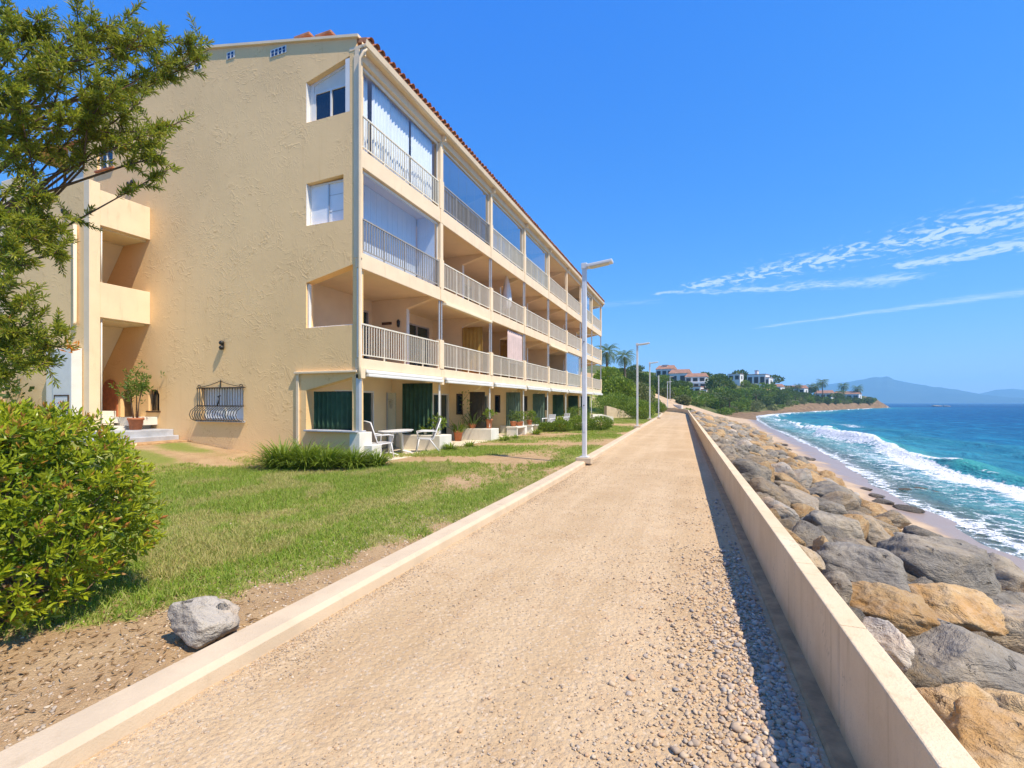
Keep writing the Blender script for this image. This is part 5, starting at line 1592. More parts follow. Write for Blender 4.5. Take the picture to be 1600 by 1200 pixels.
# --- foreground shrub
bc = np.array([-4.84, 1.80, 0.78]); br = np.array([0.97, 0.97, 0.86])
shrub = tag(empty('flowering_shrub', (-4.86, 1.88, 0.03)), 'big glossy green shrub with reddish young tips on the bare soil by the kerb', 'shrub')
so = np.array([-4.86, 1.88, 0.03])
n = 2300
u = unit(rng.normal(size=(n, 3))); u[:, 2] = np.where(u[:, 2] < -0.75, -u[:, 2], u[:, 2])
lump = 1 + 0.22 * (fbm(u[:, 0] * 2.2 + 3, u[:, 1] * 2.2 + u[:, 2] * 2, 3, 8) - 0.5) * 2
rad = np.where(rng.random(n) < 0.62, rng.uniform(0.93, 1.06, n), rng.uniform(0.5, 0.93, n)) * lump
tips = bc + u * br * rad[:, None]
dirs = unit(u * 0.8 + np.array([0.12, 0, 0.65]) + rng.normal(0, 0.25, (n, 3)))
young = rng.random(n) < 0.30


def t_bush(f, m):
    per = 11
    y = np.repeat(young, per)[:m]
    a = np.clip(1.12 - 0.85 * f + rng.normal(0, 0.2, m) - np.where(np.repeat(rad, per)[:m] < 0.88, 0.45, 0), 0, 1)  # outer leaves brighter, inner shoots darker: shaded interior painted into the tint
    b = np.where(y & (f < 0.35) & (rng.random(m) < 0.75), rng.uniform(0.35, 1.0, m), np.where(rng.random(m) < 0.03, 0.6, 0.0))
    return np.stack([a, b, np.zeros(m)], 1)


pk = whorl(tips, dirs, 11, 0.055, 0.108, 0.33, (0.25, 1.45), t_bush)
per = 11; cen = np.repeat(tips, per, 0); cpos = np.array([0, 0, 1.6])
# the leaves that show largest become parts of their own, the rest one mass
Lpos = pk[0].reshape(-1, 5, 3); Ltint = pk[2].reshape(-1, 5, 3)[:, 0]
facing = np.einsum('ni,ni->n', unit(cen - bc), unit(cpos - cen))
inframe = (cen - cpos) @ np.array([math.cos(THETA), math.sin(THETA), 0]) / ((cen - cpos) @ np.array([-math.sin(THETA), math.cos(THETA), 0])) > -1.07
score = np.linalg.norm(cen - cpos, axis=1) + np.where(facing > 0.25, 0, 5) + np.where(inframe, 0, 9) + np.where(np.repeat(rad, per) > 0.9, 0, 1.0)
order = np.argsort(score)[:300]
mask = np.ones(len(Lpos), bool); mask[order] = False
keep = np.where(mask)[0]
FF = (LEAF_F[None] + (np.arange(len(keep)) * 5)[:, None, None]).reshape(-1, 3)
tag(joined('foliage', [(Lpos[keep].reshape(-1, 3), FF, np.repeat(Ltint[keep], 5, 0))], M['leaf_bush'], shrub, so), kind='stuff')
lm = []
for j in range(10):
    tt_ = np.array([[0.1 + 0.09 * j, 0.0, 0]]) if j < 7 else np.array([[0.5, 0.3 + 0.25 * (j - 7), 0]])
    lm.append((tt_[0], np_mesh('leaf', LEAF_V, LEAF_F, [M['leaf_bush']], False, tint=np.repeat(tt_, 5, 0))))
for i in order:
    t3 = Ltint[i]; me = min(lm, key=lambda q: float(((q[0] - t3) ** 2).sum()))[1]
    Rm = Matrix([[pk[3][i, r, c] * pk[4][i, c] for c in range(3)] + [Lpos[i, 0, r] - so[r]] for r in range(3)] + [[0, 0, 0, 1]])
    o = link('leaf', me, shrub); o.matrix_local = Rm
sb = MB()
for i in range(46):
    a = rng.uniform(0, 6.28); q = rng.uniform(0.05, 0.42)
    p0 = Vector((-4.86 + math.cos(a) * q * 0.9, 1.88 + math.sin(a) * q * 0.9, 0.0)); tp = Vector(tips[rng.integers(n)])
    tp = p0.lerp(tp, 0.85); md = p0.lerp(tp, 0.5) + Vector((0, 0, -0.12)) + Vector(rng.normal(0, 0.07, 3))
    sb.tube([p0, p0.lerp(md, 0.5) + Vector((0, 0, 0.05)), md, tp], [0.016, 0.012, 0.009, 0.004], 5)
tag(sb.build('stems', M['twig'], shrub), kind='stuff')

# --- overhanging tree at the left edge
tb = np.array([-11.5, 4.1, 0.0])
tree = tag(empty('tree', tuple(tb)), 'big feathery leaved tree overhanging from the left edge in front of the stairs', 'tree')
# branch-end targets: (px, py, distance) read off as bearings, then fixed in space
ends = [(-60, 20, 6.6), (20, 10, 6.4), (70, 45, 6.6), (120, 10, 6.9), (170, 40, 6.8), (205, 22, 7.0), (240, 70, 7.0), (268, 55, 7.2), (300, 70, 7.3), (255, 100, 7.1), (312, 92, 7.5), (326, 78, 7.6), (318, 66, 7.5), (322, 92, 7.6),
        (150, 90, 6.6), (195, 95, 6.8), (210, 130, 6.7), (175, 145, 6.5), (140, 150, 6.5), (100, 110, 6.3), (60, 100, 6.2), (20, 80, 6.0), (-40, 110, 6.0), (220, 160, 6.8), (188, 166, 6.7),
        (140, 176, 6.6), (105, 182, 6.4), (70, 180, 6.3), (30, 170, 6.2), (-10, 200, 6.2), (235, 225, 6.8), (262, 205, 6.9), (285, 190, 7.0), (250, 245, 6.8), (268, 262, 6.9), (225, 212, 6.7),
        (20, 235, 6.2), (-30, 290, 6.0), (30, 290, 6.2), (60, 305, 6.3), (80, 335, 6.4), (40, 345, 6.1), (92, 352, 6.5), (15, 330, 6.0), (60, 375, 6.2), (20, 390, 6.0), (85, 395, 6.3), (45, 415, 6.1),
        (10, 440, 5.9), (40, 470, 6.0), (70, 490, 6.1), (90, 520, 6.2), (60, 530, 6.0), (25, 520, 5.9), (100, 545, 6.3), (75, 565, 6.1), (30, 560, 5.9), (-10, 500, 5.8), (5, 590, 5.8), (-60, 400, 5.9), (-70, 230, 6.0), (110, 60, 6.4), (225, 50, 6.9), (40, 140, 6.1), (-5, 130, 6.0), (160, 120, 6.4), (20, 40, 6.3), (90, 80, 6.4), (140, 40, 6.7), (60, 30, 6.5)]
trunk_top = np.array([-11.6, 4.2, 3.0])
limbs = MB()
limbs.tube([tuple(tb + (0, 0, -0.2)), tuple(tb + (0.03, 0, 1.2)), tuple(tb + (-0.05, 0.05, 2.3)), tuple(trunk_top)], [0.24, 0.19, 0.16, 0.14], 10)
tag(limbs.build('trunk', M['bark'], tree, fix=False))
br_ = MB(); tpos = []; tdir = []; tl = []
hubs = {}
for (ex, ey, dd) in ends:
    e = np.array([0, 0, 1.6]) + cam_ray(ex, ey) * dd
    hk = 0 if ey < 120 else (1 if ey < 260 else (2 if ey < 430 else 3))
    hub = np.array([(-11.3, 4.2, 5.9), (-11.1, 4.0, 4.4), (-11.3, 3.9, 3.5), (-11.2, 3.8, 2.3)][hk])
    mid = hub * 0.4 + e * 0.6 + np.array([0, 0, 0.1]) + rng.normal(0, 0.28, 3)
    hub = hub + rng.normal(0, 0.3, 3)
    br_.tube([tuple(hub), tuple(hub * 0.72 + mid * 0.28 + rng.normal(0, 0.05, 3)), tuple(mid), tuple(e)], [0.03, 0.022, 0.014, 0.005], 5)
    ddir = unit((e - mid)[None])[0]
    for j in range(19):
        s = rng.uniform(0.0, 1.0) ** 0.7
        base = mid * (1 - s) + e * s
        d2 = unit((ddir * 0.8 + rng.normal(0, 0.62, 3) + np.array([0, 0, 0.12]))[None])[0]
        ln = rng.uniform(0.10, 0.34)
        tip = base + d2 * ln
        br_.tube([tuple(base), tuple((base + tip) / 2 + rng.normal(0, 0.01, 3)), tuple(tip)], [0.006, 0.004, 0.002], 3, caps=False)
        for q in (1.0, 0.72, 0.46):
            tpos.append(base + d2 * ln * q); tdir.append(d2)
for hub in ((-11.3, 4.2, 5.9), (-11.1, 4.0, 4.4), (-11.3, 3.9, 3.5)):
    br_.tube([tuple(trunk_top), ((trunk_top[0] + hub[0]) / 2, (trunk_top[1] + hub[1]) / 2, (trunk_top[2] + hub[2]) / 2 + 0.15), hub], [0.10, 0.075, 0.05], 7)
br_.tube([tuple(tb + (-0.05, 0.05, 1.7)), (-11.2, 3.8, 2.3)], [0.07, 0.05], 6)
br_.build('branches', M['bark'], tree)
tpos = np.array(tpos); tdir = np.array(tdir)


def t_tree(f, m):
    a = np.clip(0.78 - 0.55 * f + rng.normal(0, 0.2, m), 0, 1)
    b = np.where(rng.random(m) < 0.03, rng.uniform(0.3, 0.8, m), 0)
    return np.stack([a, b, np.zeros(m)], 1)


pk = whorl(tpos, tdir, 13, 0.065, 0.125, 0.21, (0.2, 1.25), t_tree, 0.05)
tag(joined('foliage', [pk], M['leaf_tree'], tree, tb), kind='stuff')
# orange blossom at the lower right of the crown
e = np.array([0, 0, 1.6]) + cam_ray(112, 546) * 6.25
pt = rng.normal(0, 0.03, (18, 3)) + e
M['blossom'] = mat_leaf('orange_blossom', (0.75, 0.20, 0.02), (0.85, 0.35, 0.04), None, 0.6, 0.3)
pk = leaves(pt, unit(rng.normal(size=(18, 3)) + np.array([0.5, 0, 0.3])), rng.uniform(0.06, 0.12, 18), rng.uniform(0.02, 0.03, 18), rng.random((18, 3)))
joined('blossom', [pk], M['blossom'], tree, tb)

# --- grass
def tufts(N, sampler, per, hmin, hmax, w):
    X, Y = sampler(N)
    g = grass_amt(X, Y)
    k = rng.random(N) < np.clip((g - 0.18) * 1.5, 0.0, 1)
    X, Y, g = X[k], Y[k], g[k]
    n = len(X)
    Z = land_h(X, Y)
    pos = np.repeat(np.stack([X, Y, Z - 0.004], 1), per, 0) + np.concatenate([rng.normal(0, 0.022, (n * per, 2)), np.zeros((n * per, 1))], 1)
    gg = np.repeat(g, per)
    ax = unit(np.concatenate([rng.normal(0, 0.5, (n * per, 2)), np.ones((n * per, 1))], 1))
    L = rng.uniform(hmin, hmax, n * per) * (0.55 + 0.6 * gg)
    dry = np.repeat((fbm(X * 1.1 + 9, Y * 0.9, 3, 71) > 0.58), per)
    t0 = np.clip(rng.uniform(0.0, 0.8, n * per) + 0.1, 0, 1)
    t1 = np.where(dry, rng.uniform(0.25, 0.95, n * per), rng.random(n * per) ** 3 * 0.7)
    return leaves(pos, ax, L, np.full(n * per, w), np.stack([t0, t1, t0 * 0], 1), V=BLADE_V, F=BLADE_F)[:3]


def near_s(N):
    d = 2.3 + 9.5 * rng.random(N) ** 1.25; ph = rng.uniform(-0.5, 0.78, N)
    X = -d * np.cos(ph * 0 + rng.uniform(0.2, 1.35, N)) ; 
    X = rng.uniform(-11.5, -2.85, N); Y = 1.2 + 11 * rng.random(N) ** 1.25
    X = np.minimum(X, kerb_x(Y) - 0.12)
    return X, Y


def far_s(N):
    Y = 11 + 49 * rng.random(N) ** 1.6; X = -3.1 - 4.8 * rng.random(N) + drift(Y) * 0.5
    X = np.minimum(X, kerb_x(Y) - 0.15)
    return X, Y


tag(joined('grass', [tufts(70000, near_s, 5, 0.035, 0.095, 0.0075), tufts(30000, far_s, 4, 0.04, 0.10, 0.012)], M['grass']), 'short patchy lawn grass between the kerb and the building', 'grass', kind='stuff')
# weeds along the worn edges
N = 2600
X = rng.uniform(-8, -2.85, N); Y = 1.0 + 12 * rng.random(N) ** 1.3; X = np.minimum(X, kerb_x(Y) - 0.13); g = grass_amt(X, Y)
k = (g > 0.02) & (g < 0.45) & (rng.random(N) < 0.16); X, Y = X[k], Y[k]; n = len(X); per = 14
pos = np.repeat(np.stack([X, Y, land_h(X, Y)], 1), per, 0) + np.concatenate([rng.normal(0, 0.018, (n * per, 2)), np.zeros((n * per, 1))], 1)
ax = unit(np.concatenate([rng.normal(0, 0.75, (n * per, 2)), np.ones((n * per, 1))], 1)); L = rng.uniform(0.05, 0.16, n * per)
tt_ = rng.random((n * per, 3)) * np.array([0.9, 0.4, 0])
tag(joined('weeds', [leaves(pos, ax, L, L * 0.10, tt_, V=BLADE_V, F=BLADE_F)], M['grass']), 'weedy tufts in the worn edge of the lawn', 'weeds', kind='stuff')
# dry leaf litter below the shrub
n = 2300
X = -4.5 + rng.normal(0, 1.0, n) + 0.3; Y = 1.5 + rng.normal(0, 0.8, n)
k = (X < kerb_x(Y) - 0.12); X, Y = X[k], Y[k]; n = len(X)
M['litter'] = mat_leaf('dry_leaf', (0.20, 0.11, 0.05), (0.42, 0.27, 0.13), None, 0.8, 0.1)
ax = unit(np.concatenate([rng.normal(0, 1, (n, 2)), rng.normal(0.15, 0.2, (n, 1))], 1))
pk = leaves(np.stack([X, Y, lawn_h(X, Y) + 0.008], 1), ax, rng.uniform(0.025, 0.07, n), rng.uniform(0.008, 0.018, n), rng.random((n, 3)))
tag(joined('leaf_litter', [pk], M['litter']), 'dry leaf litter on the soil around the foreground shrub', 'leaves', kind='stuff')


# --- strappy clumps, pot plants
def strap_plant(name, loc, nl, L, w, label, group=None, tint=(0.2, 0.8), mat='leaf_garden', spread=0.9, cat='plant', flowers=0):
    root = tag(empty(name, loc), label, cat, group)
    V = []; F = []; T = []
    for i in range(nl):
        a = rng.uniform(0, 6.28); tilt = rng.uniform(0.15, spread); ln = L * rng.uniform(0.6, 1.1); ww = w * rng.uniform(0.7, 1.1)
        r0 = rng.uniform(0, 0.38) * L
        base = np.array([math.cos(a) * r0, math.sin(a) * r0, -0.02]); d = np.array([math.cos(a), math.sin(a), 0]); side = np.array([-math.sin(a), math.cos(a), 0])
        p = base.copy(); th = tilt; t = rng.uniform(*tint); n0 = len(V)
        for s in range(6):
            f = s / 5; hw = ww * (1 - f ** 2.2) * 0.5 + 0.0008
            V += [p - side * hw, p + side * hw]; T += [(t, 0, 0)] * 2
            p = p + (d * math.sin(th) + np.array([0, 0, math.cos(th)])) * ln / 5; th += rng.uniform(0.1, 0.42)
        for s in range(5): F.append((n0 + 2 * s, n0 + 2 * s + 1, n0 + 2 * s + 3, n0 + 2 * s + 2))
    tag(link('foliage', np_mesh('foliage', np.array(V), np.array(F), [M[mat]], True, tint=np.array(T)), root), kind='stuff')
    for i in range(flowers):
        fb = MB(); a = rng.uniform(0, 6.28); q = rng.uniform(0.02, 0.3) * L; h = L * rng.uniform(0.55, 0.85)
        fb.lathe([(0.0, -0.03), (0.045, -0.01), (0.05, 0.02), (0.0, 0.03)], (math.cos(a) * q, math.sin(a) * q, h), 8, caps=False)
        fb.tube([(math.cos(a) * q * 0.6, math.sin(a) * q * 0.6, 0), (math.cos(a) * q, math.sin(a) * q, h - 0.02)], 0.004, 4)
        fb.build('flower', M['petal'], root)
    return root


GC = 'strappy clumps along the patio'
def gz_(x, y): return float(land_h(np.array([x]), np.array([y]))[0])
for (x, y, L, nl, lab) in ((-9.35, 8.75, 0.95, 420, 'tall strappy green clump leftmost below the corner planter'), (-8.75, 8.85, 0.92, 420, 'strappy green clump in the middle below the corner planter'),
                           (-8.25, 9.0, 0.88, 400, 'strappy green clump in front of the corner plinth'), (-7.75, 9.35, 0.75, 380, 'yellowish strappy clump right of the corner plinth'), (-7.35, 9.75, 0.55, 300, 'low grassy clump at the patio edge under the left chair')):
    strap_plant('strap_leaf_plant', (x, y, gz_(x, y)), nl, L, 0.036, lab, GC, (0.2, 1.0))
for (x, y, L, nl, fl, lab) in ((-7.55, 13.9, 0.42, 110, 3, 'leafy clump with white flowers in front of the first low patio wall'), (-7.45, 15.1, 0.36, 90, 1, 'leafy green clump just past the first low patio wall'),
                               (-7.35, 18.2, 0.40, 90, 0, 'leafy green clump at the foot of the second low patio wall'), (-7.3, 19.3, 0.3, 70, 0, 'small weedy clump past the second low patio wall'), (-7.3, 22.3, 0.45, 100, 0, 'bright green clump beside the third low patio wall')):
    strap_plant('garden_plant', (x, y, gz_(x, y)), nl, L, 0.04, lab, 'leafy clumps along the building', (0.3, 1.0), flowers=fl)


def pot(root, r, h, mat, rim=True):
    b = MB()
    b.lathe([(0.0, 0.0), (r * 0.68, 0.0), (r * 0.90, h * 0.80), (r * 1.0, h * 0.80), (r * 1.02, h), (r * 0.90, h), (r * 0.88, h * 0.9), (0.0, h * 0.9)], n=20, caps=False)
    return b.build('pot', M[mat], root, world_coords=False)


def leaf_ball(root, c, rx, rz, nt, per, lmin, lmax, wr, mat, name='foliage', tint=0.6):
    u_ = unit(rng.normal(size=(nt, 3)))
    tp = np.array(c) + u_ * np.array([rx, rx, rz]) * rng.uniform(0.45, 1.0, (nt, 1))
    dr = unit(u_ + np.array([0, 0, 0.5]) + rng.normal(0, 0.3, (nt, 3)))
    pk = whorl(tp, dr, per, lmin, lmax, wr, (0.3, 1.3), lambda f, m: np.stack([np.clip(tint - 0.4 * f + rng.normal(0, 0.2, m), 0, 1), (rng.random(m) < 0.04) * 0.6, np.zeros(m)], 1), 0.03)
    return tag(joined(name, [pk], M[mat], root), kind='stuff')


# terracotta pot with a leafy young tree by the stair entrance
rt = tag(empty('potted_tree', (-15.72, 9.25, 0.782)), 'young leafy tree in a terracotta pot on the grey entrance step', 'potted plant')
pot(rt, 0.21, 0.36, 'terra')
st = MB(); tps = []; tds = []
for a, ht in ((0.3, 1.55), (2.4, 1.75), (4.3, 1.35)):
    x1, y1 = 0.30 * math.cos(a), 0.22 * math.sin(a)
    st.tube([(0.05 * math.cos(a), 0.05 * math.sin(a), 0.3), (0.1 * math.cos(a), 0.1 * math.sin(a), 0.8), (x1, y1, ht)], [0.022, 0.016, 0.008], 6)
    for j in range(26):
        s = rng.uniform(0.5, 1.0); tps.append((x1 * s + rng.normal(0, 0.14), y1 * s + rng.normal(0, 0.14), 0.55 + (ht - 0.45) * s + rng.normal(0, 0.08))); tds.append((math.cos(a) * 0.5 + rng.normal(0, .5), math.sin(a) * 0.5 + rng.normal(0, .5), 0.6))
for j in range(16):
    tps.append((0.35 + rng.normal(0, 0.12), rng.normal(0, 0.1), 1.3 + rng.normal(0, 0.1))); tds.append((0.9, 0.1, 0.3))
st.build('stems', M['twig'], rt, world_coords=False)
pk = whorl(np.array(tps), unit(np.array(tds)), 7, 0.10, 0.19, 0.28, (0.4, 1.4), lambda f, m: np.stack([np.clip(0.45 - 0.35 * f + rng.normal(0, 0.15, m), 0, 1), np.zeros(m), np.zeros(m)], 1), 0.05)
tag(joined('foliage', [pk], M['leaf_garden'], rt), kind='stuff')


def potted(loc, r, h, pm, kind, size, label, mat='leaf_garden', tint=0.6):
    rt = tag(empty('potted_plant', loc), label, 'potted plant', 'pot plants on the patios')
    pot(rt, r, h, pm)
    if kind == 'ball': leaf_ball(rt, (0, 0, h + size * 0.5), size * 0.65, size * 0.55, 60, 7, size * 0.14, size * 0.3, 0.35, mat, tint=tint)
    else:
        s = strap_plant('tmp', (0, 0, 0), 60, size, 0.045, None, None, (0.1, 0.7), mat)
        for c in list(s.children):
            c.parent = rt; c.location = (0, 0, h * 0.9)
        bpy.data.objects.remove(s)
    return rt


potted((-8.20, 14.15, 0.502), 0.12, 0.16, 'white_plaster', 'ball', 0.52, 'yellow green plant in a small pale pot on the first low patio wall', tint=1.0)
potted((-8.55, 14.0, 0.502), 0.09, 0.13, 'white_plaster', 'strap', 0.35, 'thin plant in a pale pot behind the yellow green one on the low wall')
potted((-9.05, 17.35, 0.03), 0.20, 0.42, 'terra', 'strap', 0.75, 'spiky plant in a tall terracotta pot against the second patio partition')
potted((-8.85, 18.30, 0.502), 0.22, 0.20, 'terra', 'strap', 0.95, 'tall dark spiky plant in a wide terracotta pot on the second low patio wall', 'leaf_dark')
potted((-8.15, 18.45, 0.502), 0.15, 0.40, 'terra', 'ball', 0.45, 'flowering plant in a tall terracotta jar at the end of the second low patio wall', tint=0.9)
potted((-8.05, 21.1, 0.47), 0.17, 0.24, 'terra', 'ball', 0.5, 'dark bushy plant in a terracotta pot on the white stool, third patio', 'leaf_dark')
potted((-7.95, 21.65, 0.47), 0.20, 0.20, 'terra', 'ball', 0.5, 'yellowish plant in a wide terracotta bowl on the white stool, third patio', tint=1.0)
potted((-8.1, 23.6, 0.43), 0.15, 0.26, 'terra', 'ball', 0.55, 'reddish plant in a terracotta pot before the pale green curtain', tint=0.8)
potted((-7.95, 24.2, 0.03), 0.15, 0.40, 'white_plaster', 'ball', 0.4, 'small plant in a tall white pot before the pale green curtain')
potted((-7.85, 28.5, 0.03), 0.2, 0.25, 'terra', 'ball', 0.5, 'reddish bushy pot plant between the far white chairs', 'leaf_bush', 0.8)
potted((-7.85, 30.2, 0.03), 0.2, 0.3, 'terra', 'ball', 0.5, 'green pot plant beside the furthest white chair')
# climber with flowers on the wall of the second patio
cl = tag(empty('climbing_plant', (-9.28, 18.2, 0.03)), 'slender climber with pale flowers trained up the second patio partition', 'climber')
cb = MB(); cb.tube([(0, -0.12, 0), (0.1, -0.14, 0.9), (0.05, -0.13, 1.6), (0.4, -0.14, 2.0)], [0.014, 0.011, 0.009, 0.005], 5); cb.build('stem', M['twig'], cl, world_coords=False)
ps_ = np.stack([rng.uniform(-0.05, 0.5, 90), rng.normal(-0.17, 0.05, 90), rng.uniform(0.5, 2.05, 90)], 1)
tag(joined('foliage', [leaves(ps_, unit(rng.normal(size=(90, 3)) + np.array([0, -0.5, 0.3])), rng.uniform(0.06, 0.13, 90), rng.uniform(0.03, 0.06, 90), rng.random((90, 3)) * np.array([1, 0.2, 0]))], M['leaf_garden'], cl), kind='stuff')


# --- crowns for garden and hillside trees
def crown_pack(c, rx, ry, rz, n, ls, tlo, thi, shell=0.55, lumps=0.25, seed=0, up=0.4, droop=0.0):
    u_ = unit(rng.normal(size=(n, 3)))
    lump = 1 + lumps * (fbm(u_[:, 0] * 1.8 + seed, u_[:, 1] * 1.8 + u_[:, 2] * 1.6 + 4, 3, seed) - 0.5) * 2
    q = rng.uniform(shell, 1.0, n) ** 0.6 * lump
    p = np.array(c) + u_ * np.array([rx, ry, rz]) * q[:, None]
    d = unit(u_ + rng.normal(0, 0.55, (n, 3)) + np.array([0, 0, up - droop]))
    L = ls * rng.uniform(0.6, 1.25, n)
    t = np.clip(tlo + (thi - tlo) * rng.random(n) + 0.25 * (fbm(u_[:, 0] * 3, u_[:, 1] * 3 + u_[:, 2] * 3, 2, seed + 3) - 0.5), 0, 1)
    return leaves(p, d, L, L * rng.uniform(0.5, 0.8, n), np.stack([t, t * 0, t * 0], 1))


def make_tree(name, label, cat, h, r, kind, mat, group=None, n=700, ls=0.35, t=(0.1, 0.8), loc=(0, 0, 0)):
    rt = tag(empty(name, loc), label, cat, group)
    b = MB()
    if kind == 'round':
        b.tube([(0, 0, -0.3), (0.05 * r, 0, h * 0.3), (0, 0.04 * r, h * 0.6)], [0.07 * r + 0.05, 0.05 * r + 0.03, 0.03 * r], 7)
        for a in range(4): b.tube([(0, 0, h * 0.3), (r * 0.5 * math.cos(a * 1.57), r * 0.5 * math.sin(a * 1.57), h * 0.62)], [0.04 * r, 0.015 * r], 5)
        pks = [crown_pack((0, 0, h - r * 0.8), r, r, r * 0.85, n, ls, *t, seed=int(rng.integers(90)))]
        for a in range(3):
            q = a * 2.1 + rng.uniform(0, 1); pks.append(crown_pack((r * 0.6 * math.cos(q), r * 0.6 * math.sin(q), h - r * rng.uniform(0.9, 1.3)), r * 0.6, r * 0.6, r * 0.5, n // 4, ls, *t, seed=int(rng.integers(90))))
    elif kind == 'cypress':
        b.tube([(0, 0, -0.3), (0, 0, h * 0.5)], [0.12, 0.06], 6)
        z = rng.random(n) ** 0.9; q = np.sin(np.clip(z * 0.93 + 0.07, 0, 1) * math.pi) ** 0.6 * (1 - z * 0.35)
        a = rng.uniform(0, 6.28, n); p = np.stack([np.cos(a) * r * q, np.sin(a) * r * q, h * (0.03 + 0.97 * z)], 1) * np.array([1, 1, 1]) 
        d = unit(np.stack([np.cos(a) * 0.45, np.sin(a) * 0.45, np.ones(n)], 1) + rng.normal(0, 0.25, (n, 3))); L = ls * rng.uniform(0.6, 1.2, n)
        tt_ = rng.uniform(*t, n); pks = [leaves(p, d, L, L * 0.5, np.stack([tt_, tt_ * 0, tt_ * 0], 1))]
    elif kind == 'pine':
        b.tube([(0, 0, -0.3), (0.1, 0, h * 0.45), (0, 0.1, h * 0.8)], [0.05 * h, 0.035 * h, 0.02 * h], 7)
        for a in range(5): b.tube([(0.05, 0, h * 0.6), (r * 0.6 * math.cos(a * 1.26), r * 0.6 * math.sin(a * 1.26), h * 0.82)], [0.018 * h, 0.006 * h], 5)
        pks = [crown_pack((0, 0, h * 0.85), r, r, r * 0.42, n, ls, *t, seed=int(rng.integers(90)), up=0.7)]
    elif kind == 'shrub':
        b.tube([(0, 0, -0.1), (0, 0, h * 0.4)], [0.05, 0.03], 5)
        pks = [crown_pack((0, 0, h * 0.48), r, r, h * 0.52, n, ls, *t, shell=0.35, lumps=0.16, seed=int(rng.integers(90)))]
    b.build('trunk', M['bark'], rt, world_coords=False)
    tag(joined('crown', pks, M[mat], rt), kind='stuff')
    return rt


def make_palm(label, h, r, group=None, nf=34, loc=(0, 0, 0)):
    rt = tag(empty('palm_tree', loc), label, 'palm tree', group)
    b = MB(); b.tube([(0, 0, -0.3), (0.02 * h, 0, h * 0.4), (0.0, 0.02 * h, h * 0.8), (0, 0, h)], [0.035 * h, 0.024 * h, 0.022 * h, 0.028 * h], 8)
    b.build('trunk', M['palm_bark'], rt, world_coords=False)
    V = []; F = []; T = []
    for i in range(nf):
        a = i * 2.39996; el = 1.35 - 1.9 * (i / nf) + rng.normal(0, 0.08)
        d = np.array([math.cos(a), math.sin(a), 0]); side = np.array([-math.sin(a), math.cos(a), 0])
        p = np.array([0, 0, h]); th = el; t = np.clip(0.55 - 0.5 * i / nf + rng.normal(0, 0.12), 0, 1)
        for s in range(6):
            th -= 0.14 + 0.05 * s
            st_ = (d * math.cos(th) + np.array([0, 0, math.sin(th)])) * r / 6; q = p + st_
            if s >= 1:
                w = r * 0.24 * math.sin(math.pi * (s + 0.4) / 6.6) 
                for sg in (-1, 1):
                    for f0 in (0.0, 0.5):
                        n0 = len(V); b0 = p + st_ * f0
                        V += [b0, b0 + st_ * 0.34, b0 + side * sg * w + st_ * 0.9 - np.array([0, 0, w * 0.5])]; T += [(t, 0, 0)] * 3; F.append((n0, n0 + 1, n0 + 2))
            p = q
    tag(link('crown', np_mesh('crown', np.array(V), np.array(F), [M['leaf_dark']], False, tint=np.array(T)), rt), kind='stuff')
    return rt
# ------------------------------------------------------------ street lamps
def lamp(x, y, z, label, head=True, h=5.05, sc=1.0):
    rt = tag(empty('street_lamp', (x, y, z)), label, 'street lamp', 'lamps along the promenade')
    b = MB(); b.box(-0.055, 0.055, -0.055, 0.055, 0.12, h)
    b.build('pole', M['lamp'], rt, world_coords=False, bevel=0.012)
    MB().box(-0.20, 0.20, -0.16, 0.16, -0.05, 0.09).build('footing', M['concrete'], rt, world_coords=False, bevel=0.015)
    MB().box(-0.11, 0.11, -0.11, 0.11, 0.091, 0.119).build('base_plate', M['lamp'], rt, world_coords=False, bevel=0.004)
    if head:
        a = MB(); a.box(-0.075, 0.075, -0.075, 0.075, h - 0.12, h + 0.03); a.build('collar', M['lamp'], rt, world_coords=False, bevel=0.01)
        hd = MB(); hd.hexa([(0.076, -0.13, h - 0.10), (0.72, -0.13, h - 0.02), (0.72, 0.13, h - 0.02), (0.076, 0.13, h - 0.10)], [(0.076, -0.13, h - 0.02), (0.72, -0.13, h + 0.05), (0.72, 0.13, h + 0.05), (0.076, 0.13, h - 0.02)])
        ho = hd.build('lamp_head', M['lamp'], rt, world_coords=False, bevel=0.015)
        ln = MB(); ln.hexa([(0.16, -0.10, h - 0.106), (0.62, -0.10, h - 0.049), (0.62, 0.10, h - 0.049), (0.16, 0.10, h - 0.106)], [(0.16, -0.10, h - 0.088), (0.62, -0.10, h - 0.031), (0.62, 0.10, h - 0.031), (0.16, 0.10, h - 0.088)])
        ln.build('lens', M['lens'], ho, world_coords=False)
    MB().box(-0.03, 0.03, -0.062, -0.0555, 0.75, 0.98).build('hatch', M['lamp'], rt, world_coords=False)
    for z_ in (1.42, 3.05): MB().lathe([(0, 0), (0.016, 0), (0.016, 0.02), (0, 0.02)], (0.0, -0.07, z_), 8, caps=False).build('bolt', M['iron'], rt, world_coords=False)
    return rt


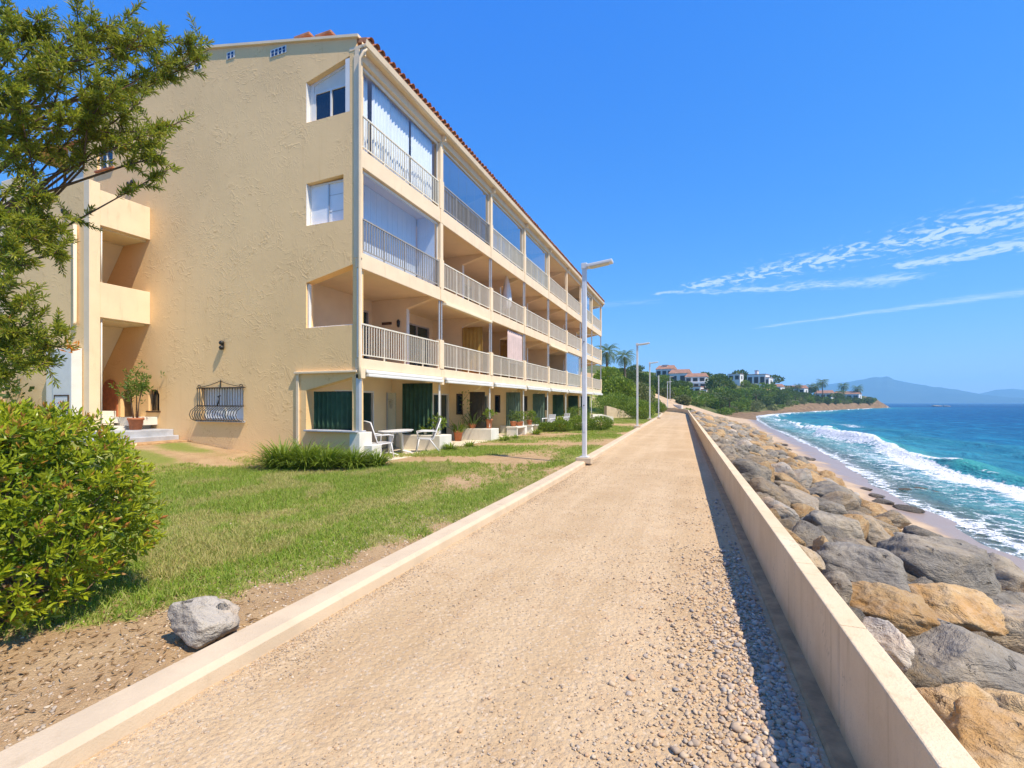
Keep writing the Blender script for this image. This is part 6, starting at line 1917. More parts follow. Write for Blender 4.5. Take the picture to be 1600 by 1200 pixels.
def kx(y): return float(kerb_x(y)) - 0.02
lamp(-2.64, 12.05, 0.10, 'nearest street lamp standing on the kerb in front of the building')
lamp(kx(29.4) - 0.05, 29.4, 0.10, 'second street lamp along the kerb, right of the building end')
lamp(kx(43.5) - 0.2, 43.5, 0.10, 'third street lamp along the kerb')
lamp(kx(49) + 0.3, 49.0, 0.06, 'plain headless post beyond the third street lamp', head=False, h=4.2)
for (px_, y, lab) in ((1043, 86, 'left lamp of the distant pair at the bend of the promenade'), (1047, 96, 'right lamp of the distant pair at the bend of the promenade')):
    u = (px_ - 800) / 740; r = (-0.3594 + 0.9332 * u) / (0.9332 + 0.3594 * u)
    lamp(r * y, y, gz_(r * y, y) - 0.0, lab, h=4.6)

# ------------------------------------------------------------ patio furniture
def patio_chair(label, loc, rz):
    rt = tag(empty('patio_chair', loc, rz), label, 'chair', 'white chairs of the first patio')
    # faces +y; seat 0.42 high
    st = MB(); st.hexa([(-0.25, -0.22, 0.40), (0.25, -0.22, 0.40), (0.25, 0.25, 0.43), (-0.25, 0.25, 0.43)], [(-0.25, -0.22, 0.415), (0.25, -0.22, 0.415), (0.25, 0.25, 0.445), (-0.25, 0.25, 0.445)])
    st.build('seat', M['sling'], rt, world_coords=False)
    bk = MB(); bk.hexa([(-0.24, -0.235, 0.46), (0.24, -0.235, 0.46), (0.24, -0.215, 0.46), (-0.24, -0.215, 0.46)], [(-0.23, -0.44, 1.0), (0.23, -0.44, 1.0), (0.23, -0.42, 1.0), (-0.23, -0.42, 1.0)])
    bk.build('backrest', M['sling'], rt, world_coords=False)
    fr = MB()
    for s in (-1, 1):
        fr.tube([(s * 0.26, 0.27, 0.43), (s * 0.26, -0.22, 0.41), (s * 0.255, -0.24, 0.46), (s * 0.25, -0.45, 1.02)], 0.018, 7)
    fr.tube([(-0.25, -0.45, 1.02), (0, -0.47, 1.055), (0.25, -0.45, 1.02)], 0.02, 7); fr.tube([(-0.26, 0.27, 0.43), (0.26, 0.27, 0.43)], 0.018, 7)
    fr.build('frame', M['plastic'], rt, world_coords=False)
    for s in (-1, 1):
        MB().tube([(s * 0.27, 0.24, 0.43), (s * 0.29, 0.27, 0.64), (s * 0.29, 0.10, 0.665), (s * 0.275, -0.30, 0.66)], [0.017, 0.02, 0.022, 0.018], 7).build('armrest', M['plastic'], rt, world_coords=False)
        MB().tube([(s * 0.26, 0.22, 0.42), (s * 0.28, 0.30, 0.0)], [0.02, 0.016], 7).build('leg', M['plastic'], rt, world_coords=False)
        MB().tube([(s * 0.26, -0.10, 0.42), (s * 0.28, -0.42, 0.0)], [0.02, 0.016], 7).build('leg', M['plastic'], rt, world_coords=False)
    return rt


patio_chair('white mesh backed chair left of the patio table, nearest the corner plinth', (-8.32, 11.15, 0.03), R(-18))
patio_chair('white chair half hidden behind the left chair of the patio table', (-8.98, 11.35, 0.03), R(-35))
patio_chair('white mesh backed chair right of the patio table, leaning back', (-8.02, 13.15, 0.03), R(125))
tb_ = tag(empty('patio_table', (-8.52, 12.25, 0.03)), 'oval white plastic table standing on the first patio', 'table')
b = MB()
for z0, z1, k in ((0.70, 0.725, 1.0), (0.665, 0.70, 0.93)):
    pts = [(0.42 * k * math.cos(a), 0.72 * k * math.sin(a)) for a in np.linspace(0, 2 * math.pi, 28, endpoint=False)]
    b.holed([pts], lambda a, c, t: (a, c, t), z0, z1)
b.build('table_top', M['plastic'], tb_, world_coords=False, fix=True, bevel=0.006)
for sy in (-1, 1):
    MB().tube([(0.0, sy * 0.12, 0.67), (0.0, sy * 0.30, 0.55), (0.0, sy * 0.33, 0.06)], [0.05, 0.055, 0.05], 8).build('leg', M['plastic'], tb_, world_coords=False)
    MB().tube([(-0.34, sy * 0.36, 0.015), (0.0, sy * 0.33, 0.07), (0.34, sy * 0.36, 0.015)], [0.02, 0.04, 0.02], 7).build('foot', M['plastic'], tb_, world_coords=False)
# glass folding panel and small things at the wall
gp = tag(empty('folding_glass_panel', (-9.55, 13.72, 0.03)), 'green tinted folded glass panel leaning beside the dark green curtain', 'glass panel')
MB().box(-0.35, 0.0, -0.01, 0.01, 0.0, 1.9).build('pane', M['glass_blue'], gp, world_coords=False); MB().box(-0.37, -0.35, -0.02, 0.02, 0.0, 1.92).build('edge', M['alu'], gp, world_coords=False)
# white plastic armchairs further along
def white_armchair(label, loc, rz):
    rt = tag(empty('plastic_armchair', loc, rz), label, 'chair', 'far white chairs along the patios')
    b = MB(); b.hexa([(-0.25, -0.24, 0.38), (0.25, -0.24, 0.38), (0.25, 0.25, 0.41), (-0.25, 0.25, 0.41)], [(-0.25, -0.24, 0.42), (0.25, -0.24, 0.42), (0.25, 0.25, 0.44), (-0.25, 0.25, 0.44)]); b.build('seat', M['plastic'], rt, world_coords=False, bevel=0.01)
    MB().hexa([(-0.25, -0.27, 0.42), (0.25, -0.27, 0.42), (0.25, -0.24, 0.42), (-0.25, -0.24, 0.42)], [(-0.24, -0.40, 0.88), (0.24, -0.40, 0.88), (0.24, -0.37, 0.88), (-0.24, -0.37, 0.88)]).build('backrest', M['plastic'], rt, world_coords=False, bevel=0.01)
    for s in (-1, 1):
        MB().tube([(s * 0.27, 0.24, 0.42), (s * 0.28, 0.22, 0.64), (s * 0.28, -0.30, 0.65)], 0.025, 6).build('armrest', M['plastic'], rt, world_coords=False)
        for q in (-1, 1): MB().tube([(s * 0.24, q * 0.22, 0.39), (s * 0.27, q * 0.27, 0.0)], [0.03, 0.02], 6).build('leg', M['plastic'], rt, world_coords=False)
    return rt
white_armchair('white plastic armchair in front of the pale curtains, left of the clipped bushes', (-7.9, 26.4, 0.03), R(160))
white_armchair('further white plastic armchair right behind the clipped bushes', (-7.8, 29.3, 0.03), R(150))
stl = tag(empty('plant_stool', (-8.0, 21.35, 0.03)), 'low white stool carrying two terracotta pots on the third patio', 'stool')
MB().box(-0.28, 0.28, -0.62, 0.62, 0.36, 0.438).build('top', M['white_plaster'], stl, world_coords=False, bevel=0.01)
for sy in (-1, 1): MB().box(-0.26, 0.26, sy * 0.55 - 0.05, sy * 0.55 + 0.05, 0.0, 0.359).build('leg', M['white_plaster'], stl, world_coords=False)
stl = tag(empty('plant_stool', (-8.1, 23.6, 0.03)), 'small white stool under the reddish plant by the pale curtain', 'stool')
MB().box(-0.2, 0.2, -0.2, 0.2, 0.34, 0.398).build('top', M['white_plaster'], stl, world_coords=False, bevel=0.01); MB().box(-0.15, 0.15, -0.15, 0.15, 0.0, 0.339).build('leg', M['white_plaster'], stl, world_coords=False)
# closed white parasol on the second floor
pa = tag(empty('parasol', (-8.75, 22.0, FL[2])), 'closed white parasol standing on a second floor balcony', 'parasol')
MB().tube([(0, 0, 0.04), (0, 0, 2.46)], 0.02, 7).build('pole', M['white'], pa, world_coords=False); MB().lathe([(0, 0), (0.24, 0), (0.24, 0.05), (0.04, 0.08), (0, 0.08)], n=16, caps=False).build('base', M['concrete'], pa, world_coords=False)
b = MB(); nn = 16
prf = [(0.03, 2.44), (0.10, 2.25), (0.17, 1.75), (0.21, 1.25), (0.19, 0.95), (0.12, 0.85)]
vs = []; fs = []
for i, (r, z) in enumerate(prf):
    for j in range(nn): a = 2 * math.pi * j / nn; q = r * (1 + 0.22 * (1 if j % 2 else -1) * min(1, i / 2)); vs.append((q * math.cos(a), q * math.sin(a), z))
for i in range(len(prf) - 1):
    for j in range(nn): fs.append((i * nn + j, (i + 1) * nn + j, (i + 1) * nn + (j + 1) % nn, i * nn + (j + 1) % nn))
b.smooth = True; b.raw(vs, fs); b.build('canopy', M['curtain_w'], pa, world_coords=False)

# white entrance pillar with a framed tile notice
sp = tag(empty('sign_pillar', (-16.4, 8.13, 0.4)), 'white pillar with a small framed tile notice left of the stair tower', 'pillar', kind='thing')
MB().box(-0.92, 0.0, -0.13, 0.13, -0.5, 2.75).build('shaft', M['white'], sp, world_coords=False, bevel=0.015)
MB().box(-1.30, -0.921, -0.10, 0.13, -0.5, 2.70).build('side_pier', M['white_plaster'], sp, world_coords=False, bevel=0.015)
nf = MB(); frame(nf, -0.80, -0.10, 0.62, 1.42, -0.155, 0.04, 0.024); no = nf.build('notice_frame', M['wood'], sp, world_coords=False)
MB().box(-0.76, -0.14, -0.148, -0.1315, 0.66, 1.38).build('tile_panel', M['villa'], no, world_coords=False)
for (x, z, s, m) in ((-0.56, 1.16, 0.06, 'terra'), (-0.46, 1.21, 0.045, 'terra'), (-0.32, 1.19, 0.05, 'blue_glaze'), (-0.52, 0.98, 0.035, 'terra'), (-0.38, 0.98, 0.04, 'terra')):
    MB().tube([(x - s, -0.1505, z), (x, -0.1505, z + s), (x + s * 0.6, -0.1505, z - s * 0.5)], 0.009, 4).build('painted_mark', M[m], no, world_coords=False)
make_tree('hedge_shrub', 'dark green shrub behind the white entrance pillar', 'shrub', 1.9, 1.5, 'shrub', 'leaf_dark', None, 900, 0.16, (0.0, 0.6), (-19.9, 7.6, gz_(-19.9, 7.6)))

# neighbouring villa terrace high behind the stair tower
nv = tag(empty('neighbour_villa', (-30, 16, 2)), 'cream villa with a roof terrace behind the stair tower', 'building')
MB().box(-26.9, -21.0, 13.0, 22.0, -1, 13.3).build('wall', M['white_plaster'], nv); MB().box(-40, -26.901, 12.6, 22.0, -1, 11.1).build('terrace_wall', M['plaster'], nv)
tr = MB(); tr.tube([(-40, 12.7, 12.1), (-26.92, 12.7, 12.1)], 0.03, 6)
to = tr.build('terrace_railing', M['iron'], nv)
for i in range(38):
    x = -39.9 + i * 0.345
    MB().box(x - 0.012, x + 0.012, 12.69, 12.71, 11.1, 12.09).build('bar', M['iron'], to)
MB().box(-31.6, -30.3, 12.62, 12.95, 11.101, 12.4).build('pier', M['plaster'], nv, bevel=0.03)
MB().hexa([(-27.2, 12.7, 13.3), (-20.7, 12.7, 13.3), (-20.7, 22.3, 13.3), (-27.2, 22.3, 13.3)], [(-25, 15, 14.2), (-23, 15, 14.2), (-23, 20, 14.2), (-25, 20, 14.2)]).build('roof', M['tile'], nv)
pz = tag(empty('parasol', (-28.4, 13.6, 11.1)), 'open ochre parasol on the neighbouring roof terrace', 'parasol')
MB().tube([(0, 0, 0), (0, 0, 2.75)], 0.06, 8).build('pole', M['wood'], pz, world_coords=False)
MB().lathe([(1.5, 2.25), (0.8, 2.55), (0.05, 2.8)], n=8, caps=False).build('canopy', M['ochre_cloth'], pz, world_coords=False)

# ------------------------------------------------------------ garden beyond the building
def place_px(px_, y):
    u = (px_ - 800) / 740; return y * (-0.3594 + 0.9332 * u) / (0.9332 + 0.3594 * u)


def at_px(px_, Y):
    x = place_px(px_, Y); return (x, Y, gz_(x, Y))


G1 = 'clipped bushes on the lawn'
make_tree('clipped_bush', 'low clipped bush on the lawn left of the near lamp post', 'bush', 0.62, 0.62, 'shrub', 'leaf_garden', G1, 3600, 0.07, (0.2, 1.0), (-6.75, 25.0, gz_(-6.75, 25)))
make_tree('clipped_bush', 'round clipped bush on the lawn partly behind the near lamp post', 'bush', 0.85, 0.75, 'shrub', 'leaf_garden', G1, 4000, 0.07, (0.2, 1.0), (-6.0, 26.4, gz_(-6, 26.4)))
make_tree('clipped_bush', 'round clipped bush on the lawn just right of the near lamp post', 'bush', 0.80, 0.72, 'shrub', 'leaf_garden', G1, 4000, 0.07, (0.2, 1.0), (-4.95, 26.9, gz_(-4.95, 26.9)))
make_tree('clipped_bush', 'smaller clipped bush on the lawn left of the low one', 'bush', 0.5, 0.5, 'shrub', 'leaf_garden', G1, 2800, 0.07, (0.1, 0.9), (-7.45, 24.6, gz_(-7.45, 24.6)))
make_tree('clipped_bush', 'dense bush at the building end behind the white armchairs', 'bush', 1.3, 1.1, 'shrub', 'leaf_garden', G1, 3600, 0.07, (0.0, 0.7), at_px(900, 34))
G2 = 'round bushes beside the promenade'
for (px_, y, h, r, lab) in ((962, 50, 2.6, 1.9, 'large rounded green bush right at the building end'), (985, 51, 2.2, 1.6, 'rounded dark bush right of the large one at the building end'), (1000, 47, 1.8, 1.4, 'rounded bush behind the second street lamp'),
                            (950, 56, 2.6, 2.0, 'rounded bush behind the end of the building'), (1008, 60, 1.6, 1.3, 'low bush beyond the second street lamp'), (1027, 66, 1.4, 1.2, 'low bush near the third street lamp'), (1016, 72, 1.8, 1.6, 'bush on the slope above the third street lamp')):
    make_tree('round_bush', lab, 'bush', h, r, 'shrub', 'leaf_garden', G2, 3000, 0.15, (0.15, 0.95), at_px(px_, y))
make_tree('bushy_tree', 'tall yellow green bushy tree right behind the building end', 'tree', 5.6, 2.0, 'round', 'leaf_garden', None, 2600, 0.30, (0.55, 1.0), at_px(949, 62))
make_tree('bushy_tree', 'spreading yellow green tree with drooping fronds beside the building end', 'tree', 4.5, 2.2, 'round', 'leaf_garden', None, 2600, 0.34, (0.45, 1.0), at_px(966, 60))
make_tree('olive_bush', 'grey green feathery bush between the spreading tree and the second lamp', 'bush', 4.2, 2.2, 'round', 'leaf_olive', None, 1600, 0.26, (0.2, 1.0), at_px(990, 64))
make_tree('olive_bush', 'brownish grey bush just left of the second lamp', 'bush', 3.4, 1.6, 'round', 'leaf_olive', None, 1200, 0.26, (0.5, 1.0), at_px(1001, 66))
def palm_px(px_, ytop, Y, r, label, group=None):
    x, y, z = at_px(px_, Y); d = -math.sin(THETA) * x + math.cos(THETA) * y
    h = 1.6 + (629 - ytop) * d / 740 - z
    return make_palm(label, h, r * d / 740, group, loc=(x, y, z))


palm_px(948, 550, 80, 24, 'left palm tree rising above the building end')
palm_px(976, 557, 90, 20, 'right palm tree standing clear against the sky by the second lamp')
GT = 'dark trees on the slope behind the lamps'
n_c = 0
clabs = ['leftmost dark cypress on the slope under the left palm', 'dark cypress under the right palm', 'dark cypress right of the right palm tree', 'pointed dark cypress left of the second lamp head', 'pointed dark cypress behind the second lamp pole', 'dark cypress right of the second lamp pole', 'slim cypress left of the third lamp', 'slim dark cypress behind the third lamp']
for (px_, top, Y, r), lab in zip(((960, 580, 100, 1.6), (972, 580, 104, 1.5), (984, 583, 98, 1.6), (993, 582, 104, 1.5), (1000, 585, 100, 1.5), (1008, 588, 108, 1.5), (1014, 594, 110, 1.4), (1024, 597, 112, 1.4)), clabs):
    x, y, z = at_px(px_, Y); d = -math.sin(THETA) * x + math.cos(THETA) * y; h = max(2.5, 1.6 + (629 - top) * d / 740 - z)
    make_tree('cypress_tree', lab, 'cypress', h, r, 'cypress', 'leaf_dark', GT, 900, 0.5, (0.0, 0.8), (x, y, z))
hlabs = iter(['dark round tree under the left cypresses', 'dark green tree filling the slope behind the second lamp', 'broad dark tree between the second and third lamps', 'dark tree behind the third lamp, below the red roofs', 'dark tree right of the third lamp', 'grey green tree left of the distant lamp pair', 'dark tree right of the distant lamp pair', 'grey green bush at the bend of the promenade', 'dark tree just below the red roofed row', 'broad dark umbrella tree by the lower villa', 'dark tree above the bend of the promenade', 'green tree between the lamp pair and the lower villa'])
for (px_, top, Y, r, kind, mt) in ((965, 596, 90, 2.8, 'round', 'leaf_dark'), (1000, 600, 92, 3.2, 'round', 'leaf_dark'), (1012, 604, 96, 3.0, 'round', 'leaf_garden'), (1022, 603, 100, 3.0, 'round', 'leaf_dark'), (1034, 606, 106, 3.0, 'round', 'leaf_dark'),
                                 (1040, 612, 100, 2.2, 'round', 'leaf_olive'), (1056, 604, 120, 3.0, 'pine', 'leaf_dark'), (1068, 622, 96, 2.6, 'shrub', 'leaf_olive'), (1044, 594, 128, 2.4, 'round', 'leaf_dark'), (1062, 600, 132, 3.2, 'pine', 'leaf_dark'), (1050, 612, 110, 2.6, 'round', 'leaf_dark'), (1078, 612, 125, 2.4, 'round', 'leaf_garden')):
    x, y, z = at_px(px_, Y); d = -math.sin(THETA) * x + math.cos(THETA) * y; h = max(1.6, 1.6 + (629 - top) * d / 740 - z)
    make_tree('hillside_tree', next(hlabs), 'tree', h, min(r, h * 0.8), kind, mt, GT, 1100, 0.42, (0.05, 0.8), (x, y, z))

# sandy ramp wall and low white wall in the garden
def strip_wall(name, pts, h, t, mat, label):
    rt = tag(empty(name, pts[0]), label, 'wall', kind='thing')
    for a, b in zip(pts[:-1], pts[1:]):
        a, b = Vector(a), Vector(b); d = (b - a); d.z = 0; s = Vector((-d.y, d.x, 0)).normalized() * t / 2
        m = MB(); m.hexa([a - s - Vector((0, 0, 1)), a + s - Vector((0, 0, 1)), b + s - Vector((0, 0, 1)), b - s - Vector((0, 0, 1))][::-1], [a - s + Vector((0, 0, h)), a + s + Vector((0, 0, h)), b + s + Vector((0, 0, h)), b - s + Vector((0, 0, h))][::-1])
        m.build('wall_section', M[mat], rt)
def pxz(px_, py_, d):
    p = np.array([0, 0, 1.6]) + cam_ray(px_, py_) * d; return tuple(p)
strip_wall('ramp_wall', [pxz(946, 636, 47), pxz(965, 641, 48), pxz(985, 648, 49), pxz(1006, 655, 49.5), pxz(1018, 657, 50)], 0.12, 0.35, 'concrete', 'sandy curved ramp edge descending from the building end')
strip_wall('garden_wall', [pxz(925, 652, 38), pxz(940, 652, 38.5), pxz(958, 656, 38.5)], 0.25, 0.2, 'white_plaster', 'low white garden wall at the far end of the lawn')
strip_wall('garden_wall', [pxz(1044, 634, 92), pxz(1056, 636, 86), pxz(1066, 637, 84)], 0.45, 0.3, 'white_plaster', 'short white and pink wall beyond the bend of the promenade')

# ------------------------------------------------------------ villas
def villa(label, px_, Y, wpx, hm, depth, rz, spec, group='white villas on the hillside', dz=0.0):
    """two storey white house: spec = list of (x0,x1,z0,z1,y0,y1,roof) blocks as fractions of the width / metres"""
    x, y, z = at_px(px_, Y); d = -math.sin(THETA) * x + math.cos(THETA) * y
    w = wpx * d / 740 * 0.86; hm = hm * 0.86
    rt = tag(empty('villa', (x, y, z - 0.3 + dz), rz), label, 'house', group)
    for (a, b, z0, z1, y0, y1, roof, nw) in spec:
        x0, x1 = (a - 0.5) * w, (b - 0.5) * w; Z0, Z1 = z0 * hm, z1 * hm; Y0, Y1 = y0 * depth, y1 * depth
        wl = MB(); wl.box(x0, x1, Y0, Y1, Z0 - (2.0 if z0 == 0 else 0), Z1); wl.build('wall', M['villa'], rt, world_coords=False)
        if roof == 'tile':
            o = 0.25; rf = MB(); ym = (Y0 + Y1) / 2
            rf.hexa([(x0 - o, Y0 - o, Z1), (x1 + o, Y0 - o, Z1), (x1 + o, Y1 + o, Z1), (x0 - o, Y1 + o, Z1)], [(x0 + 0.3, ym - 0.1, Z1 + 0.22 * (Y1 - Y0)), (x1 - 0.3, ym - 0.1, Z1 + 0.22 * (Y1 - Y0)), (x1 - 0.3, ym + 0.1, Z1 + 0.22 * (Y1 - Y0)), (x0 + 0.3, ym + 0.1, Z1 + 0.22 * (Y1 - Y0))])
            rf.build('roof', M['villa_tile'], rt, world_coords=False)
        elif roof == 'flat':
            MB().box(x0 - 0.15, x1 + 0.15, Y0 - 0.15, Y1 + 0.15, Z1, Z1 + 0.2).build('roof', M['villa_tile'], rt, world_coords=False)
        for i in range(nw):
            c = x0 + (x1 - x0) * (i + 0.5) / nw; ww = min(1.1, (x1 - x0) / nw * 0.32); zb = Z0 + (Z1 - Z0) * 0.25; zt = Z0 + (Z1 - Z0) * 0.78
            wf = MB(); wf.box(c - ww - 0.08, c + ww + 0.08, Y0 - 0.05, Y0 - 0.002, zb - 0.08, zt + 0.08)
            wo_ = wf.build('window', M['villa_warm'], rt, world_coords=False)
            MB().box(c - ww, c + ww, Y0 - 0.07, Y0 - 0.0505, zb, zt).build('pane', M['villa_dark'], wo_, world_coords=False)
        # a window on the seaward end wall
        if x1 >= 0.4 * w and z1 - z0 > 0.2:
            zb = Z0 + (Z1 - Z0) * 0.3; zt = Z0 + (Z1 - Z0) * 0.75; ym = (Y0 + Y1) / 2
            MB().box(x1 + 0.002, x1 + 0.05, ym - 0.9, ym + 0.9, zb, zt).build('window', M['villa_dark'], rt, world_coords=False)
    return rt


AL = R(-10)
villa('large two tier white villa with a red roof above the rocky shore', 1083, 178, 44, 5.2, 8, AL, [(0, 1, 0, 0.52, 0, 1, '', 4), (0.15, 0.95, 0.52, 1.0, 0.2, 1, 'tile', 3)])
villa('lower white villa with a wide window just above the promenade end', 1088, 158, 28, 3.4, 6, AL, [(0, 0.75, 0, 1, 0, 1, 'flat', 2), (0.75, 1.1, 0, 0.7, 0.1, 1, 'flat', 1)])
villa('white villa with a long red roof left of the large two tier one', 1060, 196, 34, 5.5, 8, AL, [(0, 1, 0, 1.0, 0, 1, 'tile', 2)], dz=0.0)
villa('topmost red roofed villa at the left end of the row', 1038, 205, 30, 5.5, 8, AL, [(0, 1, 0, 0.8, 0, 1, 'tile', 3), (0.3, 0.6, 0.8, 1.15, 0.3, 0.7, 'flat', 1)], dz=0.6)
villa('narrow sand coloured terrace house right of the large two tier villa', 1112, 172, 18, 4.0, 6, AL, [(0, 1, 0, 1, 0, 1, 'flat', 2)])
villa('white block villa with a chimney tower on the wooded knoll', 1184, 236, 36, 7.0, 9, R(-18), [(0, 0.85, 0, 0.85, 0, 1, 'flat', 3), (0.75, 1.0, 0, 0.6, 0.05, 1, 'flat', 1), (0.3, 0.42, 0.85, 1.15, 0.3, 0.6, 'flat', 0)], dz=1.4)
villa('small white annex left of the block villa on the knoll', 1147, 226, 20, 3.6, 6, R(-18), [(0, 1, 0, 1, 0, 1, 'flat', 2)], dz=1.6)
villa('long low white house with a red roof on the left of the headland', 1240, 300, 34, 4.5, 8, R(-25), [(0, 1, 0, 1, 0, 1, 'tile', 4)], dz=1.6)
villa('pale low house under the tall palms of the headland', 1286, 318, 26, 4.2, 8, R(-25), [(0, 1, 0, 1, 0, 1, 'tile', 3)], dz=1.0)
villa('long white house with a flat red roof near the tip of the headland', 1322, 340, 38, 4.6, 8, R(-25), [(0, 1, 0, 1, 0, 1, 'tile', 4)], dz=0.8)
villa('small red roofed house between the knoll and the headland', 1212, 275, 16, 4.0, 7, R(-25), [(0, 1, 0, 1, 0, 1, 'tile', 2)], dz=1.2)

# headland palms and hillside growth
GP = 'palms on the headland'
for (px_, top, Y, r, lab) in ((1267, 604, 306, 7, 'short palm left of the tall palm on the headland'), (1275, 603, 308, 8, 'second short palm left of the tall palm on the headland'), (1285, 597, 312, 9, 'tallest palm of the headland'), (1318, 603, 330, 8, 'palm above the long white house near the headland tip'),
                              (1314, 614, 322, 8, 'low palm in front of the long white headland house'), (1340, 607, 342, 8, 'rightmost palm of the headland'), (1247, 604, 300, 7, 'leftmost palm of the headland')):
    palm_px(px_, top, Y, r * 1.25, lab, GP)
# scattered scrub and trees: two of each kind built, then copied
protos = {}
for key, args in (('round', (4.2, 2.3, 'round', 'leaf_dark', 520, 0.62, (0.05, 0.9))), ('green', (3.4, 2.3, 'round', 'leaf_garden', 520, 0.62, (0.0, 0.8))), ('pine', (6.0, 3.4, 'pine', 'leaf_dark', 620, 0.62, (0.05, 0.8))), ('bush', (2.0, 1.9, 'shrub', 'leaf_garden', 420, 0.5, (0.0, 0.7))), ('olive', (2.4, 2.0, 'round', 'leaf_olive', 420, 0.5, (0.1, 0.9)))):
    h, r, kind, mt, n, ls, t = args
    protos[key] = make_tree('hillside_shrub' if key in ('bush', 'olive') else 'hillside_tree', 'x', 'x', h, r, kind, mt, None, n, ls, t, (0, 0, -500))
spec = []
rs = np.random.default_rng(77)
words_ = {'round': 'dark round tree', 'green': 'green bushy tree', 'pine': 'dark umbrella pine', 'bush': 'green scrub bush', 'olive': 'grey green scrub bush'}
for (px_, Y, k, s, lab) in ((1102, 205, 'round', 1.2, 'dark round tree right of the large two tier villa'), (1118, 192, 'pine', 0.9, 'dark umbrella pine above the sand coloured house'), (1124, 170, 'round', 1.7, 'big dark tree standing alone left of the small white annex'), (1132, 176, 'round', 1.3, 'dark tree right of the big lone dark tree'),
                         (1155, 244, 'round', 1.5, 'dark tree behind the small white annex'), (1161, 240, 'round', 1.3, 'dark tree just left of the block villa'), (1207, 250, 'pine', 1.2, 'flat topped dark pine right of the block villa'), (1130, 158, 'green', 1.5, 'bright green bushy tree on the bank below the small annex'),
                         (1145, 165, 'green', 1.5, 'bright green bushy tree on the bank, in the middle'), (1160, 178, 'green', 1.3, 'bright green bushy tree on the bank, at the right'), (1175, 205, 'bush', 2.2, 'wide green bush below the block villa'), (1192, 222, 'bush', 2.4, 'wide green bush on the slope right below the block villa'),
                         (1152, 150, 'bush', 1.3, 'green bush just above the beach head'), (1118, 150, 'olive', 1.4, 'grey green scrub on the bank under the lower villa'), (1100, 140, 'olive', 1.2, 'grey green scrub above the end of the rock slope'), (1335, 348, 'round', 1.2, 'dark round tree at the right end of the headland houses'),
                         (1357, 358, 'round', 1.1, 'last dark tree before the bare tip of the headland'), (1262, 312, 'pine', 1.0, 'dark pine behind the headland palms'), (1228, 290, 'pine', 1.1, 'dark pine left of the long low headland house'), (1200, 240, 'round', 1.0, 'dark tree at the edge of the knoll'),
                         (1068, 118, 'green', 0.9, 'green bush by the end of the low wall'), (1090, 120, 'bush', 1.0, 'green bush on the sand bank beyond the low wall'), (1075, 84, 'bush', 0.45, 'small round bush right behind the wall bend')):
    spec.append((at_px(px_, Y), k, s, lab))
taken = [(a[0], a[1]) for a, *_ in spec]
marks = ((1000, 'behind the second lamp'), (1022, 'behind the third lamp'), (1045, 'by the distant lamp pair'), (1066, 'left of the lower villa'), (1086, 'under the large two tier villa'), (1110, 'by the sand coloured house'), (1126, 'by the big lone dark tree'), (1147, 'by the small white annex'),
         (1168, 'left of the block villa'), (1186, 'below the block villa'), (1206, 'right of the block villa'), (1226, 'left of the long low house'), (1242, 'by the long low house'), (1256, 'right of the long low house'), (1270, 'under the two short palms'), (1286, 'under the tallest palm'), (1303, 'left of the long white house'), (1322, 'by the long white house'), (1342, 'under the rightmost palm'), (1362, 'near the headland tip'))
near_words = lambda p: min(marks, key=lambda q: abs(q[0] - p))[1]
bk_ = {}
cnt = 0
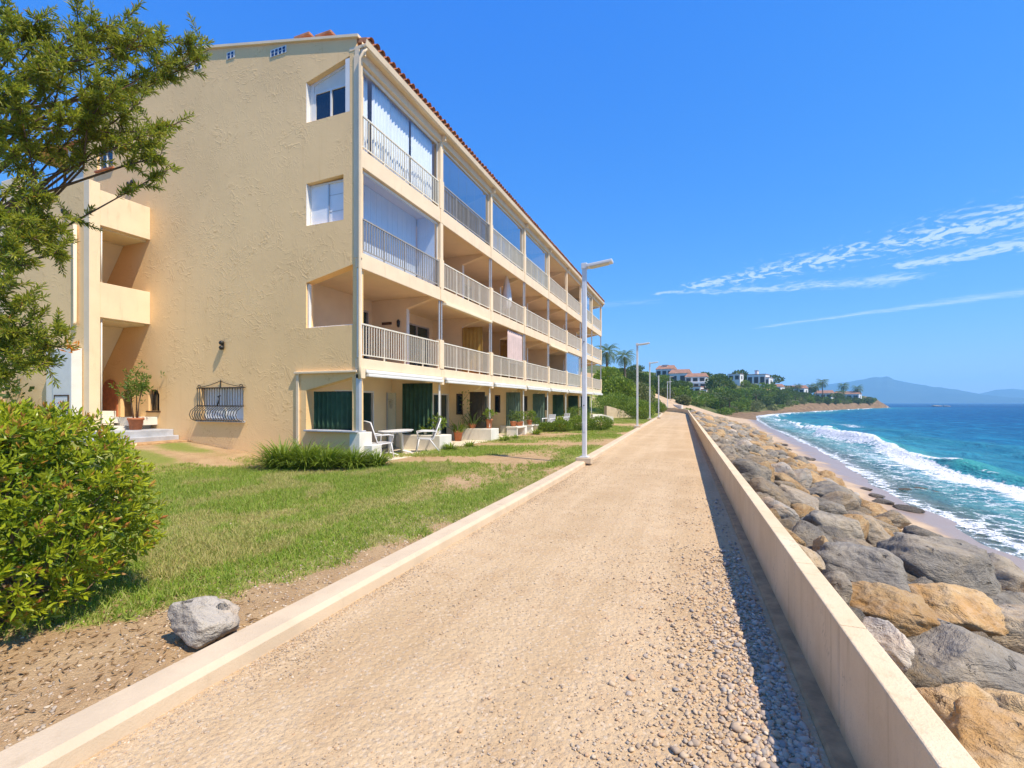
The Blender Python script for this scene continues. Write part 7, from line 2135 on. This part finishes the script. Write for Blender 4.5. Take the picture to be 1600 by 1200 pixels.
for tr_ in range(2200):
    Y = rs.uniform(108, 372); L = (rs.uniform(5, 18) if rs.random() < 0.45 else rs.uniform(7, 60)) if Y < 250 else (rs.uniform(3.5, 9) if rs.random() < 0.5 else rs.uniform(5, 34))
    X = float(shore(np.array([Y]))[0]) - L
    u = (0.9332 * X + 0.3594 * Y) / (-0.3594 * X + 0.9332 * Y); px_ = 800 + 740 * u
    if px_ < 985 or px_ > 1375: continue
    if any((X - a) ** 2 + (Y - b) ** 2 < 12 for a, b in taken): continue
    # keep sight lines to the houses open
    k = rs.choice(['round', 'green', 'pine', 'bush', 'olive'], p=[.24, .14, .10, .30, .22]); s = rs.uniform(0.55, 1.0) * (0.8 if Y > 250 else 1)
    if k in ('pine', 'round') and 1025 < px_ < 1110: k = 'bush'
    taken.append((X, Y)); cnt += 1
    nm_ = f'{"small" if s < 0.75 else "mid sized"} {words_[k]} {near_words(px_)}'
    bk_.setdefault(nm_, []).append((L, len(spec))); spec.append(((X, Y, gz_(X, Y)), k, s, nm_))
    if cnt > 262: break
rk_ = ['', 'second', 'third', 'fourth', 'fifth', 'sixth', 'seventh', 'eighth', 'ninth', 'tenth', 'eleventh', 'twelfth']
for nm_, lst in bk_.items():
    lst.sort()
    if len(lst) > 1:
        for i, (L, j) in enumerate(lst): spec[j] = spec[j][:3] + (nm_ + (', lowest on the slope' if i == 0 else f', {rk_[min(i, 11)]} up the slope'),)
def gone(o):
    for c in list(o.children): gone(c)
    bpy.data.objects.remove(o)
for loc, k, s, lab in spec:
    c = copy_tree(protos[k], None, loc, float(rs.uniform(0, 6.28)), (s * rs.uniform(0.9, 1.15), s * rs.uniform(0.9, 1.15), s * rs.uniform(0.85, 1.1)))
    c['label'] = lab; c['category'] = 'bush' if k in ('bush', 'olive') else 'tree'; c['group'] = 'trees and scrub on the hillside'
for p in protos.values(): gone(p)
# ochre rocks at the foot of the knoll and the skerries off the tip
for i, (px_, py_, d, s, mt, lab) in enumerate(((1196, 637, 205, 2.6, 'rock_ochre', 'ochre rock pile left at the foot of the knoll'), (1206, 637, 212, 2.8, 'rock_ochre', 'ochre rock pile in the middle at the foot of the knoll'), (1216, 637, 216, 2.2, 'rock_ochre', 'ochre rock pile right at the foot of the knoll'),
                                          (1366, 631, 345, 5.5, 'rock_tan', 'dark brown cliff rock at the headland tip'), (1380, 634, 345, 4.0, 'rock_tan', 'low brown rock at the very end of the headland'), (1463, 634.5, 420, 4.5, 'rock_grey', 'long low dark skerry off the headland, left part'), (1480, 634.3, 420, 3.0, 'rock_grey', 'small dark skerry off the headland, right part'))):
    p = pxz(px_, py_, d); P, F = boulder_verts(900 + i, 4)
    o = link('shore_rock', np_mesh('shore_rock', P * np.array([s, s * 0.8, s * (0.22 if mt == 'rock_grey' else 0.5)]), F, [M[mt]], True), None, loc=(p[0], p[1], max(SEA_Z, gz_(p[0], p[1]) if i < 5 else SEA_Z) + 0.1))
    o.rotation_euler = (0, 0, 0.35); tag(o, lab, 'rock', 'rocks along the far shore')
